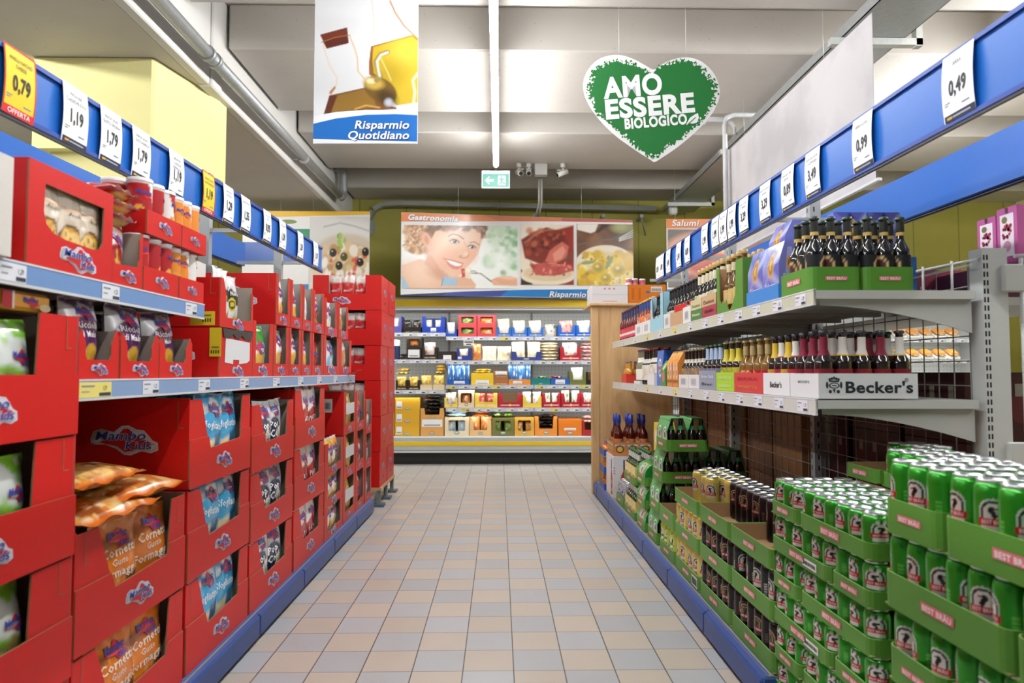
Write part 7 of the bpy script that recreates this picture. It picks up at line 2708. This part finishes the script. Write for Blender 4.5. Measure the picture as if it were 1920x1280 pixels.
def wh(mb, w, d, h):
    mb.rect(0, w, h * .5, h * .515, FRONT, lin('BDBAB8'), 1)
    for k in range(3):
        mb.rect(w * (.32 + .13 * k), w * (.38 + .13 * k), h * .78, h * .88, FRONT, lin('D98A90'), 1)
    mb.rect(w * .3, w * .7, h * .10, h * .14, FRONT, lin('D98A90'), 1)


def og(mb, w, d, h):
    for c in (.12, .30):
        for k in range(5):
            for s in (-1, 1):
                mb.poly([(w * c, h * (.2 + .12 * k)), (w * c + s * w * .035, h * (.28 + .12 * k)), (w * c + s * w * .03, h * (.33 + .12 * k)), (w * c, h * (.27 + .12 * k))], FRONT, lin('B4560E'), 1)
    mb.rect(w * .60, w * .9, h * .62, h * .9, FRONT, lin('D9D6D2'), 1)
    for k in range(10):
        mb.rect(w * (.62 + .026 * k), w * (.632 + .026 * k), h * .66, h * .8, FRONT, INK, 2)
    mb.ell(w * .52, h * .6, w * .06, h * .07, FRONT, lin('4A6A9A'), 1)


wbox('white box standing on top of the wooden end panel', (.815, 5.93, 1.653), .31, .36, .155, lin('DCD8DA'), wh)
wbox('orange box with ear-of-wheat print on top of the wooden end panel', (1.13, 5.93, 1.653), .33, .36, .165, lin('D2741E'), og)
for i, x in enumerate((1.14, 1.20, 1.27)):
    mb = MB(); c = lin(['E6E2E4', 'D9A0B4', 'D58AA6'][i]); mb.lathe([(.024, 0, c), (.028, .02, c), (.028, .05, lin('C0607A')), (.026, .06, lin('E9E6E8')), (.001, .062, lin('E9E6E8'))], n=16, cap=False)
    o = obj('yogurt_pot', mb.mesh('yogurt_pot', ['plastic']), None, (x, 5.97 + .02 * i, 1.818)); tag(o, f'{["white", "pale pink", "dark pink"][i]} small pot standing on the orange box', 'pot', 'pots on the orange box')

# ---- the other side of the right gondola, seen through the wire
t = thing('wine_shelving', 'grey shelves on the hidden side of the right shelving, behind the wire back', 'shelving', (1.75, 3.6, 0))
for z in (.11, 1.288):
    mb = MB(); mb.box(1.50, 1.97, 2.12, 5.9, z - .026, z, SHELFC); part(t, 'shelf_board', mb, ['painted_steel'])
mb = MB(); mb.box(1.93, 1.97, 2.12, 5.9, 0, .085, KICK); part(t, 'plinth', mb, ['painted_steel'])
for k, (y, hgt) in enumerate(((3.42, .36), (3.80, .36), (4.20, .36), (4.60, .36), (5.0, .36), (5.4, .36))):
    for q in range(3):
        wbox(f'{L3[q]} brown wine carton behind the wire back, {ORD[k + 1]} stack from near end', (1.52, y, .113 + .362 * q), .32, .36, .358, lin(['8E5E34', '9A683C', '7E5230'][(k + q) % 3]), lambda mb, w, d, h: mb.rect(.02, .03, .0, h, side_l(d), lin('5A3A1E'), 1), name='wine_carton')
for k in range(3):
    for q in range(4):
        def wc(mb, w, d, h):
            for i in range(3):
                mb.ell(d * (.2 + .3 * i), h * .5, d * .09, h * .2, side_l(d), lin('5A1A22'), 1); mb.ell(w * (.2 + .3 * i), h * .5, w * .09, h * .22, FRONT, lin('5A1A22'), 1)
                mb.rect(d * (.16 + .3 * i), d * (.24 + .3 * i), h * .62, h * .8, side_l(d), lin('8A8478'), 2); mb.rect(w * (.16 + .3 * i), w * (.24 + .3 * i), h * .66, h * .84, FRONT, lin('8A8478'), 2)
        wbox(f'{TIER[q]} dark red wine crate behind the wire back, {["nearest", "second", "third"][k]} stack', (1.53, 2.22 + .38 * k, .113 + .235 * q), .36, .34, .232, lin('3A1216'), wc, name='wine_crate')


def sang(mb, w, d, h):
    mb.text('Sangiovese', FRONT, w * .32, h * .35, h * .30, lin('E6C8CC'), 1, bold=.02, width=w * .42); mb.text('Rubicone', FRONT, w * .76, h * .35, h * .30, lin('C98A92'), 1, width=w * .34); mb.rect(w * .22, w * .56, h * .2, h * .225, FRONT, lin('D9A0A8'), 1)


wbox('dark red wine tray reading Sangiovese behind the guard rail', (1.50, 2.46, 1.289), .36, .30, .135, lin('96404C'), sang, name='wine_tray')


def grape(mb, w, d, h):
    rr = random.Random(2)
    mb.rect(w * .16, w * .84, h * .12, h * .88, FRONT, lin('E2D6DC'), 1)
    for k in range(22):
        mb.ell(w * rr.uniform(.28, .72), h * rr.uniform(.42, .68), w * .06, h * .03, FRONT, lin(rr.choice(['8E1E3A', 'B03A56', '6A1428'])), 2 + k % 3, 10)
    mb.ell(w * .4, h * .78, w * .14, h * .06, FRONT, lin('6E6A3A'), 2); mb.ell(w * .5, h * .30, w * .2, h * .10, FRONT, lin('C58AA4'), 2)
    mb.poly([(w * .44, h), (w * .56, h), (w * .54, h * .9), (w * .46, h * .9)], FRONT, lin('5A2A48'), 3)


for k in range(2):
    wbox(f'pink wine box with grapes behind the end upright, {["left", "right"][k]} one', (1.625, 2.272 - .092 * k, 1.398), .086, .12, .165 + .015 * k, lin('B4568E'), grape, name='wine_box', rz=RIGHT)
wbox('dark carton below the pink wine boxes behind the end upright', (1.60, 2.16, 1.289), .33, .30, .108, lin('5A2A3A'), None, name='wine_carton')

# ------------------------------------------------------------------ chilled cabinets on the back wall
FX0, FX1 = -1.66, 1.44


def fridge(label, x0, x1, shelves, edges):
    t = thing('refrigerated_cabinet', label, 'fridge cabinet', ((x0 + x1) / 2, 8.3, 0))
    IN = lin('E6E8E6')
    mb = MB(); mb.box(x0, x1, 8.62, 8.70, .2, 2.0, IN)
    for z in np.arange(.4, 1.75, .045):
        for x in np.arange(x0 + .02, x1, .045):
            mb.rect(x, x + .016, z, z + .008, front_at(8.62), lin('AEB2B2'), 1)
    part(t, 'back_panel', mb, ['plastic'])
    mb = MB(); mb.bbox(x0, x1, 7.85, 8.70, 1.80, 1.895, lin('DDE0DE'), 0, .006); mb.box(x0, x1, 7.846, 7.851, 1.806, 1.886, lin('E8C62E')); mb.box(x0, x1, 7.90, 8.05, 1.785, 1.80, lin('E6E8E6')); part(t, 'canopy', mb, ['painted_steel'])
    mb = MB(); mb.bbox(x0, x1, 7.90, 8.66, .14, .300, lin('C9CCCC'), 0, .006); part(t, 'deck', mb, ['painted_steel'])
    mb = MB(); mb.bbox(x0, x1, 7.845, 7.92, .155, .318, lin('B9BDBE'), 0, .012); part(t, 'bumper', mb, ['painted_steel'])
    mb = MB(); mb.bbox(x0, x1, 7.838, 7.85, .213, .262, lin('E8C62E'), 0, .004); part(t, 'bumper_stripe', mb, ['plastic'])
    mb = MB(); mb.bbox(x0, x1, 7.835, 7.86, .136, .156, lin('D2D4D4'), 0, .003); part(t, 'chrome_strip', mb, ['painted_steel'])
    mb = MB(); mb.box(x0, x1, 7.90, 8.0, 0, .136, lin('141618'))
    for x in np.arange(x0, x1, .022):
        mb.rect(x, x + .009, .03, .075, front_at(7.90), lin('2C2F32'), 1)
    part(t, 'plinth_grille', mb, ['plastic'])
    for x in (x0, x1):
        mb = MB(); mb.box(x - .015, x + .015, 7.92, 8.70, .14, 1.8, IN); part(t, 'end_wall', mb, ['plastic'])
    for (a, b_, zs) in shelves:
        for z in zs:
            mb = MB(); mb.box(a + .004, b_ - .004, 8.06, 8.62, z - .016, z, IN); part(t, 'shelf', mb, ['painted_steel'])
            mb = MB(); mb.box(a + .004, b_ - .004, 8.05, 8.06, z - .042, z + .003, lin('C6CCDA'))
            rr = random.Random(int(z * 100))
            x = a + .03
            while x < b_ - .1:
                w_ = rr.uniform(.07, .12)
                yel = rr.random() < .12
                mb.rect(x, x + w_, z - .039, z - .004, front_at(8.05), lin('E8D45A') if yel else lin('E9EBF0'), 1)
                mb.rect(x + w_ * .6, x + w_ * .95, z - .032, z - .018, front_at(8.05), lin('3E4658'), 2)
                mb.rect(x + w_ * .08, x + w_ * .4, z - .016, z - .012, front_at(8.05), lin('8E94A4'), 2)
                x += w_ + rr.uniform(.01, .07)
            part(t, 'price_rail', mb, ['plastic'])
    for x in edges:
        mb = MB(); mb.box(x - .012, x + .012, 8.60, 8.625, .3, 1.8, lin('8E9294')); part(t, 'rack_strip', mb, ['painted_steel'])
    return t


LZs, RZs = [1.515, 1.200, .841], [1.471, 1.188, .900, .633]
fridge('chilled cabinet with yellow stripes along the back wall, at the end of aisle', FX0, FX1, [(-1.645, -.630, LZs), (-.630, .41, RZs), (.41, 1.425, RZs)], [-1.64, -.63, .41, 1.42])
fridge('second chilled cabinet along the back wall, seen through the bottle shelves', 1.46, 5.9, [(1.475, 3.7, [1.45, 1.20, .9, .6]), (3.7, 5.885, [1.45, 1.20, .9, .6])], [3.7])
mb = MB(); mb.rect(-.42, -.30, 1.365, 1.425, front_at(8.046), lin('E6E6E2'), 1); mb.rect(-.41, -.31, 1.40, 1.415, front_at(8.046), INK, 2); mb.rect(-.39, -.33, 1.375, 1.388, front_at(8.046), INK, 2)
o = obj('notice_card', mb.mesh('notice_card', ['paper']), None); tag(o, 'white notice card with black print hanging from the fridge shelf', 'card')

UX = .001529
fx = lambda zx: zx * UX - 1.364
_fc = [0]


def fbox(label, zx0, zx1, z, hpx, col, kind='U', inn=KRAFT, d=.28, y=8.085, logo=None, name='display_box', dz=0, hole=None, white=None):
    """fridge goods box: kind U = low front notch, W = window, S = solid, L = low tray"""
    w = (zx1 - zx0) * UX
    h = hpx * UX
    c = lin(col)
    loc = (fx(zx0), y, z + dz)
    fr = {'U': [(0, 0), (w, 0), (w, h), (.84 * w, h), (.80 * w, .38 * h), (.20 * w, .38 * h), (.16 * w, h), (0, h)], 'S': SQ(w, h), 'L': SQ(w, h), 'W': SQ(w, h)}[kind]
    holes = [round_rect(.16 * w, .84 * w, .28 * h, .86 * h, min(w, h) * .08, 3)] if kind == 'W' else []

    def dec(mb, w_, h_):
        lc = {'amo': 'E6D9C0', 'oval': '6E86B4', 'white': 'EEF0F2'}.get(logo)
        if logo == 'oval':
            mb.ell(w_ * .5, h_ * .17, w_ * .12, h_ * .09, FRONT, lin('5A78B0'), 1, 12); mb.ell(w_ * .5, h_ * .15, w_ * .10, h_ * .05, FRONT, lin('8FB04E'), 2, 12); mb.rect(w_ * .42, w_ * .58, h_ * .17, h_ * .21, FRONT, lin('E6E6EA'), 3)
        elif logo == 'amo':
            mb.text('AMO ESSERE', FRONT, w_ * .5, h_ * .10, h_ * .14, lin('E2CFA8'), 1, bold=.03, width=w_ * .74)
        elif logo == 'white':
            mb.rect(w_ * .1, w_ * .9, h_ * .14, h_ * .19, FRONT, lin('EEF0F2'), 1); mb.ell(w_ * .5, h_ * .17, w_ * .07, h_ * .09, FRONT, lin('E9C86A'), 2, 10)
        if white:
            a, b_, c_, e_ = white
            mb.rect(w_ * a, w_ * b_, h_ * c_, h_ * e_, FRONT, lin('E6E6E8'), 2)
            mb.rect(w_ * (a + (b_ - a) * .1), w_ * (a + (b_ - a) * .9), h_ * (c_ + (e_ - c_) * .12), h_ * (c_ + (e_ - c_) * .3), FRONT, lin('8A8E98'), 3)
    lid = kind in ('S', 'W')
    carton(name, label, 'box', loc, 0, w, d, h, fr, 'boxes in the fridge', out=c, inn=inn if not isinstance(inn, str) else lin(inn), holes=holes, lid=lid, decor=dec if (logo or white) else None, key=('fr', kind, round(w, 3), round(h, 3), col, logo, str(white)))
    return loc, w, h


def fbags(des, what, loc, w, n, bw, bh, seed, z=.006, y=.04, t=.05, lump=0.0, roll=.04):
    for i in range(n):
        lab = f'{what}, {ORD[i + 1]} from the left' if n > 1 else what
        bag(des, lab, what, (loc[0] + w * (i + .5) / n, loc[1] + y + .004 * (i % 2), loc[2] + z), 0, bw, bh, t, seed + i % 3, tilt=-.05, roll=roll * ((i * 7) % 3 - 1), nu=14, nv=16, name='food_pack', cat='food pack', lump=lump)


def pile(des, what, cx, y, z, n, bw, bh, t, seed, step):
    for i in range(n):
        me = bag_mesh(des, bw, bh, t, seed + i % 3, nu=14, nv=16)
        o = obj('food_pack', me, None, (cx + .01 * ((i * 5) % 3 - 1), y, z + t * .5 + step * i), (-PI / 2, 0, .08 * ((i * 3) % 3 - 1)))
        tag(o, f'{what}, {ORD[i + 1]} from the bottom', 'food pack', what)


# left section
L1, L2, L3z, DK = LZs[0] + .004, LZs[1] + .004, LZs[2] + .004, .303
l, w, h = fbox('violet and white box at the left edge of the top fridge shelf', 40, 135, L1, 130, '5A5AA8', 'U', inn='D9D9E6'); fbags('bianco_latte', 'white pack in the violet fridge box', l, w, 1, .10, .17, 200)
l, w, h = fbox('black tray reading AMO ESSERE on the top left fridge shelf', 150, 285, L1, 45, '1E1A18', 'L', logo='amo'); fbags('nero_pack', 'black pack in the AMO ESSERE tray', l, w, 2, .095, .15, 203)
l, w, h = fbox('bright blue box on the top left fridge shelf', 295, 470, L1, 125, '1C3FA8', 'U', inn='2A4FB8', white=(.38, .62, .08, .3)); fbags('formaggio', 'white cheese pack in the bright blue box', l, w, 2, .10, .15, 206)
mb = MB(); mb.lathe([(.045, 0, lin('22305A')), (.045, .16, lin('22305A')), (.045, .162, lin('DAD9D4')), (.045, .23, lin('DAD9D4')), (.001, .232, lin('DAD9D4'))], n=20, cap=False); o = obj('food_tub', mb.mesh('food_tub', ['plastic']), None, (fx(92), 8.14, L2)); tag(o, 'navy tub with pale lid at the left of the second fridge shelf', 'tub')
pile('nero_pack', 'black pouch heaped beside the navy tub', fx(145), 8.10, L2, 2, .10, .12, .04, 210, .034)
l, w, h = fbox('lower dark box with white panel on the second fridge shelf', 175, 290, L2, 82, '2A2421', 'S', white=(.12, .88, .18, .92)); 
l, w, h = fbox('upper dark window box on the second fridge shelf', 175, 290, L2, 80, '2A2421', 'W', dz=.132); fbags('pane', 'brown pack behind the upper dark window', l, w, 1, .12, .10, 212)
l, w, h = fbox('dark box of flat packs reading AMO ESSERE on second fridge shelf', 297, 412, L2, 95, '2A2421', 'U', logo='amo'); fbags('salame', 'flat red pack in the dark fridge box', l, w, 1, .14, .20, 214, y=.08)
l, w, h = fbox('dark tray with brown lining on the second fridge shelf', 418, 556, L2, 62, '2E2623', 'L', inn='8A5E3A', white=(.3, .75, -.2, .55)); fbags('nero_pack', 'black cheese pack in the brown-lined tray', l, w, 2, .085, .09, 216)
for i, (a, b_, nm) in enumerate(((95, 185, 'first'), (190, 278, 'second'))):
    l, w, h = fbox(f'dark pasta tray, {nm} from left on the third fridge shelf', a, b_, L3z, 75, '2A211D', 'U', logo='amo'); fbags('pasta_gialla', f'yellow pasta pack in the {nm} dark pasta tray', l, w, 1, .115, .15, 220 + i)
for i, (a, b_, nm) in enumerate(((283, 378, 'first'), (382, 470, 'second'))):
    l, w, h = fbox(f'cream pasta tray, {nm} from left on the third fridge shelf', a, b_, L3z, 40, 'D9C8A4', 'L'); fbags('pasta_gialla', f'labelled fresh pasta pack in the {nm} cream tray', l, w, 1, .125, .165, 223 + i)
pile('pasta_gialla', 'yellow pasta pack stacked above the dark tray', fx(140), 8.16, L3z + .175, 2, .15, .14, .045, 226, .04)
pile('pasta_gialla', 'yellow pasta pack stacked above the cream tray', fx(430), 8.16, L3z + .18, 3, .12, .14, .045, 229, .04)
for q in range(3):
    fbox(f'{L3[q]} mustard yellow box at the fridge bottom left', 92, 280, DK, 96, 'D9A62E', 'S', white=(.05, .28, .15, .75), logo='oval', dz=.149 * q, d=.34)
for q in range(3):
    fbox(f'{L3[q]} mustard yellow box half hidden behind the red carton pallet', 0, 86, DK, 96, 'D9A62E', 'S', dz=.149 * q, d=.34)
l, w, h = fbox('lower tan box with white triangle panel on the fridge deck', 287, 465, DK, 130, 'D9A05A', 'S', logo='oval', white=(.06, .94, .55, .98), d=.34)
l, w, h = fbox('upper tan box of black packs on the fridge deck', 287, 465, DK, 82, 'D9A05A', 'U', logo='oval', dz=.202, d=.34)
pile('nero_pack', 'black food pack heaped on the upper tan box', fx(375), 8.10, DK + .202 + .06, 5, .22, .22, .06, 232, .042)
# middle and right sections
R1, R2, R3, R4 = [z + .004 for z in RZs]
l, w, h = fbox('blue tray of milk packs at the middle of the top fridge shelf', 478, 562, R1, 60, '1E4FB0', 'U'); fbags('bianco_latte', 'white dairy pack in the blue tray', l, w, 1, .10, .165, 240)
for i, (a, b_) in enumerate(((575, 717), (722, 866))):
    for q in range(2):
        l, w, h = fbox(f'{["lower", "upper"][q]} {["left", "right"][i]} coral red box on the top fridge shelf', a, b_, R1, 81, 'D24A52', 'W', dz=.127 * q, inn='E9C6C2'); fbags(['insalata', 'arancia'][i], f'{["green", "orange"][i]} pack in the {["lower", "upper"][q]} coral red box', l, w, 1, .17, .10, 243 + i)
for i, (a, b_) in enumerate(((873, 985), (990, 1110), (1115, 1235))):
    l, w, h = fbox(f'blue and white tray of cream packs, {ORD[i + 1]} on the top fridge shelf', a, b_, R1, 72, '2266C0', 'U', logo='white'); fbags('formaggio', f'cream cheese pack in the {ORD[i + 1]} blue and white tray', l, w, 1, .15, .19 + .02 * (i == 0), 246 + i)
bag('bianco_pack', 'cream bread pack standing between blue trays, top fridge shelf', None, (fx(1292), 8.14, R1), 0, .13, .15, .07, 250, name='food_pack', cat='food pack', nu=14, nv=16)
for i, (a, b_) in enumerate(((1350, 1485), (1490, 1615))):
    l, w, h = fbox(f'bright blue box of white packs, {["left", "right"][i]} one at the top fridge shelf end', a, b_, R1, 90, '1E62C4', 'U', logo='white'); fbags('prosciutto' if i == 0 else 'bianco_latte', f'pale pack in the {["left", "right"][i]} bright blue box', l, w, 1, .16, .19, 252 + i)
l, w, h = fbox('indigo box of sliced cheese on the second fridge shelf', 562, 675, R2, 98, '2E3A86', 'U', white=(.1, .35, .1, .3)); fbags('formaggio', 'sliced cheese pack in the indigo box', l, w, 1, .10, .13, 256)
bag('pane', 'brown cracker pack standing on the second fridge shelf', None, (fx(717), 8.14, R2), 0, .11, .20, .07, 258, name='food_pack', cat='food pack', nu=14, nv=16)
for i, cx in enumerate((816, 932)):
    bag('piadina' if i else 'crema', f'white flatbread bag on the second fridge shelf, {["left", "right"][i]} one', 'white flatbread bags', (fx(cx), 8.14, R2), 0, .175, .17, .07, 260 + i, name='food_pack', cat='food pack', nu=14, nv=16)
l, w, h = fbox('wide indigo box of cream packs on the second fridge shelf', 985, 1220, R2, 68, '333F86', 'U', logo='oval'); fbags('crema', 'cream pack in the wide indigo box', l, w, 2, .16, .22, 262)
pile('piadina', 'stacked flatbread bag on the second fridge shelf', fx(1275), 8.12, R2, 6, .23, .20, .05, 265, .036)
l, w, h = fbox('crimson box with a hanging salami on the second fridge shelf', 1368, 1525, R2, 105, 'B01E2E', 'U', logo='white'); fbags('salame', 'salami pack in the crimson fridge box', l, w, 1, .18, .21, 268)
pile('prosciutto', 'pink sliced meat pack at the second fridge shelf end', fx(1575), 8.14, R2, 5, .15, .16, .05, 270, .044)
l, w, h = fbox('blue and yellow tray of cheese sticks on the third fridge shelf', 492, 660, R3, 42, '1E56B0', 'L', white=(.3, .8, .2, .7)); fbags('blu_bianco', 'blue cheese stick pack in the blue and yellow tray', l, w, 6, .042, .24, 272, t=.03, roll=.01)
l, w, h = fbox('yellow tray with blue front and yellow wrappers on third fridge shelf', 676, 848, R3, 88, 'E6C22E', 'S', white=(.2, .8, .06, .42)); pile('pasta_gialla', 'yellow wrapper on the yellow fridge tray', fx(760), 8.12, R3 + .136, 2, .20, .16, .04, 274, .02)
for q in range(2):
    fbox(f'{["lower", "upper"][q]} brown box reading AMO ESSERE on the third fridge shelf', 852, 962, R3, 52, 'A66A3C', 'S', logo='amo', dz=.083 * q, white=(.1, .9, .4, .95) if q else None)
l, w, h = fbox('orange and blue tray of wafer bars on the third fridge shelf', 966, 1135, R3, 42, 'D98A3A', 'L', white=(.2, .6, .2, .7)); fbags('blu_bianco', 'blue and orange bar in the wafer tray', l, w, 5, .055, .235, 276, t=.03)
fbox('low teal box on the third fridge shelf', 1140, 1287, R3, 48, '1E7A7A', 'S', logo='oval'); pile('insalata', 'green foil pack on the low teal box', fx(1235), 8.11, R3 + .076, 1, .14, .12, .03, 278, .02)
fbox('low blue box with red and green ends on the third fridge shelf', 1292, 1437, R3, 48, '2A5CA8', 'S', white=(.25, .75, .15, .85)); pile('rosso_lucido', 'red foil pack on the low blue box', fx(1345), 8.11, R3 + .076, 1, .14, .12, .03, 279, .02)
l, w, h = fbox('olive green box with a white bag on the third fridge shelf', 1440, 1565, R3, 105, '6A7038', 'U'); fbags('bianco_latte', 'white bag in the olive green box', l, w, 1, .14, .20, 281)
fbox('black box at the right end of the third fridge shelf', 1572, 1625, R3, 100, '161616', 'U')
l, w, h = fbox('small yellow box of sliced bread on the fourth fridge shelf', 470, 572, R4, 75, 'E0C05A', 'U', logo='oval'); fbags('bianco_pack', 'sliced bread pack in the small yellow box', l, w, 1, .13, .17, 283)
l, w, h = fbox('beige house-shaped window box on the fourth fridge shelf', 576, 700, R4, 130, 'DCC4A4', 'W', logo='oval'); fbags('pane', 'brown slice pack behind the beige window', l, w, 1, .11, .16, 285)
l, w, h = fbox('yellow box of red net bags on the fourth fridge shelf', 704, 878, R4, 112, 'E6C64A', 'U', logo='white'); fbags('mela', 'red net bag in the yellow box', l, w, 2, .12, .16, 287, lump=.008)
fbox('crimson box with bare brown lining on the fourth fridge shelf', 885, 1066, R4, 108, 'B01E2E', 'U', logo='white')
l, w, h = fbox('yellow box of white bulb packs on the fourth fridge shelf', 1075, 1220, R4, 85, 'E6C64A', 'U'); fbags('bianco_pack', 'white bulb pack in the yellow box', l, w, 2, .10, .18, 289, lump=.006)
for i, (a, b_) in enumerate(((1225, 1367), (1373, 1522), (1526, 1640))):
    l, w, h = fbox(f'crimson box of white packs, {ORD[i + 1]} from left on the fourth fridge shelf', a, b_, R4, 110, 'B01E2E', 'U', logo='white'); fbags('bianco_pack', f'white pack in the {ORD[i + 1]} crimson box', l, w, 2, .095, .165 + .03 * (i == 1), 291 + i, lump=.006)
l, w, h = fbox('beige box of light blue bags on the fridge deck', 472, 660, DK, 140, 'E0CFAE', 'W', logo='oval', d=.34); pile('celeste', 'light blue bag heaped on the beige box', fx(566), 8.12, DK + .215, 3, .24, .22, .06, 294, .035); fbags('celeste', 'light blue bag behind the beige window', l, w, 2, .13, .19, 296)
l, w, h = fbox('tan box of bread rolls on the fridge deck', 664, 832, DK, 120, 'DCB27A', 'U', logo='oval', d=.34); fbags('pane', 'bag of bread rolls in the tan box', l, w, 2, .13, .22, 298, lump=.008); pile('pane', 'bag of bread rolls lying on the tan box', fx(750), 8.14, DK + .20, 2, .22, .2, .06, 300, .05)
l, w, h = fbox('olive box with green salad packs on the fridge deck', 836, 1008, DK, 135, '6E6A34', 'W', logo='oval', d=.34); fbags('insalata', 'salad pack behind the olive window', l, w, 2, .10, .17, 302)
for i, cx in enumerate((885, 965)):
    pile('insalata', f'{["left", "right"][i]} green herb pack on the olive box', fx(cx), 8.12, DK + .212, 2, .11, .16, .06, 304 + i, .05)
l, w, h = fbox('mustard box with flower packs on the fridge deck', 1012, 1162, DK, 138, 'D2A040', 'W', logo='oval', d=.34); fbags('carne', 'flowered pack behind the mustard window', l, w, 2, .09, .16, 306)
l, w, h = fbox('orange box of dark bread packs on the fridge deck', 1167, 1340, DK, 150, 'DE8A36', 'U', logo='oval', d=.34); pile('nero_pack', 'dark bread pack in the orange box', fx(1253), 8.15, DK + .06, 5, .20, .2, .05, 308, .036)
fbox('closed orange box with white print on the fridge deck', 1350, 1530, DK, 125, 'D2741E', 'S', logo='oval', white=(.25, .75, .34, .48), d=.34); fbox('crimson open box at the right end of the fridge deck', 1534, 1640, DK, 120, 'A01E2A', 'U', d=.34)
pile('prosciutto', 'pink meat pack on the crimson deck box', fx(1585), 8.15, DK + .14, 2, .16, .2, .05, 311, .05)

# goods of the second cabinet, small in the view
for i, (x, z) in enumerate(((4.15, 1.455), (4.42, 1.455), (4.15, 1.205), (4.42, 1.205))):
    mb = MB(); mb.box(0, .25, 0, .25, 0, .16, lin('6E8A38')); mb.poly([(.05, .02), (.20, .02), (.18, .12), (.10, .14)], FRONT, lin('D9D2BC'), 1); o = obj('display_box', mb.mesh('display_box', ['cardboard']), None, (x, 8.09, z)); tag(o, f'olive green box in the far right cabinet, {["upper left", "upper right", "lower left", "lower right"][i]} one', 'box', 'green boxes in the far cabinet')
for i, (x, z) in enumerate([(4.75 + .16 * k, zz) for zz in (1.205, 1.455) for k in range(5)]):
    mb = MB(); mb.bbox(0, .145, 0, .18, 0, .03, lin('E6E6E2'), 0, .008); mb.bbox(.012, .133, .01, .15, .03, .075, lin('C98436'), 0, .02); mb.rect(.05, .10, .04, .06, front_at(.0095), lin('EEEEEA'), 1)
    o = obj('meat_tray', mb.mesh('meat_tray', ['film']), None, (x, 8.09, z), (.5, 0, 0)); tag(o, f'breaded meat tray in the far right cabinet, {ORD[i % 5 + 1]} on its {["middle", "top"][i // 5]} shelf', 'meat tray', 'meat trays in the far cabinet')
